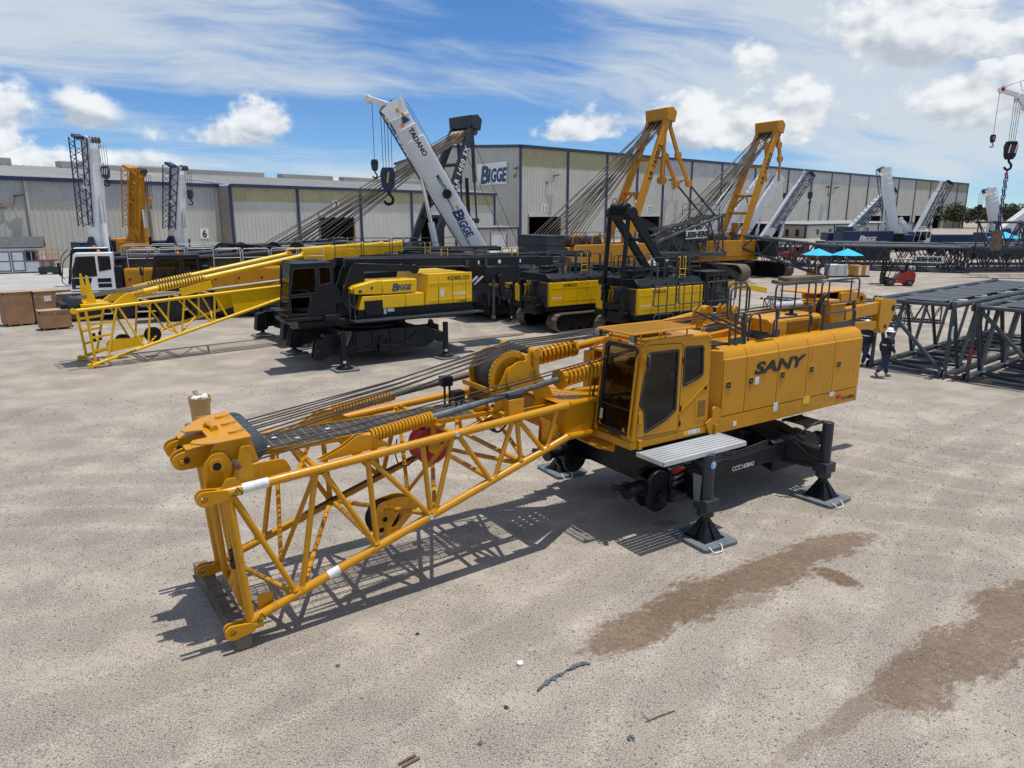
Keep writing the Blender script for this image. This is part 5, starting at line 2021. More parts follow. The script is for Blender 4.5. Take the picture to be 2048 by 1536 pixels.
for sx, sy, lb in ((-1, -1, 'square grey jack pad with white rope loops under the jack marked 3'), (1, -1, 'square grey jack pad under the rear near jack of the foreground crane'),
                   (-1, 1, 'square grey jack pad behind the foreground boom, under the far front jack'), (1, 1, 'square grey jack pad under the far rear jack of the foreground crane')):
    jack_pad(world_of(sx * 1.84, sy * 2.22), CTH - 90 + (4 if sx > 0 else -3), .95, .86, lb, 'jack pads of the foreground crane')

# timber under the boom foot
tb = thing('timber_beam', 'weathered square timber lying under the foot of the foreground boom', 'timber', world_of(-10.02, .25), CTH + 90 + 2)
MB().bx(-1.33, -.02, -.11, .11, 0.0, .22).build('beam', 'old_timber', tb, bevel=.012)
MB().bx(-.01, 1.36, -.10, .115, 0.0, .235).build('beam', 'old_timber', tb, bevel=.012)
# bucket
bk = thing('bucket', 'tall ochre plastic drum filled with rags standing behind the boom head', 'bucket', (-9.1, 20.0, 0), 20)
mb = MB()
mb.lathe([(0, .24), (.02, .25), (.66, .285), (.665, .30), (.70, .305), (.80, .308), (.81, .325), (.85, .325), (.85, .30), (.72, .29), (.6, .27)], (0, 0, 0), (0, 0, 1), 28)
paint('bucket_plastic', (0.50, 0.30, 0.10), 0.5, 0.15, dust=0.5, dustcol=(0.42, 0.36, 0.28), scale=2)
mb.build('drum', 'bucket_plastic', bk)
mb = MB()
for k in range(9):
    a = k * 2.4
    mb.lathe([(0, .02), (.04, .09), (.09, .06), (.12, .02)], (.15 * cos(a), .15 * sin(a), .76 + .02 * (k % 3)), (.3 * cos(a * 2), .3 * sin(a * 3), 1), 8)
mb.build('rags', 'white_marking', bk)
MB().beam((-.02, .05, .76), (-.12, .1, 1.02), .18, .04).build('board', 'ply_top', bk)
mb = MB()
mb.path([(.30, -.06, .72), (.36, -.07, .72), (.36, .07, .72), (.30, .06, .72)], .012, 6, .02)
mb.build('handle', 'bucket_plastic', bk)
# ================================================================ generic pieces of machines
def part(mb, name, mat, parent, bevel=0.0):
    return mb.build(name, mat, parent, bevel=bevel)


def gcab(R, x0, x1, y0, y1, z0, z1, mat, front=-1, lean=.12, skirt=.30, trim='rubber', sill=None):
    """a driver's cab with windows all round; front is the -x side when front = -1"""
    h = z1 - z0
    f = lambda x: x if front < 0 else x0 + x1 - x
    P = [(f(x0), z0), (f(x1), z0), (f(x1), z1), (f(x0 + lean + .10), z1), (f(x0 + lean), z1 - .12)]
    w = x1 - x0
    s0 = z0 + h * skirt
    hole = [(f(x0 + .12), s0), (f(x0 + lean + .10), z1 - .18), (f(x0 + w * .62), z1 - .16), (f(x0 + w * .62), s0 + .05 + (sill or 0))]
    hole2 = [(f(x0 + w * .68), s0 + h * .15), (f(x0 + w * .68), z1 - .16), (f(x1 - .12), z1 - .18), (f(x1 - .12), s0 + h * .2)]
    lower = [(f(x0 + .12), z0 + .12), (f(x0 + .12), s0 - .06), (f(x0 + w * .5), s0 - .06), (f(x0 + w * .42), z0 + .12)] if skirt > .33 else None
    root = None
    for y in (y0, y1 - .05):
        hs = [rpoly(hole, .06), rpoly(hole2, .05)] + ([rpoly(lower, .04)] if lower else [])
        o = part(holed(rpoly(P, .06), hs, 'y', y, y + .05), 'cab' if root is None else 'cab_side', mat, root or R, .008)
        root = root or o
        for k in hs:
            part(holed(k, [], 'y', y + .02, y + .028), 'window', 'cab_glass', root)
            part(holed(grow(k, .01), [grow(k, -.03)], 'y', y - .006, y + .056), 'gasket', trim, root)
    mb = MB()
    xf = x0 + lean + .05
    mb.bx(min(f(xf), f(x1)), max(f(xf), f(x1)), y0 + .02, y1 - .02, z1 - .05, z1 + .015)
    mb.bx(min(f(x1 - .05), f(x1)) + .002, max(f(x1 - .05), f(x1)) - .002, y0 + .03, y1 - .03, z0, z1 - .03)
    mb.bx(min(f(x0 + .03), f(x1)), max(f(x0 + .03), f(x1)), y0 + .03, y1 - .03, z0, z0 + .08)
    part(mb, 'cab_roof', mat, root, .01)
    ws = [(y0 + .06, z0 + h * .06), (y0 + .06, z1 - .14), (y1 - .06, z1 - .14), (y1 - .06, z0 + h * .06)]
    fo = [(y0 + .01, z0), (y0 + .01, z1 - .04), (y1 - .01, z1 - .04), (y1 - .01, z0)]
    sg = 1 if front < 0 else -1
    sh = lambda v: (v[0] + sg * (v[2] - z0) / h * lean, v[1], v[2])
    xa = f(x0)
    part(holed(fo, [rpoly(ws, .08)], 'x', xa, xa + sg * .05, sh), 'cab_front', mat, root)
    part(holed(rpoly(ws, .08), [], 'x', xa + sg * .02, xa + sg * .028, sh), 'windshield', 'cab_glass', root)
    mb = MB()
    c = (f(x0 + w * .55), (y0 + y1) / 2)
    mb.bx(c[0] - .28, c[0] + .28, c[1] - .26, c[1] + .26, z0 + .4, z0 + .56)
    b_ = f(x0 + w * .55 + .28)
    mb.bx(b_ - .08, b_ + .08, c[1] - .25, c[1] + .25, z0 + .56, z0 + 1.25)
    mb.bx(c[0] - .15, c[0] + .15, c[1] - .15, c[1] + .15, z0 + .05, z0 + .4)
    part(mb, 'seat', 'seat_fabric', root, .04)
    return root


def rail_run(R, pts, z0, z1, mat='rail_grey', r=.022, mid=True, step=1.2, name='handrail'):
    """guard rail along a polyline, open hoops between posts"""
    for i in range(len(pts) - 1):
        a, b = Vector((*pts[i], 0)), Vector((*pts[i + 1], 0))
        L = (b - a).length
        k = max(1, int(round(L / step)))
        for j in range(k):
            p = a.lerp(b, (j + .04) / k)
            q = a.lerp(b, (j + .96) / k)
            mb = MB()
            mb.path([(p.x, p.y, z0), (p.x, p.y, z1), (q.x, q.y, z1), (q.x, q.y, z0)], r, 6, .15, seg=3)
            if mid:
                zm = z0 + (z1 - z0) * .52
                mb.tube((p.x, p.y, zm), (q.x, q.y, zm), r * .8, 6)
            part(mb, name, mat, R)


def hoop_ladder(R, x, y, z0, z1, mat='bright_yellow', w=.38, r=.022, axis='x'):
    mb = MB()
    for s in (-1, 1):
        dx, dy = (s * w / 2, 0) if axis == 'x' else (0, s * w / 2)
        ex, ey = (0, .16) if axis == 'x' else (.16, 0)
        mb.path([(x + dx, y + dy, z0), (x + dx, y + dy, z1), (x + dx + ex, y + dy + ey, z1), (x + dx + ex, y + dy + ey, z0 + .5)], r, 6, .08)
    z = z0 + .15
    while z < z1 - .5:
        dx, dy = (w / 2, 0) if axis == 'x' else (0, w / 2)
        mb.tube((x - dx, y - dy, z), (x + dx, y + dy, z), r * .8, 6)
        z += .28
    part(mb, 'ladder', mat, R)


def crawler_track(R, cx, cy, L, w, h, axis=0.0, shoe_w=None, mat_frame='chassis_black', shoes=True, sub=None):
    """crawler: side frame, rollers, idlers and a belt of shoes (each shoe a sub-part)"""
    a = radians(axis)
    ux, uy = cos(a), sin(a)
    def P(x, y, z):
        return (cx + x * ux - y * uy, cy + x * uy + y * ux, z)
    mb = MB()
    r = h / 2
    prof = [(-L / 2 + r, .16), (L / 2 - r, .16), (L / 2 - r * .4, r), (L / 2 - r, h - .14), (-L / 2 + r, h - .14), (-L / 2 + r * .4, r)]
    v0 = [P(x, -w * .30, z) for x, z in prof]
    v1 = [P(x, w * .30, z) for x, z in prof]
    n = len(prof)
    mb.raw(v0 + v1, [tuple(range(n - 1, -1, -1)), tuple(range(n, 2 * n))] + [(i, (i + 1) % n, n + (i + 1) % n, n + i) for i in range(n)])
    fr = part(mb, 'track_frame', mat_frame, R, .03)
    for x in (-L / 2 + r, L / 2 - r):
        mb = MB()
        mb.tube(P(x, -w * .34, r), P(x, w * .34, r), r - .09, 22)
        mb.tube(P(x, -w * .40, r), P(x, w * .40, r), r * .35, 16)
        part(mb, 'idler', mat_frame, fr)
    k = int((L - 2 * r) / .55)
    for i in range(k):
        x = -L / 2 + r + (i + .5) * (L - 2 * r) / k
        mb = MB()
        mb.tube(P(x, -w * .36, .20), P(x, w * .36, .20), .13, 12)
        part(mb, 'roller', mat_frame, fr)
    # belt
    per = 2 * (L - 2 * r) + 2 * pi * (r - .03)
    m = int(per / .24)
    q = per / m
    t = 0.0
    rr = r - .03
    for i in range(m):
        t = i * q
        S = L - 2 * r
        if t < S:
            x, z, an = -S / 2 + t, h - .03, 0
        elif t < S + pi * rr:
            th = (t - S) / rr
            x, z, an = S / 2 + rr * sin(th), r + rr * cos(th), -th
        elif t < 2 * S + pi * rr:
            x, z, an = S / 2 - (t - S - pi * rr), .03, -pi
        else:
            th = (t - 2 * S - pi * rr) / rr
            x, z, an = -S / 2 - rr * sin(th), r - rr * cos(th), -pi - th
        mb = MB()
        dx, dz = cos(an) * q * .46, sin(an) * q * .46
        nx, nz = -sin(an) * .035, cos(an) * .035
        mb.hexa([P(x - dx - nx, -w / 2, z - dz - nz), P(x + dx - nx, -w / 2, z + dz - nz), P(x + dx - nx, w / 2, z + dz - nz), P(x - dx - nx, w / 2, z - dz - nz),
                 P(x - dx + nx, -w / 2, z - dz + nz), P(x + dx + nx * .4, -w / 2, z + dz + nz * .4), P(x + dx + nx * .4, w / 2, z + dz + nz * .4), P(x - dx + nx, w / 2, z - dz + nz)])
        part(mb, 'track_shoe', 'track_shoe', fr)
    return fr


def jack_leg(R, jx, jy, bx_, by_, K='chassis_black', top=1.55, arm=(1.35, .75)):
    mb = MB()
    mb.beam((bx_, by_, arm[0] - .2), (jx, jy, arm[1] + .1), .3, .62, h1=.35)
    part(mb, 'jack_arm', K, R, .02)
    mb = MB()
    mb.tube((jx, jy, .40), (jx, jy, top), .115, 18)
    mb.tube((jx, jy, .40), (jx, jy, .52), .15, 18)
    j = part(mb, 'jack', K, R)
    mb = MB()
    mb.tube((jx, jy, .2), (jx, jy, .41), .07, 14)
    part(mb, 'jack_rod', 'chrome', j)
    mb = MB()
    mb.lathe([(0, .34), (.03, .34), (.05, .22), (.14, .10), (.2, .09)], (jx, jy, .075), (0, 0, 1), 18)
    part(mb, 'jack_foot', K, j)
    mb = MB()
    mb.path([(bx_, by_, 1.3), ((jx + bx_) / 2, (jy + by_) / 2, 1.0), (jx - .12, jy - .1, 1.1), (jx - .1, jy - .1, top - .2)], .02, 6, .2)
    part(mb, 'jack_hose', 'hose', j)


# ---------------------------------------------------------------- black and yellow crane with company lettering (local x to the rear)
def crane_bigge():
    K, Yb = 'chassis_black', 'bright_yellow'
    R = thing('crawler_crane', 'black and yellow crane on jacks with blue lettering on its yellow side box', 'crane', (-6.26, 30.54, 0), 34)
    s = -1.7
    mb = MB()
    mb.bx(-3.4, 4.6, -1.3, 1.3, 1.62, 1.9)
    mb.bx(-1.2, 4.4, -1.62, 1.62, 1.85, 2.0)
    part(mb, 'upper_frame', K, R, .02)
    mb = MB()
    mb.bx(-1.08, 4.3, s + .04, 1.6, 1.95, 2.25)
    part(mb, 'skirt', K, R, .01)
    mb = MB()
    mb.bx(-1.4, 4.6, s - .45, s + .05, 1.80, 1.86)
    part(mb, 'walkway', 'dark_grey_paint', R, .005)
    # lower yellow boxes
    for a, b in ((-1.06, -.05), (-.04, 1.03), (1.04, 1.90)):
        mb = MB()
        p = [(a, 2.24), (b, 2.24), (b, 2.78 + (b > 1.8) * .0), (a if a > -1 else a + .2, 2.78)]
        mb.prism(p, 'y', s, -.4)
        part(mb, 'side_box', Yb, R, .03)
    # upper box with lettering
    mb = MB()
    mb.prism([(-1.22, 2.88), (.0, 2.82), (.0, 3.38), (-.25, 3.40), (-1.02, 3.24), (-1.22, 3.18)], 'y', s, -.5)
    part(mb, 'side_box', Yb, R, .04)
    mb = MB()
    mb.bx(.01, 1.58, s, -.5, 2.82, 3.38)
    bxo = part(mb, 'side_box', Yb, R, .04)
    bigge(bxo, (.82, s - .003, 3.08), (1, 0, 0), (0, 0, 1), .80, 'navy_marking')
    mb = MB()
    mb.bx(-1.30, -1.05, s + .1, -1.2, 2.9, 3.14)
    part(mb, 'winch_end', Yb, R, .05)
    mb = MB()
    mb.bx(-1.02, -.88, s - .01, s, 2.94, 3.04)
    mb.bx(-.5, -.4, s - .01, s + .02, 3.05, 3.15)
    part(mb, 'lamp', 'interior', R)
    # rear yellow engine house in door panels
    px = [(1.92, 2.16, 2.6), (2.6, 2.6, 3.3), (3.3, 3.3, 3.95), (3.95, 3.95, 4.28)]
    mb = MB()
    mb.prism([(2.0, 2.26), (4.25, 2.26), (4.25, 3.52), (2.25, 3.52)], 'y', s + .05, 1.6)
    eh = part(mb, 'engine_house', Yb, R, .02)
    for i, (xb, xt, x1) in enumerate(px):
        mb = MB()
        mb.prism([(xb + .008, 2.25), (x1 - .008, 2.25), (x1 - .008, 3.55), (xt + .01, 3.55)], 'y', s, s + .06)
        d = part(mb, 'house_door', Yb, eh, .02)
        for z in (2.42, 3.15):
            mb = MB()
            mb.beam((xb + .03 if i else xb + .2, s - .006, z), (x1 - .03, s - .006, z), .02, .05)
            part(mb, 'pressed_rib', Yb, d)
    text('KOBELCO', .17, 'black_marking', eh, (3.60, s - .004, 3.33), (1, 0, 0), (0, 0, 1), bold=.02, space=1.0)
    text('CK2750G', .11, 'white_marking', eh, (3.62, s - .004, 2.64), (1, 0, 0), (0, 0, 1), bold=.015, shear=.25)
    text('CCC275843', .06, 'black_marking', eh, (3.75, s - .004, 2.31), (1, 0, 0), (0, 0, 1), bold=.02)
    mb = MB()
    mb.bx(2.68, 2.86, s - .008, s - .003, 2.55, 2.88)
    mb.bx(.05, .17, s + .036, s + .04, 2.0, 2.22)
    mb.bx(.22, .52, s + .036, s + .04, 2.08, 2.22)
    part(mb, 'sticker', 'sticker', eh)
    mb = MB()
    mb.bx(-.8, .0, s - .02, s + .1, 2.0, 2.6)
    part(mb, 'tool_box', K, R, .015)
    # cab
    gcab(R, -3.95, -2.05, -1.85, -.72, 2.15, 4.20, K, -1, .22, .42)
    mb = MB()
    mb.bx(-4.1, -1.9, -1.95, -.65, 2.02, 2.14)
    mb.bx(-4.35, -3.9, -1.95, -.9, 2.44, 2.50)
    mb.bx(-2.6, -2.0, -2.1, -1.7, 1.98, 2.2)
    part(mb, 'cab_platform', K, R, .01)
    mb = MB()
    mb.bx(-3.95, -3.6, -1.90, -1.86, 2.02, 2.10)
    part(mb, 'number_plate', 'sticker', R)
    # uprights and the folded boom beams over the house
    for y in (-1.25, -.35, .55):
        mb = MB()
        mb.prism([(-1.9, 2.0), (-1.2, 2.0), (-.55, 3.2), (-.60, 4.05), (-.95, 4.12), (-1.15, 3.9)], 'y', y - .05, y + .05)
        part(mb, 'frame_plate', K, R, .02)
    for y in (-1.15, .45):
        mb = MB()
        mb.beam((-.9, y, 3.92), (1.75, y, 3.78), .16, .36, h1=.26)
        mb.prism(circ(1.75, 3.74, .2, 14), 'y', y - .09, y + .09)
        part(mb, 'gantry_arm', K, R, .03)
    for y in (-.75, .35):
        mb = MB()
        mb.beam((-1.2, y, 4.08), (9.4, y, 3.84), .22, .36)
        part(mb, 'mast_beam', K, R, .02)
        for x in (4.4, 5.4):
            mb = MB()
            mb.bx(x, x + .16, y - .22, y - .12, 3.70, 4.0)
            part(mb, 'rope_hanger', 'dark_grey_paint', R, .01)
        for x in (1.2, 5.1, 6.2, 7.4):
            mb = MB()
            mb.bx(x, x + .08 + .06 * (x == 6.2), y - .118, y - .112, 3.80, 3.96)
            part(mb, 'reflector', 'sticker', R)
    mb = MB()
    mb.bx(5.4, 7.4, -.9, .5, 2.9, 3.68)
    part(mb, 'mast_box', K, R, .05)
    mb = MB()
    mb.beam((4.3, -.9, 3.0), (6.6, -.9, 2.35), .2, .5, h1=.35)
    mb.prism(circ(6.65, 2.33, .24, 16), 'y', -1.02, -.78)
    part(mb, 'rear_arm', K, R, .02)
    mb = MB()
    mb.beam((6.2, -1.0, 3.3), (6.4, -1.0, 2.3), .14, .3)
    part(mb, 'rear_link', K, R, .02)
    mb = MB()
    for y in (-1.0, -1.12):
        mb.tube((5.8, y, 3.1), (5.8, y, 1.35), .03, 8)
    mb.tube((5.8, -.98, 1.35), (5.8, -1.14, 1.35), .09, 10)
    part(mb, 'chain_link', 'dark_steel', R)
    for k in range(2):
        mb = MB()
        mb.tube((4.5 + .3 * k, -.95, 2.9), (5.0 + .3 * k, -.95, 3.25), .06, 12)
        part(mb, 'ram', 'chrome', R)
    mb = MB()
    mb.tube((-1.9, -1.35, 2.95), (-1.9, -.2, 2.95), .26, 18)
    mb.tube((-1.9, -1.62, 2.75), (-1.9, -1.2, 2.75), .20, 18)
    part(mb, 'winch', K, R)
    for k in range(9):
        mb = MB()
        mb.path([(-1.75 + .05 * k, -1.66, 2.7 - .08 * (k % 5)), (-1.5 + .03 * k, -1.72, 2.4), (-1.35, -1.6, 2.1 + .1 * (k % 3))], .022, 6, .15)
        part(mb, 'hose', 'hose', R)
    mb = MB()
    mb.path([(-1.5, s - .2, 1.86), (-1.5, s - .2, 3.0), (-1.3, s - .2, 3.0), (-1.3, s - .2, 1.86)], .022, 6, .08)
    part(mb, 'grab_rail', 'rail_grey', R)
    for y in (-.5, .1):
        mb = MB()
        mb.path([(-.8, y, 4.1), (3, y, 4.12), (9, y, 3.98)], .016, 6)
        part(mb, 'rope', 'rope', R)
    # undercarriage on jacks
    mb = MB()
    mb.lathe([(0, 1.45), (.1, 1.45), (.1, 1.3), (.18, 1.35), (.25, 1.35)], (0, 0, 1.42), (0, 0, 1), 36)
    part(mb, 'slew_ring', K, R)
    mb = MB()
    mb.prism([(-2.6, .55), (1.9, .5), (2.5, .85), (2.5, 1.4), (-2.6, 1.42)], 'y', -1.85, -1.45)
    mb.prism([(-2.6, .55), (1.9, .5), (2.5, .85), (2.5, 1.4), (-2.6, 1.42)], 'y', 1.45, 1.85)
    mb.bx(-1.6, 1.6, -1.46, 1.46, .6, 1.4)
    mb.lathe([(0, .9), (.25, 1.1)], (0, 0, .3), (0, 0, 1), 28)
    car = part(mb, 'car_body', K, R, .03)
    for x in (-1.3, -.6, .2, .9):
        mb = MB()
        mb.bx(x, x + .06, -1.9, -1.85, .62, 1.38)
        part(mb, 'rib', K, car)
    mb = MB()
    mb.bx(-.35, .05, -2.0, -1.86, .55, .85)
    mb.path([(-.3, -1.93, .85), (-.25, -1.93, 1.15), (.05, -1.93, 1.05), (.03, -1.93, .85)], .02, 6, .1)
    part(mb, 'tool_tray', K, car)
    mb = MB()
    mb.path([(-1.7, -1.9, .55), (-.6, -1.92, .75), (-.3, -1.95, .9), (.4, -1.92, .7), (1.2, -1.92, .9), (1.4, -1.92, 1.25), (2.4, -1.95, 1.1)], .025, 6, .2)
    part(mb, 'hose', 'hose', car)
    for sy in (-1, 1):
        for o in (-.16, .16):
            mb = MB()
            y = sy * 1.62 + o
            mb.prism(rpoly([(-3.05, .42), (-2.9, 1.25), (-2.55, 1.25), (-2.4, .5), (-2.7, .38)], .12), 'y', y - .05, y + .05)
            mb.prism(circ(-2.85, .66, .12, 14), 'y', y - .08, y + .08)
            part(mb, 'track_hook', K, car, .02)
    for jx, jy in ((-2.0, -2.33), (2.55, -2.33), (-2.55, 2.33), (2.2, 2.33)):
        jack_leg(R, jx, jy, jx * .72, jy * .72)
    mb = MB()
    mb.prism(rpoly([(2.05, 1.40), (2.35, 1.40), (2.27, 1.62), (2.12, 1.62)], .06), 'y', -1.7, -1.62)
    part(mb, 'lifting_eye', K, car)
    a = radians(34)
    for i, (jx, jy) in enumerate(((-2.0, -2.33), (2.55, -2.33), (-2.55, 2.33))):
        jack_pad(world_of(jx, jy, 0, -6.26, 30.54, 34), 34 + 5 * i, .95, .9, ['flat grey pad under the nearest jack of the lettered black crane', 'flat grey pad under the right-hand jack of the lettered black crane',
                 'flat grey pad under the left-hand jack of the lettered black crane'][i], 'jack pads of the lettered crane', ropes=False)


crane_bigge()


# ---------------------------------------------------------------- yellow lattice boom at the left, its crane half hidden (local x to the rear)
def crane_yellow_boom():
    K, Yb = 'chassis_black', 'bright_yellow'
    ox, oy, th = -17.46, 28.65, 40
    R = thing('lattice_crane', 'bright yellow lattice boom crane at the left, its body hidden behind the lettered crane', 'crane', (ox, oy, 0), th)
    W = 1.1
    zu = lambda x: 2.36 + x * .05
    zl = lambda x: .14 + x * .275
    mb = MB()
    for s_ in (-1, 1):
        mb.tube((-.3, s_ * W, zu(-.3)), (8.6, s_ * W, zu(5.7) + .18), .066, 12)
        mb.tube((.05, s_ * W, zl(.05)), (8.4, s_ * W, zl(8.0)), .07, 12)
    boom = part(mb, 'boom', Yb, R)
    U = [.15, 1.15, 2.4, 3.6, 4.9, 5.7]
    Lw = [2.0, 3.35, 4.75, 5.3]
    prs = [(1.15, 1.9), (2.35, 2.1), (2.5, 3.3), (3.7, 3.45), (3.8, 4.7), (4.95, 4.85), (4.95, 5.4)]
    for s_ in (-1, 1):
        for u, l in prs:
            mb = MB()
            mb.tube((u, s_ * W, zu(u)), (l, s_ * W, zl(l)), .042, 8)
            part(mb, 'brace', Yb, boom)
        # ladder-like end frame
        mb = MB()
        mb.tube((.0, s_ * W, zu(0)), (.12, s_ * (W - .12), zl(.1)), .055, 10)
        part(mb, 'end_post', Yb, boom)
        mb = MB()
        mb.tube((1.1, s_ * W, zu(1.1)), (.55, s_ * W, zl(.55)), .05, 10)
        part(mb, 'end_post', Yb, boom)
        for t in (.28, .52, .76):
            mb = MB()
            a = Vector((.0, s_ * W, zu(0))).lerp(Vector((.12, s_ * (W - .12), zl(.1))), t)
            b = Vector((1.1, s_ * W, zu(1.1))).lerp(Vector((.55, s_ * W, zl(.55))), t)
            mb.beam(a, b, .04, .09)
            part(mb, 'end_rung', Yb, boom)
        for x, z in ((-.42, zu(-.42)), (-.1, zl(-.1))):
            mb = MB()
            mb.prism(circ(x, z, .11, 12), 'y', s_ * W - .07, s_ * W + .07)
            mb.tube((x, s_ * W, z), (x + .3, s_ * W, z + .02), .075, 10)
            part(mb, 'fork_lug', Yb, boom)
        mb = MB()
        mb.prism([(5.75, zl(5.75)), (8.45, zl(8.1)), (8.45, zu(6.5) + .12), (5.65, zu(5.65))], 'y', s_ * (W - .03), s_ * (W + .0))
        part(mb, 'foot_plate', Yb, boom)
    for x in (1.1, 2.4, 3.7, 4.95):
        mb = MB()
        mb.tube((x, -W, zu(x)), (x, W, zu(x)), .04, 8)
        part(mb, 'cross_bar', Yb, boom)
    for a, b in ((.1, .1), (2.0, 2.0), (2.05, 3.3), (3.35, 3.35), (3.4, 4.7), (4.75, 5.4)):
        mb = MB()
        mb.tube((a, -W, zl(a)), (b, W, zl(b)), .04, 8)
        part(mb, 'cross_bar', Yb, boom)
    mb = MB()
    mb.bx(-.1, .9, -.85, .85, zu(0) + .04, zu(0) + .18)
    part(mb, 'head_plate', Yb, boom, .02)
    for s_, y in ((-1, -.62), (1, .62)):
        mb = MB()
        mb.slab([(.15, y - .04, zu(0) + .1), (.5, y - .04, zu(0) + .1), (.28, y - .02, zu(0) + 1.3), (.22, y - .02, zu(0) + 1.3)], .05)
        part(mb, 'guide_horn', Yb, boom)
    for k in range(7):
        mb = MB()
        mb.lathe([(0, .24), (.03, .28), (.06, .22), (.09, .28), (.12, .24)], (-.25, -.62 + k * .19, zu(0) + .16), (0, 1, 0), 18)
        part(mb, 'sheave', 'dark_grey_paint', boom)
    for k in range(5):
        mb = MB()
        mb.bx(-.75, -.2, -.6 + k * .28, -.5 + k * .28, zu(0) + .02, zu(0) + .22)
        part(mb, 'sheave_fork', K, boom, .02)
    # springs and rods
    for s_ in (-1, 1):
        y = s_ * .9
        q = lambda x: (x, y, 2.82 + (x - 1.75) * .172)
        mb = MB()
        mb.tube(q(2.2), q(2.75), .13, 14)
        mb.tube(q(4.65), q(9.2), .12, 14)
        st = part(mb, 'backstop', Yb, R)
        mb = MB()
        mb.helix(q(1.75), q(2.25), .09, .025, 7, 6, 12)
        part(mb, 'coil_spring', Yb, st)
        mb = MB()
        mb.helix(q(2.75), q(4.7), .125, .036, 17, 8, 14)
        part(mb, 'coil_spring', Yb, st)
        mb = MB()
        mb.tube(q(1.7), q(4.7), .07, 12)
        part(mb, 'spring_core', 'rope_rust', st)
        mb = MB()
        mb.prism(rpoly([(.9, 2.42), (2.0, 2.5), (1.8, 2.9), (1.55, 2.9)], .08), 'y', y - .08, y + .08)
        part(mb, 'backstop_lug', Yb, st, .01)
        mb = MB()
        mb.lathe([(-.1, .16), (.1, .16)], q(9.25), (0, 1, 0), 14)
        part(mb, 'backstop_hinge', Yb, st)
    mb = MB()
    mb.beam((3.6, -.98, 2.78), (4.9, -.98, 3.05), .1, .34)
    part(mb, 'latch_box', Yb, R, .02)
    for k in range(3):
        mb = MB()
        mb.tube((1.6, -.55 + k * .07, 2.56), (8.2, -.5 + k * .07, 3.0), .03, 8)
        part(mb, 'pendant_bar', 'galvanised', R)
    for k in range(9):
        mb = MB()
        y = -.6 + k * .15
        mb.path([(-.1, y, zu(0) + .38), (4.5, y, 3.22 + .05 * (k % 3)), (9.6, y * .8, 4.15 + .04 * (k % 2))], .014, 5)
        part(mb, 'rope', 'rope', R)
    for (x, y, z, r_) in ((2.55, .2, .95, .32), (1.45, .6, .72, .30)):
        mb = MB()
        mb.lathe([(0, r_), (.03, r_), (.04, r_ * .75), (.2, r_ * .75), (.21, r_), (.24, r_)], (x, y, z), (.25, -1, .1), 22)
        part(mb, 'cable_reel', K, R)
    for y in (-.12, .12):
        mb = MB()
        mb.prism(rpoly([(.65, .45), (2.0, .62), (2.1, .92), (1.1, .96), (.75, .9)], .12), 'y', y - .02 - .3, y + .02 - .3)
        part(mb, 'block_cheek', Yb, boom)
    for x in (.35, .62):
        mb = MB()
        mb.tube((x, -.3 + x, 1.25), (x, -.3 + x, .9), .06, 8)
        part(mb, 'foam_sleeve', 'rubber', boom)
    text('CCC200834', .10, 'black_marking', boom, (1.25, -W - .071, zl(1.25)), (1, 0, .275), (-.275, 0, 1), bold=.02)
    # hidden machine behind
    mb = MB()
    mb.bx(8.2, 13.5, -1.5, 1.5, 1.7, 2.0)
    mb.bx(9.4, 13.5, -1.5, 1.5, 2.0, 3.2)
    part(mb, 'machinery_house', K, R, .03)
    mb = MB()
    mb.bx(8.4, 12.6, -1.3, 1.3, .55, 1.5)
    mb.bx(8.0, 12.9, -1.7, -1.3, .6, 1.35)
    mb.bx(8.0, 12.9, 1.3, 1.7, .6, 1.35)
    mb.lathe([(0, 1.3), (.3, 1.3)], (10.5, 0, 1.45), (0, 0, 1), 28)
    part(mb, 'car_body', K, R, .03)
    for y in (-1.6, 1.6):
        mb = MB()
        mb.prism(rpoly([(7.55, .42), (7.7, 1.3), (8.1, 1.3), (8.2, .5), (7.9, .38)], .12), 'y', y - .2, y + .2)
        part(mb, 'track_hook', K, R, .03)
    gcab(R, 7.9, 9.5, -1.9, -.85, 2.1, 3.95, K, -1, .2, .4)
    for jx, jy in ((8.4, -2.3), (12.5, -2.3), (8.2, 2.3), (12.5, 2.3)):
        jack_leg(R, jx, jy, 9.3 if jx < 10 else 11.6, jy * .7)
    for i, (jx, jy) in enumerate(((8.4, -2.3), (8.2, 2.3))):
        jack_pad(world_of(jx, jy, 0, ox, oy, th), th, .95, .9, ['dark flat pad on the ground just right of the yellow boom', 'dark flat pad on the ground seen under the yellow boom'][i], 'jack pads of the yellow boom crane', ropes=False)


crane_yellow_boom()


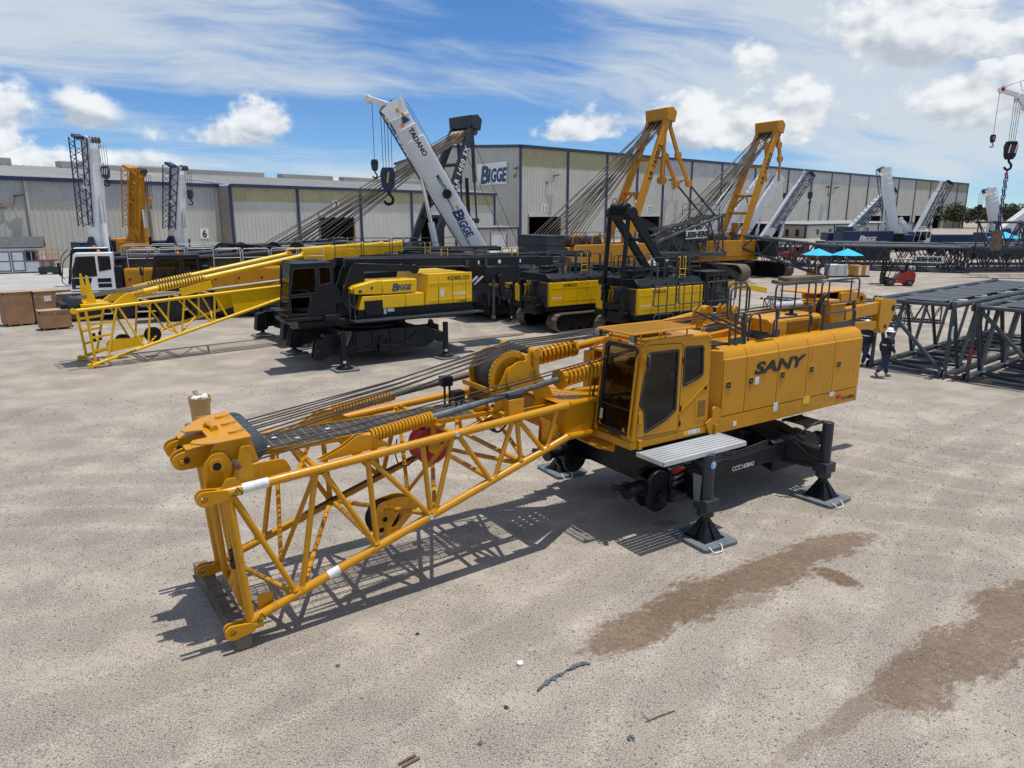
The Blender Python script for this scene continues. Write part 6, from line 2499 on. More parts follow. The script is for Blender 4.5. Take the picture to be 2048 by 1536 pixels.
# ---------------------------------------------------------------- two smaller black and yellow crawlers seen from behind (local x forwards)
def crawler_small(ox, oy, th, label, gantry, rails, num):
    K, Yb = 'chassis_black', 'bright_yellow'
    R = thing('crawler_crane', label, 'crane', (ox, oy, 0), th, None)
    for y in (-1.45, 1.45):
        crawler_track(R, .0, y, 6.4, .80, 1.0)
    mb = MB()
    mb.bx(-1.6, 1.6, -1.3, 1.3, .45, .95)
    mb.lathe([(0, 1.0), (.22, 1.0)], (0, 0, .93), (0, 0, 1), 24)
    part(mb, 'car_body', K, R, .03)
    mb = MB()
    mb.bx(-3.5, 2.2, -1.5, 1.5, 1.12, 1.36)
    part(mb, 'upper_frame', K, R, .02)
    s = -1.52
    mb = MB()
    mb.bx(-3.34, 1.0, s + .05, 1.48, 1.36, 2.6)
    eh = part(mb, 'engine_house', Yb, R, .02)
    for a, b in ((-3.30, -2.45), (-2.45, -1.55), (-1.55, -.6), (-.6, .2), (.2, 1.0)):
        mb = MB()
        mb.bx(a + .008, b - .008, s, s + .06, 1.37, 2.58)
        d = part(mb, 'house_door', Yb, eh, .02)
        for z in (1.62, 2.28):
            mb = MB()
            mb.bx(a + .02, b - .02, s - .008, s, z - .02, z + .02)
            part(mb, 'pressed_rib', Yb, d)
    text('KOBELCO', .14, 'black_marking', eh, (-2.0, s - .004, 2.42), (1, 0, 0), (0, 0, 1), bold=.02, space=1.0)
    text(num, .11, 'white_marking', eh, (-2.85, s - .004, 1.78), (1, 0, 0), (0, 0, 1), bold=.015, shear=.25)
    # rear grille
    mb = MB()
    mb.bx(-3.37, -3.34, -1.36, .2, 1.42, 2.55)
    part(mb, 'grille', 'rope_rust', eh)
    for k in range(9):
        mb = MB()
        z = 1.46 + k * .122
        mb.bx(-3.40, -3.37, -1.34, .18, z, z + .07)
        part(mb, 'grille_slat', 'dark_steel', eh)
    mb = MB()
    mb.prism([(-1.46, 2.62), (-1.46, 2.80), (-1.2, 3.02), (1.2, 3.02), (1.44, 2.80), (1.44, 2.62)], 'x', -3.36, 1.0)
    part(mb, 'top_house', K, R, .03)
    for k in range(5):
        mb = MB()
        mb.bx(-3.2 + k * .85, -2.5 + k * .85, -1.49, -1.45, 2.64, 2.79)
        part(mb, 'top_panel', 'dark_grey_paint', R, .02)
    for k, (x, y, w, d_, h) in enumerate(((-2.9, -.6, .8, .7, .35), (-2.0, .3, .6, .9, .5), (-1.1, -.5, .5, .5, .28), (-.3, .2, .9, .8, .42), (.6, -.7, .5, .6, .3))):
        mb = MB()
        mb.bx(x, x + w, y, y + d_, 3.02, 3.02 + h)
        part(mb, 'deck_box', 'dark_grey_paint' if k % 2 else K, R, .04)
    for x in (1.3, 1.9):
        mb = MB()
        mb.tube((x, -.4, 2.6), (x, 1.2, 2.6), .36, 16)
        part(mb, 'winch_drum', 'rope', R)
    mb = MB()
    mb.tube((-1.6, -.9, 3.02), (-1.6, -.9, 3.75), .07, 10)
    part(mb, 'exhaust', 'dark_steel', R)
    mb = MB()
    mb.tube((-2.0, .9, 3.25), (-1.0, .9, 3.25), .14, 12)
    part(mb, 'silencer', 'dark_steel', R)
    for k in range(7):
        mb = MB()
        mb.path([(-3.2, -.9 + .3 * k, 3.1), (-1.5, -.9 + .28 * k, 3.35 + .05 * (k % 3)), (1.5, -.8 + .25 * k, 3.05)], .018, 5, .3)
        part(mb, 'hose', 'hose', R)
    gcab(R, 1.1, 2.9, -1.55, -.5, 1.45, 3.2, K, 1, .15, .35)
    # counterweight claws at the back
    for y in (-1.0, .2):
        mb = MB()
        mb.beam((-3.9, y, 1.2), (-3.9, y, 2.55), .16, .2)
        mb.prism([(-4.15, 2.5), (-4.05, 2.72), (-3.75, 2.72), (-3.6, 2.5), (-3.75, 2.45), (-3.9, 2.58), (-4.05, 2.42)], 'y', y - .1, y + .1)
        mb.tube((-3.9, y, 1.9), (-3.9, y, 2.5), .05, 10)
        mb.bx(-4.0, -3.4, y - .1, y + .1, 1.15, 1.4)
        part(mb, 'counterweight_claw', K, R, .015)
    mb = MB()
    mb.bx(-4.0, -3.7, -1.1, .3, 1.6, 1.85)
    mb.bx(-3.9, -3.4, -1.1, .3, .95, 1.5)
    part(mb, 'rear_beam', K, R, .03)
    mb = MB()
    mb.bx(-3.75, -3.45, .4, 1.1, 1.5, 2.4)
    part(mb, 'battery_box', Yb, R, .03)
    for k in range(6):
        mb = MB()
        mb.path([(-3.5, -.9 + .25 * k, 2.7), (-3.85, -.85 + .2 * k, 2.2 - .08 * k), (-3.6, -.6 + .2 * k, 1.5)], .025, 6, .2)
        part(mb, 'hose', 'hose', R)
    if gantry:
        for y in (-.75, .55):
            mb = MB()
            mb.beam((-3.2, y, 6.0), (-.7, y, 3.1), .16, .42)
            part(mb, 'gantry_leg', K, R, .03)
            mb = MB()
            mb.beam((-3.45, y, 6.1), (-3.75, y, 1.9), .13, .22)
            part(mb, 'gantry_strut', K, R, .03)
            mb = MB()
            mb.lathe([(-.16, .3), (.16, .3)], (-3.3, y, 6.05), (0, 1, 0), 18)
            part(mb, 'gantry_head', K, R, .03)
        for k in range(5):
            mb = MB()
            mb.lathe([(0, .30), (.04, .34), (.08, .26), (.12, .34), (.16, .30)], (-3.35, -.55 + k * .2, 6.2), (0, 1, 0), 18)
            part(mb, 'sheave', K, R)
        mb = MB()
        mb.bx(-3.6, -3.0, -.62, .42, 5.75, 6.0)
        part(mb, 'gantry_crosshead', K, R, .04)
        mb = MB()
        mb.beam((-2.2, -.7, 4.8), (-2.2, .5, 4.8), .14, .14)
        part(mb, 'gantry_cross_beam', K, R)
        for y in (-.35, .1):
            mb = MB()
            mb.path([(-3.45, y, 6.5), (-3.5, y, 6.75), (-3.7, y, 6.7), (-3.72, y, 6.3)], .018, 6, .1)
            part(mb, 'rope_guard', K, R)
        for k in range(6):
            mb = MB()
            mb.path([(-3.1, -.5 + k * .18, 6.15), (3.5, -.5 + k * .18, 3.45), (6.5, -.4 + k * .15, 2.2)], .012, 5)
            part(mb, 'rope', 'rope', R)
    rail_run(R, [(-2.3, -1.25), (1.0, -1.25)], 2.95, 4.0, 'rail_grey', .03, True, .85)
    rail_run(R, [(-2.6, 1.2), (1.5, 1.2)], 2.95, 4.0, 'rail_grey', .03, True, 1.0)
    rail_run(R, [(-2.3, -1.25), (-2.3, 1.2)], 2.95, 4.0, 'rail_grey', .03, True, 1.2)
    hoop_ladder(R, -.4 if gantry else -1.0, -1.40, 3.0, 4.0, Yb)
    if rails:
        for a, b, z0, z1 in ((-3.1, -1.6, 1.85, 2.75), (-1.45, .3, 1.85, 2.8), (.5, 2.6, 1.85, 2.8), (-3.0, -1.75, 1.05, 1.45), (-1.3, .1, 1.05, 1.5)):
            mb = MB()
            y = -2.25
            mb.path([(a, y, z0), (a + (.12 if a < -3 else 0), y, z1), (b, y, z1), (b, y, z0)], .032, 8, .16, closed=True)
            x = a + .35
            while x < b:
                mb.tube((x, y, z0 - .35), (x, y, z1), .026, 6)
                x += .55
            part(mb, 'walkway_rail', 'rail_grey', R)
        mb = MB()
        mb.bx(-3.2, 2.7, -2.3, -1.55, 1.0, 1.08)
        part(mb, 'walkway', K, R)
    mb = MB()
    mb.beam((1.5, -.6, 2.9), (7.0, -.6, 1.9), .3, .3)
    mb.beam((1.5, .6, 2.9), (7.0, .6, 1.9), .3, .3)
    part(mb, 'boom_foot', Yb if rails else K, R, .03)
    return R


crawler_small(3.9, 39.6, 33, 'black and yellow crawler crane with rear grille, left of the pair in the centre', False, False, 'CK1100G')
crawler_small(7.9, 36.4, 33, 'black and yellow crawler crane carrying the tall black gantry in the centre', True, True, 'CK1100G')
# ================================================================ lattice sections
def lattice(R, p0, p1, w, h, bays, mat, rc=.10, rb=.055, single=True, w1=None, h1=None, up=(0, 0, 1), n=8, ends=True, plan=True, lift0=0.0, sub=None):
    """box lattice between the centres of its ends. Each brace is a part unless single is False"""
    p0, p1 = Vector(p0), Vector(p1)
    d = (p1 - p0).normalized()
    up = Vector(up)
    a = d.cross(up).normalized()
    b = a.cross(d).normalized()
    w1, h1 = w1 or w, h1 or h
    def P(t, i, j):
        return p0.lerp(p1, t) + a * (i * (w + (w1 - w) * t) / 2) + b * (j * (h + (h1 - h) * t) / 2)
    root = None
    for i in (-1, 1):
        for j in (-1, 1):
            mb = MB()
            mb.tube(P(0, i, j), P(1, i, j), rc, max(8, n))
            o = part(mb, 'chord' if root is not None else 'lattice_frame', mat, sub or (R if root is None else root))
            root = root or o
    host = root
    seg = []
    for k in range(bays):
        t0, tm, t1 = k / bays, (k + .5) / bays, (k + 1) / bays
        for i in (-1, 1):
            seg += [(P(t0, i, 1), P(tm, i, -1)), (P(tm, i, -1), P(t1, i, 1))]
        if plan:
            for j in (-1, 1):
                seg += [(P(t0, -1, j), P(tm, 1, j)), (P(tm, 1, j), P(t1, -1, j))] if j > 0 else [(P(t0, 1, j), P(tm, -1, j)), (P(tm, -1, j), P(t1, 1, j))]
    for t in ((0, 1) if ends else ()):
        seg += [(P(t, -1, -1), P(t, -1, 1)), (P(t, 1, -1), P(t, 1, 1)), (P(t, -1, -1), P(t, 1, -1)), (P(t, -1, 1), P(t, 1, 1)), (P(t, -1, 1), P(t, 1, -1))]
    if single:
        for s0, s1 in seg:
            mb = MB()
            mb.tube(s0, s1, rb, n)
            part(mb, 'brace', mat, host)
    else:
        mb = MB()
        for s0, s1 in seg:
            mb.tube(s0, s1, rb, 5, caps=False)
        part(mb, 'bracing', mat, host)['kind'] = 'stuff'
    if ends:
        for t, sg in ((0, -1), (1, 1)):
            for i in (-1, 1):
                for j in (-1, 1):
                    q = P(t, i, j)
                    for o in (-.07, .07):
                        mb = MB()
                        c = q + d * (sg * .16) + a * (o * rc / .1)
                        mb.tube(c - a * (.025 * rc / .1), c + a * (.025 * rc / .1), rc * 1.5, 12)
                        part(mb, 'fork_lug', mat, host)
    return host


def lat_thing(name, label, p0, p1, w, h, bays, group=None, mesh=None, sign=None, **kw):
    c = (p0[0], p0[1], 0)
    R = thing(name, label, 'boom section', c, 0, group)
    q0, q1 = Vector(p0) - Vector(c), Vector(p1) - Vector(c)
    host = lattice(R, q0, q1, w, h, bays, 'lattice_grey', **kw)
    d = (q1 - q0).normalized()
    a = d.cross(Vector((0, 0, 1))).normalized()
    if mesh:           # walkway mesh on the top
        L = (q1 - q0).length
        for k in range(int(L / 1.5)):
            s0, s1 = .35 + k * 1.5, .35 + k * 1.5 + 1.42
            if s1 > L:
                break
            z = h / 2 + .06
            pts = [q0 + d * s0 + a * x + Vector((0, 0, z)) for x in (-mesh, mesh)] + [q0 + d * s1 + a * x + Vector((0, 0, z)) for x in (mesh, -mesh)]
            mb = MB()
            mb.slab(pts, .02)
            part(mb, 'walkway_plate', 'rail_grey', host)
    if sign:
        t, hh, side = sign
        cpos = q0.lerp(q1, t) + a * (side * (w / 2 + .10))
        x = d if side > 0 else -d
        mb = MB()
        mb.slab([cpos - x * (hh * 2.9) - Vector((0, 0, hh * .7)), cpos + x * (hh * 2.9) - Vector((0, 0, hh * .7)), cpos + x * (hh * 2.9) + Vector((0, 0, hh * .7)), cpos - x * (hh * 2.9) + Vector((0, 0, hh * .7))], .02)
        b_ = part(mb, 'sign_plate', 'sticker', host)
        nn = x.cross(Vector((0, 0, 1)))
        text('LIEBHERR', hh * .8, 'black_marking', host, cpos + nn * .03, x, (0, 0, 1), bold=.06, wide=1.05)
    return R


ax39 = (cos(radians(39)), sin(radians(39)))
def sec39(n0, off, L, z, w=2.7, h=2.6):
    """near bottom corner n0, moved off to the far side by half the width"""
    cx, cy = n0[0] - ax39[1] * w / 2, n0[1] + ax39[0] * w / 2
    return (cx, cy, z + h / 2), (cx + ax39[0] * L, cy + ax39[1] * L, z + h / 2)


p0, p1 = sec39((16.25, 26.05), 0, 12.5, .14)
lat_thing('boom_section', 'big grey lattice boom section with walkway mesh behind the walking man', p0, p1, 2.7, 2.6, 5, 'grey boom sections stored on the ground', mesh=.85, rc=.105, rb=.072, n=10)
p0, p1 = sec39((18.55, 23.55), 0, 12.5, .14)
lat_thing('boom_section', 'big grey lattice boom section cut off by the lower right frame edge', p0, p1, 2.7, 2.6, 5, 'grey boom sections stored on the ground', mesh=.85, rc=.105, rb=.072, n=10)
for k in range(2):
    o = Vector((17.0, 25.8, 0)) - Vector((ax39[0] * .2, ax39[1] * .2, 0)) + Vector((ax39[0] * 5.5 * k, ax39[1] * 5.5 * k, 0))
    r = thing('timber_block', ['short timber block under the nearest corner of the grey boom sections', 'timber block further back under the grey boom sections'][k], 'timber', o, 39 + 90)
    MB().bx(-.9, .9, -.10, .10, 0, .13).build('block', 'old_timber', r, bevel=.01)
mb = MB()
wraps = [(16.28, 26.06, 1.75, 'white_marking', .09), (16.75, 25.45, 1.05, 'red_plate', .05)]
for (x, y, z, m_, r_) in wraps:
    r = thing('tag_wrap', 'white tape wrapped round a grey lattice post' if m_ == 'white_marking' else 'red strap hanging on a grey lattice post', 'tape', (x, y, z - .2))
    MB().tube((0, 0, 0), (0, 0, .42), r_, 10).build('wrap', m_, r)

# middle distance, row with the maker's plate
def ang_sec(c, ang, L, z, w=2.6, h=2.5):
    a = radians(ang)
    return (c[0] - cos(a) * L / 2, c[1] - sin(a) * L / 2, z + h / 2), (c[0] + cos(a) * L / 2, c[1] + sin(a) * L / 2, z + h / 2)


mids = [((30.5, 91.0), -10, 12.5, .1, 'grey lattice boom section far behind the umbrellas, before the red pickup', False), ((59.0, 88.0), 2, 12.5, .1, 'grey lattice boom section in the third row near the right edge', False), ((61.5, 78.5), 6, 12.0, 2.75, 'grey lattice boom section in the upper layer at the far right edge', False), ((42.2, 79.0), -25.5, 13.0, .1, 'grey lattice boom section carrying the black and white maker plate', True), ((53.8, 77.5), 3.0, 12.0, .1, 'grey lattice boom section right of the one with the maker plate', False),
        ((43.6, 82.4), -25.5, 13.0, .1, 'grey lattice boom section directly behind the one with the maker plate', False), ((33.0, 86.0), -12, 12.5, .1, 'grey lattice boom section behind the blue umbrellas', False),
        ((55.0, 81.5), 4.0, 12.0, .1, 'grey lattice boom section in the second row at the right edge', False), ((52.8, 72.6), 2.0, 11.0, 2.75, 'grey lattice boom section raised on top of others at the right edge', False),
        ((45.5, 89.0), -18, 13.0, .1, 'grey lattice boom section in the rearmost row before the blue cranes', False), ((56.0, 68.5), 14.0, 12.0, .1, 'grey lattice boom section at the right edge in front of the raised one', False)]
for c, ang, L, z, lb, sg in mids:
    q0, q1 = ang_sec(c, ang, L, z)
    lat_thing('boom_section', lb, q0, q1, 2.6, 2.5, 5, 'grey boom sections stored on the ground', sign=(.72, .52, 1) if sg else None, rc=.10, rb=.065, n=6, mesh=.8 if z < 1 else None, single=lb.find('far') < 0 and lb.find('third') < 0)
q0, q1 = ang_sec((18.6, 41.2), -38, 7.5, .05, 1.2, 1.0)
lat_thing('jib_section', 'slim grey lattice jib lying behind the foreground crane', q0, q1, 1.2, 1.0, 8, None, rc=.05, rb=.03, n=6)
q0, q1 = ang_sec((21.4, 42.0), -30, 7.0, .05, 1.2, 1.0)
lat_thing('jib_section', 'slim grey lattice jib lying just left of the big grey boom sections', q0, q1, 1.2, 1.0, 8, None, rc=.05, rb=.03, n=6)


# ================================================================ telescopic cranes
def hook_block(R, top, z1, s=1.0, mat='blue_paint', stripes=None, ropes=4, spread=.35):
    """ropes from the boom head down to a block with a hook"""
    top = Vector(top)
    c = Vector((top.x, top.y, z1))
    for k in range(ropes):
        o = (k / max(1, ropes - 1) - .5) * spread * 2 if ropes > 1 else 0
        mb = MB()
        mb.tube(top + Vector((o, 0, 0)), c + Vector((o * .9, 0, .55 * s)), .022, 5)
        part(mb, 'rope', 'rope', R)
    mb = MB()
    P = [(-.42 * s, .35 * s), (-.30 * s, .70 * s), (.30 * s, .70 * s), (.42 * s, .35 * s), (.34 * s, -.35 * s), (.18 * s, -.6 * s), (-.18 * s, -.6 * s), (-.34 * s, -.35 * s)]
    mb.prism([(c.x + x, c.z + z) for x, z in P], 'y', c.y - .22 * s, c.y + .22 * s)
    b = part(mb, 'hook_block', mat, R, .03)
    if stripes:
        for k in range(3):
            mb = MB()
            x = c.x + (-.26 + k * .24) * s
            mb.prism([(x - .05 * s, c.z - .15 * s), (x + .05 * s, c.z - .15 * s), (x + .15 * s, c.z + .45 * s), (x + .05 * s, c.z + .45 * s)], 'y', c.y - .235 * s, c.y - .222 * s)
            part(mb, 'stripe', stripes[k % len(stripes)], b)
    mb = MB()
    mb.path([(c.x, c.y, c.z - .55 * s), (c.x, c.y, c.z - .75 * s), (c.x + .26 * s, c.y, c.z - 1.0 * s), (c.x + .2 * s, c.y, c.z - 1.3 * s), (c.x - .12 * s, c.y, c.z - 1.36 * s), (c.x - .28 * s, c.y, c.z - 1.15 * s)], .085 * s, 8, .2 * s)
    part(mb, 'hook', 'chassis_black', b)
    return b


def tele_crane(name, label, foot, tip, w=.95, h=1.15, boom='white_paint', jib='blue_paint', jib_side=1, jib_len=.85, body='blue_paint', hook=None, hook2=None, cyl=.45, heading=None,
               steps=False, group=None, body_size=(4.6, 2.6), cylm=None, cylx=1.0):
    foot, tip = Vector(foot), Vector(tip)
    base = Vector((foot.x, foot.y, 0))
    R = thing(name, label, 'crane', base, 0, group)
    f, t = foot - base, tip - base
    d = (t - f).normalized()
    hd = Vector((d.x, d.y, 0))
    hd = hd.normalized() if hd.length > .05 else Vector((1, 0, 0))
    up = hd.cross(Vector((0, 0, 1))).cross(d)
    up = up.normalized() if up.length > .1 else Vector((0, -1, 0))
    side = d.cross(up).normalized()
    L = (t - f).length
    def oct_(w_, h_):
        return [(-w_ / 2, -h_ * .25), (-w_ * .28, -h_ / 2), (w_ * .28, -h_ / 2), (w_ / 2, -h_ * .25), (w_ / 2, h_ / 2), (-w_ / 2, h_ / 2)]
    mb = MB()
    mb.sect(f - d * .6, f + d * (L * .80), oct_(w, h), up=up)
    bo = part(mb, 'boom', boom, R, .03)
    for k, (a0, a1, sc) in enumerate(((.80, .88, .9), (.88, .95, .82))):
        mb = MB()
        mb.sect(f + d * (L * a0), f + d * (L * a1), oct_(w * sc, h * sc), up=up)
        part(mb, 'boom_stage', boom, R, .02)
        mb = MB()
        mb.sect(f + d * (L * a1 - .16), f + d * (L * a1 - .04), oct_(w * sc * 1.08, h * sc * 1.08), up=up)
        part(mb, 'boom_collar', boom, R)
    # head
    for o in (-1, 1):
        mb = MB()
        c = t + side * (o * w * .36)
        mb.slab([c - d * (L * .05) - up * (h * .45), c + d * .35 - up * (h * .62), c + d * .55 + up * (h * .05), c + d * .35 + up * (h * .55), c - d * (L * .05) + up * (h * .42)], .06)
        part(mb, 'head_plate', boom, R)
    for o in (-.3, -.1, .1, .3):
        mb = MB()
        c = t + side * (o * w) + d * .25
        mb.tube(c - up * (h * .42) - side * .05, c - up * (h * .42) + side * .05, .30, 14)
        part(mb, 'sheave', 'dark_steel', R)
    mb = MB()
    c = t + d * .35 + up * (h * .4)
    mb.tube(c - side * (w * .45), c + side * (w * .45), .12, 10)
    mb.tube(c, c + up * .35 + d * .3, .04, 6)
    part(mb, 'head_fittings', boom, R)
    for o in (-.25, .25):
        mb = MB()
        mb.path([f + d * .5 + up * (h * .6) + side * o * w, t - d * .2 + up * (h * .62) + side * o * w, t + d * .45 + up * (h * .45) + side * o * w], .02, 5)
        part(mb, 'rope', 'rope', R)
    # luffing ram
    q = f + d * (L * cyl) - up * (h * .5)
    g0 = Vector((f.x, f.y, 0)) + hd * (1.9 * cylx) + Vector((0, 0, max(1.3, f.z - 1.3)))
    mb = MB()
    m_ = g0.lerp(q, .55)
    mb.tube(g0, m_, .24, 14)
    part(mb, 'ram_barrel', cylm or boom, R)
    mb = MB()
    mb.tube(m_, q, .15, 12)
    part(mb, 'ram_rod', 'chrome', R)
    # folded lattice jib alongside
    if jib:
        o = side * (jib_side * (w * .5 + .55)) - up * (h * .05)
        a0, a1 = f + d * (L * (1 - jib_len)) + o, t + d * .35 + o
        jw = .75 * max(1, w / 1.1)
        lattice(R, a0, a1, jw, jw, max(6, int(L * jib_len / 1.1)), jib, .06, .032, False, up=up, w1=jw * 1.2, h1=jw * 1.2, ends=False)
        mb = MB()
        mb.beam(a0 - side * .1, f + d * (L * (1 - jib_len)), .3, .25)
        mb.beam(f + d * (L * .55) + o, f + d * (L * .55), .25, .25)
        part(mb, 'jib_bracket', boom, R, .02)
        mb = MB()
        mb.beam(a1 - up * .5, a1 + up * .5 + d * .2, .8, .3)
        part(mb, 'jib_head', jib, R, .04)
    if steps:
        for k in range(int(L * .7 / .75)):
            c = f + d * (1.5 + k * .75) + up * (h * .5 + .01)
            mb = MB()
            mb.beam(c - side * (w * .30), c + side * (w * .30), .16, .03, up=up)
            part(mb, 'grip_step', 'chassis_black', R)
    if hook:
        hook_block(R, t + d * .25 + Vector((hook[0], 0, -h * .3)), hook[1], hook[2], jib or 'chassis_black', hook[3] if len(hook) > 3 else None)
    if hook2:
        hook_block(R, t + d * .5 + Vector((hook2[0], 0, 0)), hook2[1], hook2[2], 'dark_grey_paint', None, 1)
    # superstructure and carrier
    a = math.atan2(hd.y, hd.x)
    bl, bw = body_size
    mb = MB()
    M = Matrix.Rotation(a, 4, 'Z')
    def T(p):
        v = M @ Vector(p)
        return (v.x, v.y, v.z)
    def tb(x0, x1, y0, y1, z0, z1):
        m2 = MB()
        m2.bx(x0, x1, y0, y1, z0, z1)
        m2.v = [T(v) for v in m2.v]
        return m2
    z0 = max(1.5, f.z - 1.5)
    part(tb(-bl * .6, bl * .35, -bw / 2, bw / 2, z0 - .2, z0 + .25), 'turntable', body, R, .03)
    for s_ in (-1, 1):
        m2 = MB()
        m2.prism([(-1.6, z0 + .2), (.8, z0 + .2), (.35, f.z + .35), (-.45, f.z + .35)], 'y', s_ * (w * .5 + .12) - .08, s_ * (w * .5 + .12) + .08)
        m2.v = [T(v) for v in m2.v]
        part(m2, 'boom_tower', body, R, .03)
    part(tb(-bl * .75, -bl * .35, -bw / 2, bw / 2, z0, z0 + 1.3), 'counterweight', body, R, .06)
    part(tb(-bl * .34, .6, -bw / 2, -w * .5 - .25, z0 + .25, z0 + 1.05), 'machinery_box', body, R, .05)
    part(tb(-1.2, .6, w * .5 + .25, bw / 2, z0 + .25, z0 + 1.5), 'operator_cab', 'chassis_black', R, .1)
    part(tb(-bl * .9, bl * .95, -1.2, 1.2, .75, z0 - .2), 'carrier', body, R, .05)
    for x in (-bl * .7, -bl * .35, bl * .3, bl * .7):
        for s_ in (-1, 1):
            m2 = MB()
            m2.tube((x, s_ * 1.28, .62), (x, s_ * .75, .62), .62, 18)
            m2.v = [T(v) for v in m2.v]
            part(m2, 'wheel', 'rubber', R)
    return R, f, t, d, up, side


# three by the low warehouse
tele_crane('telescopic_crane', 'tall white telescopic crane with blue lattice jib, leftmost by the low warehouse', (-41.0, 72.0, 3.5), (-40.3, 71.5, 12.7), 1.35, 1.6, jib_side=1, hook=(1.0, 9.9, .9, ('white_marking', 'white_marking')), cylm='white_paint', cylx=.7)
tele_crane('telescopic_crane', 'orange telescopic crane with orange lattice jib by the low warehouse', (-41.3, 80.0, 3.6), (-40.2, 79.5, 10.4), 1.25, 1.5, 'orange_yellow', 'orange_yellow', 1, body='orange_yellow', hook=(.9, 7.4, .55), cylx=.7)
tele_crane('telescopic_crane', 'white telescopic crane with dark blue jib beside the number 6 sign', (-37.9, 82.0, 3.3), (-36.6, 81.4, 10.8), 1.3, 1.5, jib_side=1, hook=(.9, 8.1, .8, ('red_paint', 'blue_paint')), cylx=.7)
# the group on the right
grp = 'white telescopic cranes parked before the tall warehouse'
tele_crane('telescopic_crane', 'white crane boom mostly hidden behind the ropes of the right orange crane', (28.6, 112, 2.9), (33.7, 112, 10.0), 1.2, 1.4, jib=None, group=grp)
tele_crane('telescopic_crane', 'white crane boom with dark step plates seen between the orange legs', (32.2, 112, 2.4), (38.2, 112, 12.0), 1.25, 1.4, jib=None, steps=True, group=grp)
tele_crane('telescopic_crane', 'white crane boom with blue jib on its left and hook block hanging', (34.8, 110, 2.6), (39.8, 110, 11.2), 1.2, 1.4, jib_side=-1, hook=(1.0, 8.6, .8), group=grp)
tele_crane('telescopic_crane', 'white crane boom leaning right with blue jib on its right side', (37.7, 108, 2.6), (43.0, 108, 11.4), 1.2, 1.4, jib_side=1, hook=(.7, 8.7, .8), group=grp)
tele_crane('telescopic_crane', 'low white crane boom with dark steps rising from the blue lettered body', (58.3, 125, 3.2), (64.0, 125, 9.8), 1.3, 1.5, jib_side=1, steps=True, group=grp, body_size=(6.0, 3.0))
tele_crane('telescopic_crane', 'nearly upright white crane boom with dark blue jib on its left', (63.0, 120, 2.7), (60.5, 120, 12.9), 1.3, 1.5, jib_side=1, group=grp)
tele_crane('telescopic_crane', 'white crane boom with black lattice jib, rightmost before the tall warehouse', (71.6, 128, 2.7), (75.0, 128, 11.0), 1.3, 1.5, jib='chassis_black', jib_side=1, group=grp)
tele_crane('telescopic_crane', 'short white crane boom low between the upright crane and the rightmost one', (68.4, 125, 2.8), (66.7, 125, 4.9), .9, .9, jib=None, group=grp)
tele_crane('telescopic_crane', 'small white crane boom standing before the trees at the far right', (70.5, 105, 2.5), (68.2, 105, 9.2), 1.2, 1.4, jib=None, hook=(-1.0, 6.9, .7), group=grp)
tele_crane('telescopic_crane', 'white crane boom low at the right frame edge', (67.8, 100, 3.8), (72.5, 100, 7.6), 1.2, 1.5, jib=None, group=grp)
o = bpy.data.objects
# big crane outside the frame on the right with two hooks in view
rc = thing('telescopic_crane', 'crane at the right frame edge with two striped hook blocks hanging in view', 'crane', (62.0, 66.0, 0))
tip, ft = Vector((47.0, 70.2, 16.7)) - Vector((62, 66, 0)), Vector((0, 0, 3.0))
dd = (tip - ft).normalized()
mb = MB()
mb.sect(ft, tip - dd * 1.0, [(-.5, -.3), (-.3, -.6), (.3, -.6), (.5, -.3), (.5, .6), (-.5, .6)])
part(mb, 'boom', 'white_paint', rc, .03)
mb = MB()
mb.beam(tip - dd * 1.2, tip + dd * .1, .5, 1.0, h1=.5)
mb.beam(tip - dd * .2 + Vector((0, 0, .1)), tip + Vector((-1.5, 0, .45)), .3, .42)
part(mb, 'boom_head', 'white_paint', rc, .05)
for q, r_ in (((-1.65, 0, .55), .36), ((-.1, 0, -.3), .28)):
    mb = MB()
    c = tip + Vector(q)
    mb.tube(c - Vector((0, .12, 0)), c + Vector((0, .12, 0)), r_, 18)
    part(mb, 'sheave', 'white_paint', rc)
    mb = MB()
    mb.tube(c - Vector((0, .13, 0)), c - Vector((0, .15, 0)), r_ * .55, 6)
    part(mb, 'sheave_cover', 'red_paint', rc)
mb = MB()
mb.path([tip + Vector((-1.4, 0, .8)), tip + Vector((.2, 0, 1.35)), tip + dd * -6 + Vector((0, 0, 1.0))], .03, 6)
part(mb, 'rope', 'rope', rc)
mb = MB()
mb.tube(tip + Vector((-.1, 0, 1.25)), tip + Vector((.3, 0, .2)), .05, 6)
part(mb, 'rope_post', 'white_paint', rc)
hook_block(rc, tip + Vector((-.1, -.1, -.2)), 11.8, 1.25, 'chassis_black', ('white_marking', 'red_paint', 'white_marking'), 4, .32)
hook_block(rc, tip + Vector((-1.85, 0, .3)), 12.9, .55, 'chassis_black', ('red_paint', 'white_marking', 'red_paint'), 1, .1)
mb = MB()
c = Vector((-.1, -.1, 10.0)) + Vector((tip.x, tip.y, 0))
mb.path([c + Vector((0, 0, .2)), c + Vector((0, 0, -.3))], .08, 8)
part(mb, 'shackle', 'red_paint', rc)
for k in range(13):
    for s_ in (-1, 1):
        mb = MB()
        z = 9.6 - k * .40
        mb.path([c + Vector((s_ * .09 + .10 * cos(a * pi / 4) * (k % 2), .10 * sin(a * pi / 4) * (1 - k % 2) , z - 10.0 + .22 * sin(a * pi / 4 + .4))) for a in range(8)], .045, 5, closed=True)
        part(mb, 'chain_link', 'blue_paint', rc)
mb = MB()
mb.bx(c.x - .35, c.x + .35, c.y - .3, c.y + .3, 2.6, 4.4)
part(mb, 'lifting_beam', 'timber', rc, .05)
mb = MB()
mb.bx(-3, 3, -1.5, 1.5, 1.2, 3.2)
mb.bx(-5, 5, -1.2, 1.2, .6, 1.2)
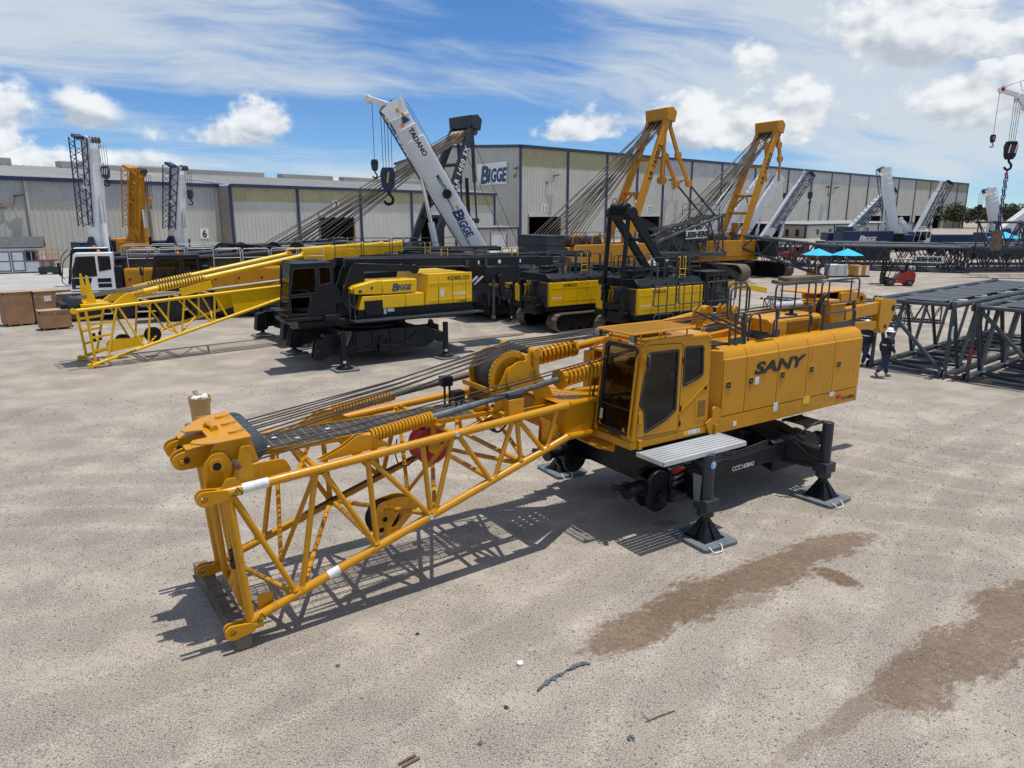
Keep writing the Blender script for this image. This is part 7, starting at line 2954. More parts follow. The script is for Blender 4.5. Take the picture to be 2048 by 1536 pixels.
part(mb, 'carrier', 'white_paint', rc, .1)

# ---------------------------------------------------------------- white crane with blue lattice jib in the centre
R, f, t, d, up, side = tele_crane('telescopic_crane', 'white telescopic crane leaning left with black lettering and blue lattice jib, centre', (-2.6, 55.0, 3.0), (-8.3, 53.2, 13.2), 1.4, 1.6, jib_side=1, cyl=.58, body='dark_grey_paint',
                                 hook=(-.5, 8.4, 1.25, ('blue_paint', 'warning_yellow')), hook2=(-1.3, 9.4, .62), cylx=1.5)
# lettering on the flank that faces the camera
nv = side if side.y < 0 else -side
xd = -d
ud = nv.cross(xd)
for tx, al, h_, m_ in (('TADANO', .775, .34, 'black_marking'), ('MANTIS', .50, .26, 'black_marking')):
    text(tx, h_, m_, R, f + d * ((t - f).length * al) + nv * .705 + ud * .18, xd, ud, bold=.04)
bigge(R, f + d * ((t - f).length * .24) + nv * .705 + ud * .15, xd, ud, 2.0, 'navy_marking')
mb = MB()
c = f + d * ((t - f).length * .925) + nv * .705 + ud * .15
mb.raw([c - xd * .4, c + xd * .25 - ud * .32, c + xd * .25 + ud * .32], [(0, 1, 2)])
part(mb, 'emblem', 'navy_marking', R)
mb = MB()
mb.path([f + d * 5.1 + nv * .76, f + d * 4 + nv * .75 - ud * .05, f + d * 2.2 + nv * .76 - ud * .3, f + d * .2 + nv * .75 - ud * .3], .03, 6, .5)
part(mb, 'hose', 'hose', R)
mb = MB()
c = f + d * 5.1 + nv * .85 + ud * .1
mb.tube(c - nv * .3, c + nv * .1, .34, 9)
part(mb, 'hose_drum', 'chassis_black', R)
for k, (al, o) in enumerate(((.95, .2), (.90, -.25), (.985, .0), (.33, .3))):
    mb = MB()
    c = f + d * ((t - f).length * al) + nv * .715 + ud * o
    mb.slab([c - xd * .14 - ud * .09, c + xd * .14 - ud * .09, c + xd * .14 + ud * .09, c - xd * .14 + ud * .09], .012)
    part(mb, 'reflector', 'amber', R)
mb = MB()
c = t + d * .3 - up * .2
mb.beam(c, c + Vector((-1.4, 0, .55)), .5, .55, h1=.3)
mb.tube(c + Vector((-1.5, -.2, .5)), c + Vector((-1.5, .2, .5)), .3, 14)
part(mb, 'rooster_head', 'white_paint', R, .04)


# ================================================================ dark grey A-frame crane (behind)
def a_frame_crane(label, ox, oy, th, K, Bd, legs_w, top, base, ropes_end, size, lr=None, chars=None, links=False, tracks=None, wheel=None, boom=None):
    """local x forwards. top: (x, z) of the frame head, base: (x, z) of the leg feet"""
    R = thing('crawler_crane', label, 'crane', (ox, oy, 0), th)
    tx, tz = top
    bx_, bz = base
    # legs
    for s_ in (-1, 1):
        mb = MB()
        mb.beam((bx_, s_ * legs_w, bz), (tx, s_ * legs_w * .72, tz), .38, .62)
        part(mb, 'frame_leg', K, R, .04)
    mb = MB()
    hw = legs_w * .72 + .35
    mb.prism([(tx - .45, tz - .5), (tx + .45, tz - .7), (tx + .65, tz + .15), (tx + .2, tz + .55), (tx - .55, tz + .45)], 'y', -hw, hw)
    part(mb, 'frame_head', K, R, .06)
    for k in range(8):
        mb = MB()
        y = -hw + .3 + k * (2 * hw - .6) / 7
        mb.tube((tx, y - .05, tz - .75), (tx, y + .05, tz - .75), .36, 14)
        part(mb, 'sheave', 'dark_steel' if lr else 'ply_top', R)
    if lr:
        def leg(t):
            return Vector((bx_ + (tx - bx_) * t, 0, bz + (tz - bz) * t)), legs_w * (1 - .28 * t)
        for t in (.30, .44, .68):
            p, w_ = leg(t)
            mb = MB()
            mb.beam((p.x, -w_, p.z), (p.x, w_, p.z), .22, .26)
            part(mb, 'frame_cross_beam', K, R, .02)
        p, w_ = leg(.32)
        q, w2 = leg(.43)
        for s_ in (-1, 1):
            mb = MB()
            mb.beam((p.x, s_ * w_, p.z), (q.x, s_ * .15, q.z), .12, .16)
            part(mb, 'frame_diagonal', K, R)
    # ropes
    ex, ez, ew = ropes_end
    for k in range(26):
        y = -hw * .8 + k * hw * 1.6 / 25
        mb = MB()
        mb.tube((tx - .1 - .2 * (k % 3), y, tz - .6 - .25 * (k % 2)), (ex + .9 * ((k * 7) % 5 - 2), y * ew * 1.5 / hw, ez), .034, 5)
        part(mb, 'rope', 'rope_rust' if k % 3 else 'rope', R)
    # body
    bl, bh = size
    mb = MB()
    mb.bx(-bl, 2.0, -1.6, 1.6, 1.7, 2.1)
    mb.prism([(-bl + .9, 2.1), (2.2, 2.1), (2.6, 2.6), (2.2, bh), (-bl + 1.6, bh)], 'y', -1.65, -1.35)
    mb.prism([(-bl + .9, 2.1), (2.2, 2.1), (2.6, 2.6), (2.2, bh), (-bl + 1.6, bh)], 'y', 1.35, 1.65)
    up_ = part(mb, 'upper_frame', Bd, R, .05)
    mb = MB()
    mb.bx(-bl + 1.0, 1.6, -1.34, 1.34, 2.1, bh - .2)
    part(mb, 'winch_house', Bd, R, .05)
    for x in (-bl + 2.0, -bl + 4.0):
        mb = MB()
        mb.tube((x, -1.2, bh + .1), (x, 1.2, bh + .1), .55, 18)
        part(mb, 'winch_drum', 'rope', R)
        mb = MB()
        mb.path([(x - .7, -1.4, bh), (x - .5, -1.4, bh + .7), (x + .6, -1.4, bh + .7), (x + .8, -1.4, bh)], .08, 6, .2)
        part(mb, 'winch_bracket', Bd, R)
    mb = MB()
    mb.bx(-bl - 1.6, -bl + .2, -2.2, 2.2, 1.9, bh + .8)
    cw = part(mb, 'counterweight', 'dark_grey_paint', R, .04)
    for k in range(4):
        mb = MB()
        z = 1.95 + k * (bh - 1.2) / 4 + .45
        mb.bx(-bl - 1.63, -bl + .23, -2.23, 2.23, z, z + .05)
        part(mb, 'slab_joint', 'chassis_black', cw)
    for y in (-1.8, -1.3):
        mb = MB()
        mb.beam((1.9, y + 3.1, 2.2), (2.0, y + 3.1, 5.2), .3, .3)
        part(mb, 'support_post', Bd, R, .03)
    mb = MB()
    mb.lathe([(0, 1.6), (.3, 1.6)], (-.3, 0, 1.4), (0, 0, 1), 26)
    mb.bx(-2.4, 1.8, -1.6, 1.6, .7, 1.45)
    part(mb, 'car_body', 'chassis_black', R, .04)
    if tracks is not None:
        a = radians(tracks)
        for s_ in (-1, 1):
            cx_, cy_ = -.3 + s_ * 3.4 * -sin(a), s_ * 3.4 * cos(a)
            crawler_track(R, cx_, cy_, 9.4, 1.35, 1.55, tracks)
        mb = MB()
        mb.beam((-.3 - 3.4 * -sin(a), -3.4 * cos(a), 1.0), (-.3 + 3.4 * -sin(a), 3.4 * cos(a), 1.0), 2.0, .7)
        part(mb, 'cross_beam', 'chassis_black', R, .04)
    if lr:
        # label down the near leg
        p, q = Vector((bx_, -legs_w, bz)), Vector((tx, -legs_w * .72, tz))
        dd_ = (q - p).normalized()
        nn = Vector((0, -1, 0))
        nn = (nn - dd_ * nn.dot(dd_)).normalized()
        u = nn.cross(dd_)
        text(lr, .42, chars or 'black_marking', R, p.lerp(q, .66) + nn * .205, dd_, u, bold=.03, space=1.25)
    # hand rails
    rail_run(R, [(-bl + 1.2, -1.5), (1.2, -1.5)], bh, bh + 1.0, 'rail_grey', .03, True, 1.4)
    return R


# orange pair
L1 = a_frame_crane('orange crawler crane with a tall A-frame, left of the two, behind the black gantry', 9.2, 62.6, 30, 'orange_yellow', 'orange_yellow', 1.45, (4.1, 14.3), (-.6, 2.6), (-6.6, 4.0, 1.0), (7.2, 3.6), 'LR 1600/2', None, True, tracks=0)
L2 = a_frame_crane('orange crawler crane with a tall A-frame, right of the two, on long brown tracks', 21.6, 71.2, 30, 'orange_yellow', 'orange_yellow', 1.45, (4.1, 14.3), (-.6, 2.6), (-6.6, 4.0, 1.0), (6.6, 3.6), 'LR 1600/2', None, True, tracks=-84)
for R in (L1, L2):
    folded = R is L2
    for s_ in (-1, 1):
        y = s_ * .8
        pts = [(4.4, y, 13.7), (4.7, y, 12.6), (5.0, y, 11.3)]
        if not folded:
            pts = [(4.4, y, 13.6), (5.6, y, 11.0), (7.0, y, 8.7)]
        mb = MB()
        for k in range(2):
            mb.beam(pts[k], pts[k + 1], .2, .34)
            c = Vector(pts[k + 1])
            mb.prism(circ(c.x, c.z, .34, 12), 'y', y - .14, y + .14)
        part(mb, 'pendant_link', 'orange_yellow', R, .03)
        mb = MB()
        mb.beam(pts[2], (5.1, y, 9.2) if folded else (7.0, y, 8.7), .12, .2)
        part(mb, 'pendant_end', 'orange_yellow', R)
        if not folded:
            for k in range(2):
                mb = MB()
                a0, a1 = Vector(pts[2]), Vector((10.9, y, 5.6))
                mb.tube(a0.lerp(a1, k * .5), a0.lerp(a1, k * .5 + .48), .09, 8)
                mb.tube(a0.lerp(a1, k * .5 + .44), a0.lerp(a1, k * .5 + .5), .15, 8)
                part(mb, 'pendant_rod', 'lattice_grey', R)
mb = MB()
mb.beam((4.5, -.2, 13.4), (4.4, -.2, 9.2), .24, .3)
mb.tube((4.4, -.5, 8.9), (4.4, .1, 8.9), .35, 8)
part(mb, 'hanging_link', 'orange_yellow', L1, .03)
# grey boom feet of the two
bf = lattice(L1, (3.6, 0, 3.2), (11.0, 0, 4.2), 2.2, 1.0, 5, 'lattice_grey', .13, .075, True, w1=2.8, h1=3.4, n=8)
for y in (-1.32,):
    mb = MB()
    mb.slab([(6.4, y - .12, 3.85), (8.9, y - .20, 3.95), (8.9, y - .20, 4.7), (6.4, y - .12, 4.6)], .03)
    sp = part(mb, 'sign_plate', 'sticker', L1)
    text('LIEBHERR', .46, 'black_marking', L1, (7.65, y - .22, 4.27), (1, -.03, .04), (-.04, 0, 1), bold=.06)
mb = MB()
mb.beam((3.4, -1.0, 2.6), (11.5, -1.4, 2.35), .28, .24)
part(mb, 'pendant_bar', 'lattice_grey', bf)
rail_run(L1, [(6.0, -1.2), (10.6, -1.3)], 5.9, 6.9, 'lattice_grey', .03, True, 2.3)
for k in range(8):
    mb = MB()
    mb.path([(4.0, -1 + k * .28, 4.6 + .1 * (k % 2)), (7.5, -1 + k * .28, 5.2), (10.8, -1 + k * .26, 6.0)], .03, 5)
    part(mb, 'rope', 'rope', bf)
a30 = radians(30)
def to_local(p, o_, th):
    v = Vector((p[0] - o_[0], p[1] - o_[1]))
    a = radians(th)
    return (v.x * cos(a) + v.y * sin(a), -v.x * sin(a) + v.y * cos(a), p[2])
q0 = to_local((21.6, 71.0, 3.6), (21.6, 71.2), 30)
q1 = to_local((30.4, 69.6, 1.65), (21.6, 71.2), 30)
lattice(L2, q0, q1, 2.2, 1.0, 5, 'lattice_grey', .13, .075, True, w1=2.7, h1=2.9, n=8)
mb = MB()
mb.bx(1.4, 3.4, -2.9, -1.75, 2.0, 3.6)
part(mb, 'operator_cab', 'chassis_black', L2, .15)

# dark grey one behind the white crane
L0 = a_frame_crane('dark grey A-frame crane with pale head sheaves behind the white lettered boom', -6.5, 59.8, 44, 'dark_grey_paint', 'dark_grey_paint', 1.55, (3.6, 13.4), (-1.5, 2.6), (-13.5, 3.2, 1.6), (6.6, 3.2), 'LR 1400 SX', 'white_marking', tracks=5)
mb = MB()
mb.tube((3.0, -.7, 12.2), (3.0, .7, 12.2), .5, 18)
part(mb, 'sheave_drum', 'ply_top', L0)
for y in (-.9, .9):
    mb = MB()
    mb.beam((3.6, y, 12.4), (3.8, y, 8.6), .14, .3)
    mb.beam((3.8, y, 8.6), (4.0, y, 5.6), .1, .14)
    mb.prism(circ(4.0, 5.5, .25, 10), 'y', y - .1, y + .1)
    part(mb, 'pendant_link', 'dark_grey_paint', L0, .02)
mb = MB()
mb.beam((3.7, 0, 9.0), (3.9, 0, 5.4), .22, .22)
mb.tube((3.95, -.9, 5.6), (3.95, .9, 5.6), .08, 8)
part(mb, 'centre_strut', 'chassis_black', L0)
mb = MB()
mb.path([(3.95, 0, 5.4), (3.95, 0, 5.1), (4.15, 0, 4.9), (3.95, 0, 4.7)], .08, 6, .1)
part(mb, 'hook', 'chassis_black', L0)
for y in (-.8, .8):
    mb = MB()
    mb.tube((3.4, y, 12.6), (9.5, y, 2.6), .025, 5)
    part(mb, 'rope', 'rope', L0)
# ================================================================ machines parked at the left
def cab_crane(label, loc, th, cabm, bodym, boomm, cab_lift=0.0, roof=None, boom_len=13.0, rails=True, cab_size=(2.3, 1.15, 2.1), letters=False):
    """mobile crane with an operator cab in front (local -x), low engine body and boom lying back"""
    R = thing('mobile_crane', label, 'crane', loc, th)
    z0 = 1.75 + cab_lift
    cl, cw, ch = cab_size
    cb = gcab(R, -1.2, -1.2 + cl, -1.45, -1.45 + cw, z0, z0 + ch, cabm, -1, .38, .36, 'rubber')
    if roof:
        mb = MB()
        mb.bx(-.7, -1.2 + cl, -1.40, -1.50 + cw, z0 + ch + .02, z0 + ch + .06)
        part(mb, 'roof_panel', roof, cb, .02)
    mb = MB()
    mb.path([(-1.3, -1.3, z0 + .3), (-1.55, -1.4, z0 + .5), (-1.35, -1.45, z0 + 1.7), (-.95, -1.45, z0 + ch)], .025, 6, .2)
    mb.bx(-1.62, -1.5, -1.55, -1.35, z0 + .9, z0 + 1.3)
    part(mb, 'mirror_rail', 'chassis_black', cb)
    mb = MB()
    mb.bx(-1.9, 1.2, -1.75, -.2, z0 - .12, z0 - .06)
    part(mb, 'cab_step', 'galvanised', R)
    mb = MB()
    mb.bx(-1.2 + cl + .02, -1.2 + cl + .45, -1.42, -.35, z0 + .05, z0 + 1.35)
    part(mb, 'filter_box', 'chassis_black', R, .06)
    for k in range(2):
        mb = MB()
        mb.prism(rrect(-1.2 + cl * .62, -1.2 + cl * .92, z0 + .15 + .3 * k, z0 + .38 + .3 * k, .03), 'y', -1.462, -1.449)
        part(mb, 'hand_recess', 'chassis_black', cb)
    if letters:
        mb = MB()
        mb.path([(-.25 + .17 * cos(a * pi / 8), -1.455, z0 + .62 + .17 * sin(a * pi / 8)) for a in range(16)], .02, 4, closed=True)
        part(mb, 'round_emblem', 'navy_marking', cb)
        mb = MB()
        mb.bx(-.9, -.1, -1.455, -1.451, z0 + .18, z0 + .30)
        part(mb, 'label', 'sticker', cb)
    x0 = -1.2 + cl + .5
    mb = MB()
    mb.bx(x0, x0 + 5.2, -1.45, 1.45, z0 - .1, z0 + 1.15)
    bo = part(mb, 'machinery_house', bodym, R, .04)
    for k in range(4):
        mb = MB()
        mb.bx(x0 + .1 + k * 1.28, x0 + 1.3 + k * 1.28, -1.475, -1.45, z0 + .0, z0 + 1.05)
        d_ = part(mb, 'house_door', bodym, bo, .02)
        mb = MB()
        mb.bx(x0 + .2 + k * 1.28, x0 + .32 + k * 1.28, -1.485, -1.475, z0 + .5, z0 + .62)
        part(mb, 'latch', 'black_marking', d_)
    mb = MB()
    mb.beam((0.2, .35, z0 + 1.35), (boom_len, .35, z0 + 2.15), .85, .8, h1=.62)
    part(mb, 'boom', boomm, R, .05)
    mb = MB()
    mb.beam((boom_len, .35, z0 + 2.15), (boom_len + 1.0, .35, z0 + 2.2), .75, .75)
    mb.tube((boom_len + .9, -.1, z0 + 2.0), (boom_len + .9, .8, z0 + 2.0), .28, 14)
    part(mb, 'boom_head', boomm, R, .05)
    for k in range(3):
        mb = MB()
        mb.tube((1.0, -.35 - .1 * k, z0 + 1.5 + .1 * k), (boom_len - 1 - k, -.25, z0 + 2.2), .06, 8)
        part(mb, 'guy_rod', 'dark_grey_paint', R)
    mb = MB()
    mb.bx(-1.0, x0 + 5.4, -1.3, 1.3, .75, z0 - .14)
    part(mb, 'carrier', 'chassis_black', R, .04)
    for x in (-.3, 1.4, 3.6, 5.3):
        for s_ in (-1, 1):
            mb = MB()
            mb.tube((x, s_ * 1.32, .62), (x, s_ * .8, .62), .62, 18)
            part(mb, 'wheel', 'rubber', R)
    if rails:
        for y in (-1.35, 1.3):
            rail_run(R, [(x0 + .2, y), (x0 + 6.6, y)], z0 + 1.2, z0 + 2.25, 'galvanised', .024, True, 1.5)
    mb = MB()
    mb.lathe([(0, .08), (.1, .08), (.16, .04)], (.4, -1.0, z0 + ch + .03), (0, 0, 1), 10)
    part(mb, 'beacon', 'amber', cb)
    return R


cab_crane('crane with black cab and white roof, half hidden behind the white-cab crane', (-26.6, 45.4, 0), 24, 'chassis_black', 'orange_yellow', 'dark_grey_paint', .1, 'white_paint', 15)
cab_crane('mobile crane with white operator cab and round emblem at the left', (-24.6, 42.3, 0), 24, 'white_paint', 'orange_yellow', 'dark_grey_paint', 0, None, 14, letters=True)
cab_crane('mobile crane with glossy black operator cab behind the yellow boom', (-19.9, 42.0, 0), 24, 'chassis_black', 'orange_yellow', 'dark_grey_paint', .05, None, 12, cab_size=(2.7, 1.2, 1.95))


def yellow_tele():
    R = thing('telescopic_crawler', 'crane with a long bright yellow telescopic boom lying level before bay 7', 'crane', (-18.4, 44.2, 0), 9)
    Yb = 'bright_yellow'
    mb = MB()
    mb.sect((.6, 0, 3.15), (7.2, 0, 3.7), rrect(-.38, .38, -.46, .46, .12))
    b = part(mb, 'boom', Yb, R, .02)
    for a0, a1, s_ in ((7.2, 9.2, .88), (9.2, 10.4, .78), (10.4, 11.6, .68)):
        mb = MB()
        mb.sect((a0, 0, 3.15 + (a0 - .6) * .083), (a1, 0, 3.15 + (a1 - .6) * .083), rrect(-.38 * s_, .38 * s_, -.46 * s_, .46 * s_, .1))
        part(mb, 'boom_stage', Yb, R, .01)
        mb = MB()
        mb.sect((a1 - .2, 0, 3.15 + (a1 - .8) * .083), (a1 - .02, 0, 3.15 + (a1 - .62) * .083), rrect(-.42 * s_, .42 * s_, -.5 * s_, .5 * s_, .1))
        part(mb, 'boom_collar', Yb, R)
    for y in (-.62, .62):
        mb = MB()
        mb.prism(rpoly([(-1.6, 2.2), (-1.7, 2.55), (-1.45, 2.75), (-.6, 2.85), (-.1, 3.5), (.5, 3.62), (.75, 3.3), (.6, 2.6), (1.6, 2.2), (1.6, 1.8), (-.8, 1.9)], .12), 'y', y - .06, y + .06)
        part(mb, 'boom_tower', Yb, R, .02)
    mb = MB()
    mb.prism(circ(-1.3, 2.45, .16, 12), 'y', -.72, -.68)
    mb.prism(circ(.35, 3.25, .2, 14), 'y', -.74, -.68)
    part(mb, 'pivot_pin', 'dark_steel', R)
    mb = MB()
    mb.bx(-1.4, 6.0, -1.4, 1.4, 1.4, 1.9)
    mb.bx(1.6, 6.4, -1.4, 1.4, 1.9, 2.7)
    part(mb, 'upper_frame', 'chassis_black', R, .04)
    for k in range(6):
        mb = MB()
        mb.path([(-.1, .2 - .08 * k, 3.6), (.5, .2 - .08 * k, 4.1 + .05 * k), (1.3 + .5 * k, .1, 4.05), (1.8 + .6 * k, .1, 3.8)], .035, 6, .3)
        part(mb, 'hose', 'hose', R)
    for x in (1.6, 3.6, 5.0):
        mb = MB()
        mb.tube((x, .45, 3.85), (x, .75, 3.85), .48, 18)
        part(mb, 'hose_reel', 'chassis_black', R)
    for y in (-2.0, 2.0):
        crawler_track(R, 2.2, y, 6.5, .8, 1.05)
    mb = MB()
    mb.lathe([(0, 1.1), (.3, 1.1)], (2.2, 0, 1.1), (0, 0, 1), 22)
    mb.bx(.8, 3.6, -1.9, 1.9, .5, 1.1)
    part(mb, 'car_body', 'chassis_black', R, .03)
    hoop_ladder(R, 8.4, -.6, 3.5, 4.6)
    hoop_ladder(R, 11.0, -1.2, 3.2, 4.4)
    rail_run(R, [(7.4, -1.2), (12.6, -1.2)], 3.5, 4.6, 'rail_grey', .03, True, 1.7)
    return R


yellow_tele()


def dark_deck(label, loc, th, L, z):
    """low black crane body whose flat top shows between the others"""
    R = thing('crawler_crane', label, 'crane', loc, th)
    K = 'chassis_black'
    mb = MB()
    mb.bx(-L / 2, L / 2, -1.5, 1.5, 1.2, z)
    part(mb, 'machinery_house', K, R, .05)
    for k in range(5):
        mb = MB()
        x = -L / 2 + .4 + k * L / 5
        mb.bx(x, x + L / 6.5, -1.0, 1.0, z, z + .25 + .1 * (k % 2))
        part(mb, 'deck_box', K if k % 2 else 'dark_grey_paint', R, .04)
    for k in range(5):
        mb = MB()
        y = -1.2 + k * .5
        mb.path([(-L / 2 - 2, y, z + .35), (0, y, z + .55), (L / 2 + 3, y, z + .4)], .03, 5)
        part(mb, 'rope', 'rope', R)
    for y in (-.7, .7):
        mb = MB()
        mb.beam((-L / 2 - 3, y, z + .45), (L / 2 + 4, y, z + .5), .22, .3)
        part(mb, 'mast_beam', K, R, .03)
    rail_run(R, [(-L / 2 + .5, -1.4), (L / 2 - .5, -1.4)], z, z + 1.0, 'rail_grey', .025, True, 1.6)
    hoop_ladder(R, -L / 4, -1.45, z - .3, z + 1.0)
    hoop_ladder(R, L / 3, -1.45, z - .3, z + 1.0)
    mb = MB()
    mb.bx(-2, 2, -1.5, 1.5, .5, 1.2)
    part(mb, 'car_body', K, R, .03)
    for y in (-1.9, 1.9):
        crawler_track(R, 0, y, 6.5, .8, 1.0)
    return R


dark_deck('low black crane body with two yellow hoop ladders behind the lettered crane', (-2.6, 45.0, 0), 15, 7.5, 3.0)
dark_deck('long black crane body in the row just before the white leaning boom', (-9.0, 51.5, 0), 12, 8.5, 3.1)


R = thing('crane_body', 'black crane rear unit with looping hoses between the lettered crane and the left crawler', 'crane', (-.2, 42.6, 0), 33)
MB().bx(-2.4, 1.6, -1.3, 1.3, .9, 3.0).build('machinery_house', 'chassis_black', R, bevel=.05)
MB().bx(-3.0, -2.4, -1.1, 1.1, 1.2, 2.6).build('rear_box', 'dark_grey_paint', R, bevel=.05)
MB().bx(-2.0, 1.2, -1.0, 1.0, .35, .9).build('car_body', 'chassis_black', R, bevel=.05)
MB().bx(-2.2, -.6, -1.34, -1.3, 1.9, 2.2).build('yellow_panel', 'bright_yellow', R, bevel=.01)
for k in range(7):
    mb = MB()
    mb.path([(-2.6 + .1 * k, -1.2, 3.0), (-2.2 + .2 * k, -1.6, 2.2 - .12 * (k % 4)), (-.6 + .1 * k, -1.7, 1.9 - .1 * (k % 3)), (1.0, -1.3, 3.1)], .03, 6, .6)
    part(mb, 'hose', 'hose' if k % 3 else 'rope_rust', R)
for k in range(5):
    mb = MB()
    mb.tube((-2.2 + .7 * k, -1.36, 1.0), (-2.2 + .7 * k, -1.36, 1.7 + .2 * (k % 2)), .09, 10)
    part(mb, 'cylinder', 'dark_grey_paint', R)
jack_leg(R, -1.2, -2.2, -.8, -1.2, top=2.2)
jack_pad(world_of(-1.2, -2.2, 0, -.2, 42.6, 33), 33, .95, .9, 'flat grey pad under the black rear unit left of the crawlers', 'single jack pad', ropes=False)


# ================================================================ crates, shed, lift
def crate(loc, th, L, W, H, label, battens=True):
    R = thing('wooden_crate', label, 'crate', loc, th, None)
    MB().bx(0.02, L - .02, .02, W - .02, .10, H - .02).build('box', 'plywood', R)
    n = max(1, int(round(L / 1.2)))
    for k in range(n):
        a, b = k * L / n + .006, (k + 1) * L / n - .006
        MB().bx(a, b, -.004, .018, .10, H).build('side_panel', 'plywood', R, bevel=.004)
    MB().bx(-.004, .018, .0, W, .10, H).build('end_panel', 'plywood', R, bevel=.004)
    MB().bx(-.03, L + .03, -.03, W + .03, H, H + .03).build('lid', 'ply_top', R, bevel=.006)
    for x in (.1, L / 2 - .05, L - .2):
        MB().bx(x, x + .1, 0, W, 0, .10).build('skid', 'old_timber', R)
    if battens:
        for z in (.13, H - .10):
            MB().bx(0, L, -.022, -.005, z, z + .09).build('batten', 'plywood', R, bevel=.004)
        for x in (.0, L / 2 - .04, L - .09):
            MB().bx(x, x + .09, -.022, -.005, .225, H - .105).build('batten', 'plywood', R, bevel=.004)
    for x in (.0, L):
        for z in (.12, H - .06):
            MB().bx(x - .035, x + .035, -.035, .03, z - .04, z + .06).build('corner_bracket', 'chassis_black', R)
    return R


c1 = crate((-27.6, 38.5, 0), 46, 1.35, 1.3, 1.85, 'tall square plywood crate at the far left', False)
c2 = crate((-26.62, 39.52, 0), 46, 2.9, 1.3, 1.80, 'long plywood crate with white paper label standing behind the small one', False)
MB().bx(.5, .85, -.012, -.006, 1.25, 1.55).build('paper_label', 'sticker', c2)
text('11', .22, 'old_timber', c1, (.55, -.008, 1.35), (1, 0, 0), (0, 0, 1))
text('80', .12, 'old_timber', c2, (.25, -.008, 1.42), (1, 0, 0), (0, 0, 1))
crate((-24.85, 37.15, 0), 41, 1.42, .95, 1.02, 'small battened plywood crate in front of the longer ones')


def shed():
    R = thing('garden_shed', 'white garden shed with grey roof and blue-grey door trim at the left edge', 'shed', (-49.6, 76.1, 0), 30)
    L, D, H = 8.0, 3.2, 2.65
    MB().bx(-L, 0, 0, D, .12, H).build('wall', 'white_paint', R)
    n = 22
    for k in range(n):
        a = -L + k * L / n
        MB().bx(a + .012, a + L / n - .012, -.03, .0, .14, H).build('wall_board', 'white_paint', R)
    MB().bx(-.0, .03, 0, D, .14, H).build('end_board', 'white_paint', R)
    paint('shingle', (0.085, 0.088, 0.095), .9, .25, dust=.3, dustcol=(.14, .14, .14), scale=3, bump=.4)
    mb = MB()
    mb.prism([(-.35, H - .06), (D / 2, H + .95), (D + .35, H - .06), (D + .35, H + .02), (D / 2, H + 1.03), (-.35, H + .02)], 'x', -L - .2, .25)
    roof = mb.build('roof', 'shingle', R)
    for k in range(6):
        t = k / 6
        y, z = -.35 + (D / 2 + .35) * t, H + .03 + 1.01 * t
        mb = MB()
        mb.slab([(-L - .2, y, z), (.25, y, z), (.25, y + .33, z + .178), (-L - .2, y + .33, z + .178)], .02)
        mb.build('shingle_course', 'shingle', roof)
    paint('shed_trim', (.16, .20, .26), .6, .1, dust=.1)
    for x in (-4.0, -2.75):
        mb = MB()
        mb.bx(x, x + 1.15, -.06, -.032, .2, 2.3)
        d = mb.build('door', 'white_paint', R)
        for (a, b, z0, z1) in ((x, x + .12, .2, 2.3), (x + 1.03, x + 1.15, .2, 2.3), (x + .12, x + 1.03, 2.16, 2.3), (x + .12, x + 1.03, .2, .34), (x + .12, x + 1.03, 1.2, 1.32)):
            MB().bx(a, b, -.085, -.061, z0, z1).build('door_trim', 'shed_trim', d)
    w = MB().bx(-1.5, -.45, -.075, -.032, 1.25, 2.3).build('window', 'interior_dark', R)
    MB().bx(-1.4, -.55, -.083, -.077, 1.35, 2.2).build('pane', 'dark_glass', w)
    for (a, b, z0, z1) in ((-1.58, -1.42, 1.17, 2.38), (-.53, -.37, 1.17, 2.38), (-1.42, -.53, 2.22, 2.38), (-1.42, -.53, 1.17, 1.33)):
        MB().bx(a, b, -.10, -.085, z0, z1).build('window_trim', 'shed_trim', w)
    MB().bx(-1.0, -.95, -.095, -.085, 1.33, 2.22).build('window_bar', 'white_paint', w)
    for x in (-7.5, -4.5, -1.5, -.3):
        MB().bx(x, x + .2, .1, D - .1, 0, .12).build('skid', 'old_timber', R)


shed()


def scissor_lift():
    R = thing('scissor_lift', 'small red scissor lift parked in front of the garden shed', 'lift', (-47.6, 73.8, 0), 10)
    MB().bx(-.9, .9, -.4, .4, .2, .75).build('chassis', 'dark_grey_paint', R, bevel=.04)
    for x in (-.6, .6):
        for y in (-.42, .42):
            MB().tube((x, y - .07, .2), (x, y + .07, .2), .2, 16).build('wheel', 'rubber', R)
    for k in range(3):
        z = .78 + k * .2
        for s_ in (-1, 1):
            mb = MB()
            mb.beam((-s_ * .75, -.3, z), (s_ * .75, -.3, z + .19), .05, .08)
            mb.build('scissor_arm', 'dark_grey_paint', R)
    MB().bx(-.95, .95, -.42, .42, 1.38, 1.5).build('platform', 'red_paint', R, bevel=.02)
    for a, b in (((-.93, -.4), (.93, -.4)), ((-.93, .4), (.93, .4)), ((-.93, -.4), (-.93, .4)), ((.93, -.4), (.93, .4))):
        for z in (2.0, 2.5):
            MB().tube((*a, z), (*b, z), .022, 6).build('guard_rail', 'orange_yellow', R)
    for x in (-.93, -.3, .3, .93):
        for y in (-.4, .4):
            MB().tube((x, y, 1.5), (x, y, 2.5), .022, 6).build('rail_post', 'orange_yellow', R)


scissor_lift()


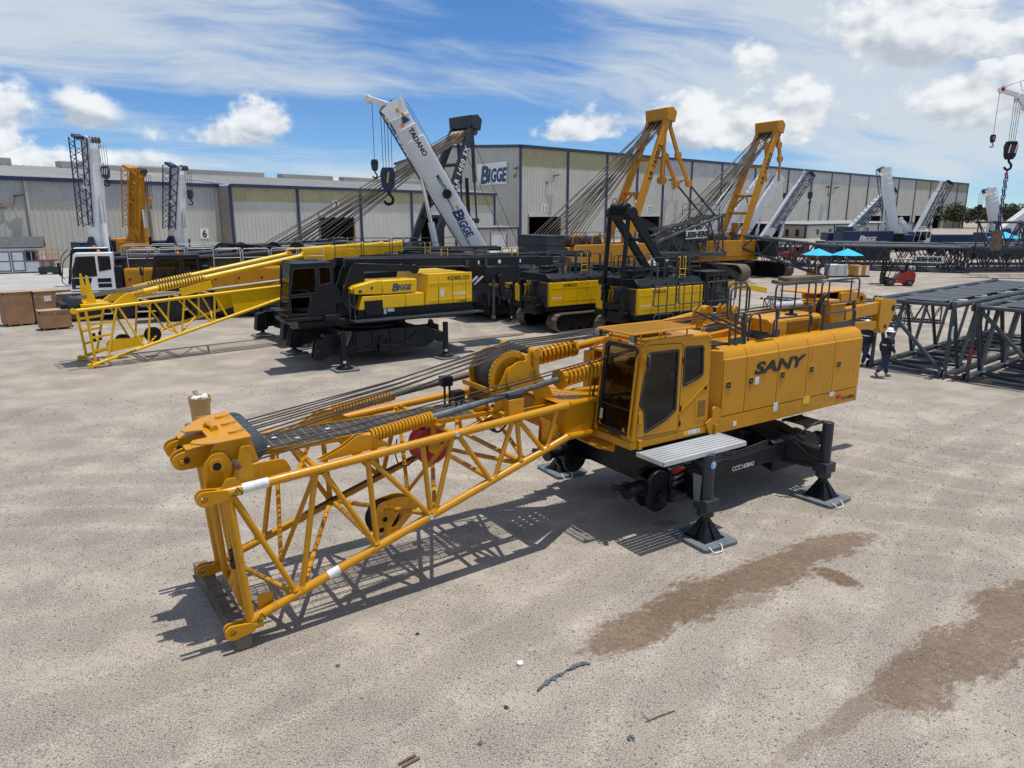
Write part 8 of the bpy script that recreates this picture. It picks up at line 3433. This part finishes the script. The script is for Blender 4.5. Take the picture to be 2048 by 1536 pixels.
# ================================================================ forklift, umbrellas, small plant
def forklift():
    R = thing('forklift', 'red forklift with gas bottle and canopy facing left in the yard', 'forklift', (33.4, 61.9, 0), 172)
    # local x forwards
    mb = MB()
    mb.prism(rpoly([(-1.25, .35), (-1.2, 1.15), (-.95, 1.28), (-.3, 1.22), (.0, .95), (.35, .62), (1.0, .55), (1.0, .28), (-.9, .22)], .1), 'y', -.5, .5)
    mb.build('body', 'red_paint', R, bevel=.03)
    mb = MB()
    mb.bx(-1.27, -.98, -.42, .42, .75, 1.05)
    mb.build('rear_panel', 'chassis_black', R, bevel=.02)
    for x, r_ in ((-.8, .30), (.75, .36)):
        for y in (-.5, .5):
            w = MB().tube((x, y - .12, r_), (x, y + .12, r_), r_, 20).build('wheel', 'rubber', R, bevel=.03)
            MB().tube((x, y - .13, r_), (x, y + .13, r_), r_ * .5, 14).build('rim', 'dark_steel', w)
    for y in (-.32, .32):
        mb = MB()
        mb.beam((1.22, y, .12), (1.22, y, 2.3), .09, .16)
        mb.build('mast_rail', 'chassis_black', R)
        mb = MB()
        mb.beam((1.28, y * .8, .15), (2.3, y * .8, .12), .12, .05)
        mb.build('fork', 'chassis_black', R)
        mb = MB()
        mb.path([(-1.0, y * 1.4, 1.2), (-.85, y * 1.4, 2.25), (.55, y * 1.4, 2.3), (1.0, y * 1.4, .6)], .04, 8, .15)
        mb.build('canopy_post', 'chassis_black', R)
    for z in (.5, 1.3, 2.2):
        MB().bx(1.16, 1.30, -.36, .36, z, z + .1).build('mast_cross', 'chassis_black', R)
    MB().bx(1.24, 1.34, -.45, .45, .25, 1.1).build('carriage', 'chassis_black', R)
    MB().bx(-.95, .65, -.52, .52, 2.26, 2.31).build('canopy', 'ply_top', R, bevel=.01)
    MB().tube((-1.0, -.32, 1.50), (-1.0, .38, 1.50), .19, 18).build('gas_bottle', 'galvanised', R, bevel=.04)
    mb = MB()
    mb.bx(-.6, -.1, -.25, .25, 1.2, 1.32)
    mb.bx(-.65, -.55, -.25, .25, 1.3, 1.8)
    mb.build('seat', 'seat_fabric', R, bevel=.03)
    MB().tube((.3, 0, .9), (.1, 0, 1.45), .03, 8).build('steering_column', 'chassis_black', R)
    MB().lathe([(0, .17), (.03, .17)], (.08, 0, 1.45), (-.4, 0, .9), 16).build('steering_wheel', 'chassis_black', R)
    for x in (.15, .45):
        MB().bx(x, x + .18, .501, .506, .42, .48).build('arrow_label', 'warning_yellow', R)


forklift()


def umbrella(loc, label, rz=0, s=1.0):
    R = thing('sun_umbrella', label, 'umbrella', loc, rz, 'blue sun umbrellas in the yard')
    MB().tube((0, 0, 0), (0, 0, 3.0 * s), .03, 8).build('pole', 'steel', R)
    MB().bx(-.35, .35, -.35, .35, 0, .08).build('base', 'concrete', R, bevel=.02)
    r = 1.45 * s
    can = None
    for k in range(8):
        a, b = radians(45 * k), radians(45 * (k + 1))
        mb = MB()
        P = [(0, 0, 2.98 * s), (r * cos(a), r * sin(a), 2.38 * s), (r * cos(b), r * sin(b), 2.38 * s)]
        m_ = ((P[1][0] + P[2][0]) / 2 * .97, (P[1][1] + P[2][1]) / 2 * .97, 2.40 * s)
        mb.raw(P + [m_], [(0, 1, 3), (0, 3, 2)])
        mb.build('canopy_panel', 'umbrella_blue', R)
        mb = MB()
        mb.tube((0, 0, 2.9 * s), (r * cos(a) * .98, r * sin(a) * .98, 2.36 * s), .012, 5)
        mb.build('rib', 'steel', R)


umbrella((30.7, 66.0, 0), 'bright blue sun umbrella, the whole canopy in view, behind the forklift')
umbrella((28.2, 66.4, 0), 'bright blue sun umbrella half hidden by the end of a grey boom', 20)
umbrella((22.4, 80.0, 0), 'small blue umbrella glimpsed through the grey lattice of the left orange crane', 10, 1.1)
umbrella((62.5, 92.0, 0), 'blue umbrella at the right edge behind the raised lattice', 0, 1.3)


def genset(loc, rz, label, mats, L=1.9, H=1.25):
    R = thing('generator', label, 'generator', loc, rz)
    MB().bx(-L / 2, L / 2, -.5, .5, .12, H).build('housing', mats[0], R, bevel=.03)
    for k in range(4):
        x = -L / 2 + .08 + k * (L - .1) / 4
        d = MB().bx(x, x + (L - .2) / 4 - .03, -.52, -.5, .2, H - .1).build('panel', mats[k % len(mats)], R, bevel=.01)
    MB().bx(-L / 2 - .1, L / 2 + .1, -.55, .55, 0, .12).build('skid_frame', 'chassis_black', R)
    mb = MB()
    for x in (-L / 2, L / 2):
        mb.path([(x, -.5, H), (x, -.5, H + .35), (x, .5, H + .35), (x, .5, H)], .02, 6, .05)
    mb.build('lifting_frame', 'dark_steel', R)
    MB().bx(.2, .7, -.3, .3, H, H + .25).build('top_box', 'chassis_black', R, bevel=.02)


genset((31.9, 70.6, 0), 5, 'pale grey welding generator with open cage under the blue umbrella', ('sticker', 'galvanised'))
genset((34.3, 70.9, 0), 5, 'half orange half white generator right of the pale one', ('orange_yellow', 'white_paint'), 1.6, 1.15)
genset((30.0, 71.4, 0), 5, 'low orange and tan generator left of the pale one', ('orange_yellow', 'plywood'), .9, .8)
for k in range(2):
    for j in range(3 - k):
        o_ = Vector((23.6 + .4 * k, 61.9 + .8 * j + .3 * k, .33 * k))
        R = thing('timber_mat', ['timber crane mat in the lower layer of the stack, nearest the camera', 'timber crane mat in the middle of the lower layer of the stack', 'timber crane mat at the back of the lower layer of the stack',
                                 'timber crane mat on top of the stack, front one', 'timber crane mat on top of the stack, rear one'][j + 3 * k], 'timber', o_, 28, 'stack of timber mats in the yard')
        for q in range(2):
            MB().bx(0, 5.0, q * .36, q * .36 + .34, 0, .31).build('timber', 'timber' if (k + j) % 2 else 'old_timber', R, bevel=.02)
        for x in (.5, 4.4):
            MB().bx(x, x + .1, -.012, .0, .1, .22).build('tie_plate', 'rusty_pipe', R)


def pickup(loc, rz, label, mat, group=None):
    R = thing('pickup_truck', label, 'truck', loc, rz, group)
    mb = MB()
    mb.prism(rpoly([(-2.7, .45), (-2.7, 1.12), (-.6, 1.16), (-.25, 1.85), (1.0, 1.85), (1.65, 1.18), (2.65, 1.05), (2.75, .5), (2.4, .42), (-2.4, .42)], .08), 'y', -.92, .92)
    b = mb.build('body', mat, R, bevel=.05)
    MB().bx(-2.6, -.65, -.78, .78, 1.0, 1.17).build('bed', 'chassis_black', b)
    for y in (-.93, .93):
        mb = MB()
        mb.prism([(-.28, 1.2), (-.12, 1.72), (.95, 1.74), (1.42, 1.22)], 'y', y - .008, y + .008)
        mb.build('side_window', 'dark_glass', R)
    mb = MB()
    mb.hexa([(1.12, -.8, 1.72), (1.62, -.8, 1.2), (1.62, .8, 1.2), (1.12, .8, 1.72), (1.15, -.78, 1.76), (1.66, -.78, 1.22), (1.66, .78, 1.22), (1.15, .78, 1.76)])
    mb.build('windshield', 'dark_glass', R)
    for x in (-1.75, 1.75):
        for y in (-.86, .86):
            w = MB().tube((x, y - .12, .4), (x, y + .12, .4), .4, 18).build('wheel', 'rubber', R, bevel=.03)
            MB().tube((x, y - .13, .4), (x, y + .13, .4), .22, 12).build('rim', 'steel', w)
    for y in (-.75, .75):
        MB().bx(2.68, 2.76, y - .14, y + .14, .78, .95).build('headlight', 'lamp_glass', R, bevel=.01)


pickup((-8.6, 74.0, 0), 25, 'white pickup truck left of the leaning white boom', 'white_paint')
pickup((-2.4, 76.5, 0), 200, 'white pickup truck in front of roller door 10', 'white_paint')
pickup((-13.5, 78.0, 0), 15, 'white pickup truck with ropes crossing in front, by bay 7', 'white_paint')
pickup((39.0, 97.0, 0), 178, 'red pickup truck parked by the dark container', 'red_paint')
pickup((97, 150, 0), 160, 'white pickup truck far right by the tall warehouse corner', 'white_paint')
pickup((104, 152, 0), 165, 'silver pickup truck far right before the trees', 'galvanised')
pickup((112, 158, 0), 170, 'pale pickup truck furthest right before the trees', 'sticker')
R = thing('container', 'dark grey open container behind the grey boom sections', 'container', (46.0, 97.5, 0), -3)
MB().bx(-4.5, 4.5, -1.2, 1.2, .15, 2.5).build('shell', 'dark_grey_paint', R, bevel=.03)
for k in range(24):
    x = -4.4 + k * .37
    if not -2.4 < x < -.2:
        MB().bx(x, x + .2, -1.24, -1.2, .2, 2.45).build('side_rib', 'dark_grey_paint', R)
MB().bx(-2.4, -.1, -1.22, -1.2, .25, 2.3).build('opening', 'interior_dark', R)
MB().bx(-4.5, 4.5, -1.2, 1.2, .0, .14).build('base_frame', 'chassis_black', R)
bl = thing('crane_body', 'dark blue crane superstructure with white lettering under the low white boom', 'crane', (57.4, 118.5, 0), 4)
MB().bx(-4.2, 4.2, -1.6, 1.6, 1.3, 3.4).build('machinery_house', 'blue_paint', bl, bevel=.06)
MB().bx(-4.0, -2.6, -1.5, 1.5, 3.4, 4.1).build('counterweight', 'blue_paint', bl, bevel=.05)
MB().bx(-5, 5, -1.3, 1.3, .7, 1.3).build('carrier', 'chassis_black', bl, bevel=.05)
bigge(bl, (-.3, -1.605, 2.2), (1, 0, 0), (0, 0, 1), 2.6, 'white_marking', .02)
for x in (-3.6, -1.2, 1.2, 3.6):
    for y in (-1.3, 1.3):
        MB().tube((x, y - .2, .65), (x, y + .2, .65), .65, 18).build('wheel', 'rubber', bl)
bl = thing('crane_body', 'dark blue crane carrier with white cab at its left, before the rightmost cranes', 'crane', (66.5, 112.0, 0), 3)
MB().bx(-2.6, 5.0, -1.4, 1.4, 1.2, 3.0).build('machinery_house', 'blue_paint', bl, bevel=.06)
MB().bx(-1.2, 4.4, -1.3, 1.3, .6, 1.2).build('carrier', 'chassis_black', bl, bevel=.05)
gcab(bl, -4.6, -2.7, -1.3, .1, 1.3, 3.6, 'white_paint', -1, .3, .35)
for x in (-.8, 1.2, 3.6):
    for y in (-1.2, 1.2):
        MB().tube((x, y - .2, .65), (x, y + .2, .65), .65, 18).build('wheel', 'rubber', bl)
bl = thing('crane_body', 'dark blue crane body with raised rear, rightmost of the blue ones', 'crane', (77.6, 112.0, 0), 0)
MB().bx(-3.2, 2.6, -1.4, 1.4, 1.0, 4.0).build('machinery_house', 'blue_paint', bl, bevel=.08)
MB().bx(2.7, 5.4, -1.3, 1.3, 1.0, 3.2).build('engine_box', 'blue_paint', bl, bevel=.08)
MB().bx(-2.2, .6, -.9, .9, 4.0, 5.2).build('winch', 'chassis_black', bl, bevel=.1)
MB().bx(-3.0, 5.0, -1.2, 1.2, .0, 1.0).build('carrier', 'chassis_black', bl, bevel=.05)
for x in (-2.0, 1.8):
    MB().beam((x, -1.6, .2), (x, -1.6, 3.4), .25, .25).build('outrigger', 'white_paint', bl)


# ================================================================ trees beyond the yard
def far_tree(x, y, h, w, label, rng, mat):
    R = thing('tree', label, 'tree', (x, y, 0), rng.random() * 360, 'trees beyond the yard')
    mb = MB()
    mb.tube((0, 0, 0), (0, 0, h * .55), .30, 7, .18)
    for k in range(5):
        a = k * 1.25
        mb.tube((0, 0, h * (.3 + .05 * k)), (w * .35 * cos(a), w * .35 * sin(a), h * (.6 + .05 * k)), .12, 5, .05)
    mb.build('trunk', 'old_timber', R)
    vs_, fs_ = [], []
    lobes = [(rng.gauss(0, .26) * w, rng.gauss(0, .26) * w, h * (.42 + .42 * rng.random()), w * (.16 + .14 * rng.random())) for _ in range(16)]
    for i in range(1500):
        lx, ly, lz, lr = rng.choice(lobes)
        u, v = rng.random() * 2 * pi, rng.uniform(-.8, 1)
        rr = lr * (.55 + .5 * rng.random())
        c = Vector((lx + rr * cos(u) * math.sqrt(1 - v * v), ly + rr * sin(u) * math.sqrt(1 - v * v), lz + rr * v * .8))
        s = .30 + .40 * rng.random()
        a = Vector((rng.gauss(0, 1), rng.gauss(0, 1), rng.gauss(0, .6))).normalized() * s
        b = a.cross(Vector((rng.gauss(0, 1), rng.gauss(0, 1), rng.gauss(0, 1)))).normalized() * s
        o_ = len(vs_)
        vs_ += [c - a, c + b * .6, c + a, c - b * .6]
        fs_.append((o_, o_ + 1, o_ + 2, o_ + 3))
    m_ = MB()
    m_.raw(vs_, fs_)
    m_.build('crown', mat, R, smooth=False)


paint('foliage_dull', (0.050, 0.040, 0.020), .8, .4, dust=.4, dustcol=(.10, .065, .035), scale=1.5)
paint('foliage_green', (0.045, 0.060, 0.022), .8, .4, dust=.3, dustcol=(.08, .075, .03), scale=1.5)
rg = random.Random(11)
for k in range(26):
    x = 196 + k * 6.6 + rg.uniform(-2, 2)
    y = 318 + (k % 3) * 12 + rg.uniform(-4, 4)
    h = 7.5 + 3.2 * rg.random() + (2.5 if k > 10 else 0)
    nth = ['first', 'second', 'third', 'fourth', 'fifth', 'sixth', 'seventh', 'eighth', 'ninth', 'tenth', 'eleventh', 'twelfth', 'thirteenth', 'fourteenth', 'fifteenth', 'sixteenth', 'seventeenth', 'eighteenth', 'nineteenth', 'twentieth',
           'twenty-first', 'twenty-second', 'twenty-third', 'twenty-fourth', 'twenty-fifth', 'twenty-sixth'][k]
    far_tree(x, y, h, 13.0, 'dull brown-green tree beyond the yard, %s from the tall warehouse' % nth, rg, 'foliage_dull' if k % 3 else 'foliage_green')


# ================================================================ people
def skin_mesh(name, verts, edges, mat, parent, root=0, sub=2):
    me = bpy.data.meshes.new(name)
    me.from_pydata([v[:3] for v in verts], edges, [])
    o_ = bpy.data.objects.new(name, me)
    C.objects.link(o_)
    o_.parent = parent
    o_.modifiers.new('skin', 'SKIN')
    sv = me.skin_vertices[0].data if me.skin_vertices else None
    if sv is None:
        bm = bmesh.new()
        bm.from_mesh(me)
        bm.verts.layers.skin.verify()
        bm.to_mesh(me)
        bm.free()
        sv = me.skin_vertices[0].data
    for i, v in enumerate(verts):
        r = v[3]
        sv[i].radius = r if isinstance(r, tuple) else (r, r)
        sv[i].use_root = i == root
    o_.modifiers['skin'].use_smooth_shade = True
    s_ = o_.modifiers.new('subdiv', 'SUBSURF')
    s_.levels = sub
    s_.render_levels = sub
    me.materials.append(MAT[mat])
    return o_


def person(loc, rz, label, stride=.32, hat=True):
    """local x is the walking direction, y to the person's left"""
    R = thing('person', label, 'person', loc, rz)
    hip, sh = .95, 1.44
    def J(knee, ankle, toe, y):
        return knee, ankle, toe
    # joints: front leg (left) planted ahead, rear leg trailing on its toes
    legs = {1: ((.10, .10, .50), (.20, .10, .10), (.36, .11, .04)), -1: ((-.06, -.10, .52), (-.42, -.10, .22), (-.34, -.10, .06))}
    arms = {1: ((-.06, .25, 1.18), (.02, .27, .93)), -1: ((.02, -.25, 1.18), (.16, -.25, .97))}
    V_ = [(0, 0, hip, (.10, .12)), (.0, 0, 1.15, (.09, .11)), (.02, 0, 1.36, (.09, .13)), (.03, 0, 1.50, (.06, .06)), (.05, 0, 1.60, (.075, .07)), (.06, 0, 1.72, (.09, .078)), (.05, 0, 1.78, (.06, .05))]
    E_ = [(0, 1), (1, 2), (2, 3), (3, 4), (4, 5), (5, 6)]
    for s_ in (1, -1):
        k, a, t = legs[s_]
        i = len(V_)
        V_ += [(0, s_ * .10, hip - .08, .07), (*k, .05), (*a, .038), (*t, .03)]
        E_ += [(0, i), (i, i + 1), (i + 1, i + 2), (i + 2, i + 3)]
        el, wr = arms[s_]
        i = len(V_)
        V_ += [(.01, s_ * .19, sh, .055), (*el, .042), (*wr, .030), (wr[0] + .03, wr[1], wr[2] - .08, (.038, .018))]
        E_ += [(2, i), (i, i + 1), (i + 1, i + 2), (i + 2, i + 3)]
        h = i + 3
        for q, (dx, dy, ln) in enumerate(((.05, -.03 * s_, .05), (.035, 0, .085), (.012, 0, .09), (-.01, 0, .085), (-.03, 0, .07))):
            j = len(V_)
            px_, pz_ = wr[0] + .03 + dx, wr[2] - .08
            V_ += [(px_, wr[1] + dy, pz_ - ln * .5, .0095), (px_ + .01, wr[1] + dy - s_ * .012, pz_ - ln, .008)]
            E_ += [(h, j), (j, j + 1)]
    body = skin_mesh('body', V_, E_, 'skin', R)
    # face
    mb = MB()
    for y in (-.033, .033):
        mb.lathe([(0, .004), (.006, .011), (.012, .004)], (.138, y, 1.715), (1, 0, 0), 8)
    mb.build('eyes', 'interior', body)
    mb = MB()
    mb.prism([(.135, 1.72), (.172, 1.665), (.135, 1.655)], 'y', -.013, .013)
    mb.build('nose', 'skin', body)
    mb = MB()
    mb.bx(.128, .138, -.022, .022, 1.622, 1.63)
    mb.build('mouth', 'red_plate', body)
    for y in (-.082, .082):
        mb = MB()
        mb.lathe([(0, .02), (.012, .028), (.02, .015)], (.05, y - .008, 1.70), (0, 1, 0), 10)
        mb.build('ear', 'skin', body)
    mb = MB()
    mb.lathe([(-.12, .06), (-.06, .088), (0, .092), (.05, .07)], (.03, 0, 1.72), (0, 0, 1), 14)
    mb.build('hair', 'interior', body)
    # clothes
    V2 = [(0, 0, .80, (.17, .20)), (0, 0, .95, (.17, .21)), (0, 0, 1.15, (.16, .205)), (.02, 0, 1.36, (.155, .215)), (.03, 0, 1.47, (.085, .10)), (.035, 0, 1.53, (.07, .07))]
    E2 = [(0, 1), (1, 2), (2, 3), (3, 4), (4, 5)]
    for s_ in (1, -1):
        el, wr = arms[s_]
        i = len(V2)
        V2 += [(.01, s_ * .19, sh, .09), (*el, .075), (wr[0], wr[1], wr[2] + .02, .06)]
        E2 += [(3, i), (i, i + 1), (i + 1, i + 2)]
    jk = skin_mesh('jacket', V2, E2, 'navy_cloth', R)
    V3 = [(0, 0, 1.0, (.15, .185)), (0, 0, .88, (.155, .185))]
    E3 = [(0, 1)]
    for s_ in (1, -1):
        k, a, t = legs[s_]
        i = len(V3)
        V3 += [(.01, s_ * .095, .78, .115), (*k, .092), (a[0], a[1], a[2] + .03, .08)]
        E3 += [(1, i), (i, i + 1), (i + 1, i + 2)]
    skin_mesh('trousers', V3, E3, 'denim', R)
    for s_ in (1, -1):
        k, a, t = legs[s_]
        d_ = (Vector(t) - Vector(a)).normalized()
        V4 = [(*a, .06), (*(Vector(a) + d_ * -.04 + Vector((0, 0, -.05))), .055), (*t, (.055, .042)), (*(Vector(t) + Vector((.05, 0, -.0))), .04)]
        skin_mesh('boot', V4, [(0, 1), (1, 2), (2, 3)], 'boot_leather', R)
    # bands
    mb = MB()
    mb.path([(.02 + .15 * cos(a * pi / 10), .19 * sin(a * pi / 10), 1.26) for a in range(20)], .028, 6, closed=True)
    mb.build('reflective_band', 'hi_vis', jk)
    for s_ in (1, -1):
        el, wr = arms[s_]
        c = Vector((.01, s_ * .19, sh)).lerp(Vector(el), .6)
        d_ = (Vector(el) - Vector((.01, s_ * .19, sh))).normalized()
        MB().tube(c - d_ * .025, c + d_ * .025, .072, 14).build('sleeve_band', 'hi_vis', jk)
    # hard hat with a full brim
    mb = MB()
    mb.lathe([(0, .19), (.012, .195), (.02, .15), (.03, .135), (.08, .125), (.12, .09), (.145, .04), (.15, .01)], (.055, 0, 1.755), (.06, 0, 1), 24)
    hh = mb.build('hard_hat', 'white_paint', R)
    mb = MB()
    mb.bx(.165, .185, -.03, .03, 1.80, 1.84)
    mb.build('hat_sticker', 'black_marking', hh)
    return R


person((14.05, 26.2, 0), 12, 'person in white brimmed hard hat, navy jacket with reflective bands and jeans, walking')
person((14.35, 28.35, 0), 200, 'person in white hard hat and dark clothes, half hidden behind the crane rear')

# ================================================================ litter on the ground
def scrap(name, label, cat, loc, mb, mat, rz=0):
    R = thing(name, label, cat, loc, rz)
    mb.build('piece', mat, R)
    return R


paint('tarp_blue', (0.075, 0.10, 0.115), .6, .3, dust=.4, dustcol=(.2, .18, .15), scale=6)
rg = random.Random(5)
for k, (a, b, lb) in enumerate((((.33, 7.99), (.72, 8.38), 'longer torn strip of grey-blue tarp, lower piece'), ((.72, 8.40), (1.09, 8.58), 'torn strip of grey-blue tarp, upper curved piece'))):
    mb = MB()
    n = 20
    P = []
    for i in range(n + 1):
        t = i / n
        x, y = (b[0] - a[0]) * t, (b[1] - a[1]) * t + .05 * sin(t * 3.1)
        w = (.008 + .018 * rg.random()) * (.5 + sin(pi * min(max(t, .08), .92)))
        x, y = x + rg.uniform(-.012, .012), y + rg.uniform(-.015, .015)
        P.append(((x - w * .7, y + w, .012 + .02 * rg.random()), (x + w * .7, y - w, .01 + .02 * rg.random())))
    for i in range(n):
        mb.raw([P[i][0], P[i][1], P[i + 1][1], P[i + 1][0]], [(0, 1, 2, 3)])
    scrap('tarp_strip', lb, 'litter', (*a, .004), mb, 'tarp_blue')
mb = MB()
mb.lathe([(0, .03), (.012, .05), (.03, .045), (.04, .02)], (0, 0, 0), (0, 0, 1), 9)
scrap('foam_piece', 'small white foam lump on the gravel near the tarp strip', 'litter', (.11, 8.58, .002), mb, 'white_marking')
mb = MB()
mb.path([(0, 0, .01), (.2, .1, .02), (.40, .20, .012)], .007, 5)
mb.path([(.06, .0, .012), (.0, .12, .02), (-.02, .17, .02)], .004, 5)
scrap('twig', 'thin dark twig lying alone on the gravel', 'twig', (1.62, 7.43, 0), mb, 'old_timber')
mb = MB()
for k in range(12):
    a = rg.random() * 6.28
    mb.raw([(0, 0, .01), (.05 * cos(a), .05 * sin(a), .03 * rg.random() + .01), (.05 * cos(a + .6), .05 * sin(a + .6), .012)], [(0, 1, 2)])
scrap('tarp_scrap', 'crumpled clump of grey-blue tarp near the lower frame edge', 'litter', (1.4, 7.15, 0), mb, 'tarp_blue')
for k in range(2):
    mb = MB()
    mb.beam((0, 0, .014), (.17, .14, .014), .03, .024)
    scrap('wood_offcut', ['dark wood offcut at the lower frame edge, left one', 'brown wood offcut at the lower frame edge, right one'][k], 'wood', (-1.27 + .05 * k, 6.74 - .04 * k, 0), mb, 'old_timber' if k == 0 else 'timber')
for k, (x, y, lb) in enumerate(((-1.39, 9.29, 'dark stone chip right of the boom foot'), (-2.38, 8.54, 'dark round chip below the boom foot'), (-.07, 7.69, 'small dark chip at the lower centre'), (-.37, 7.07, 'grey-blue plastic chip at the lower centre'))):
    mb = MB()
    mb.lathe([(0, .022), (.01, .034), (.02, .02)], (0, 0, 0), (.2, .1, 1), 7)
    scrap('dark_chip', lb, 'stone', (x, y, .002), mb, 'tarp_blue' if k % 2 else 'hose', 30 * k)
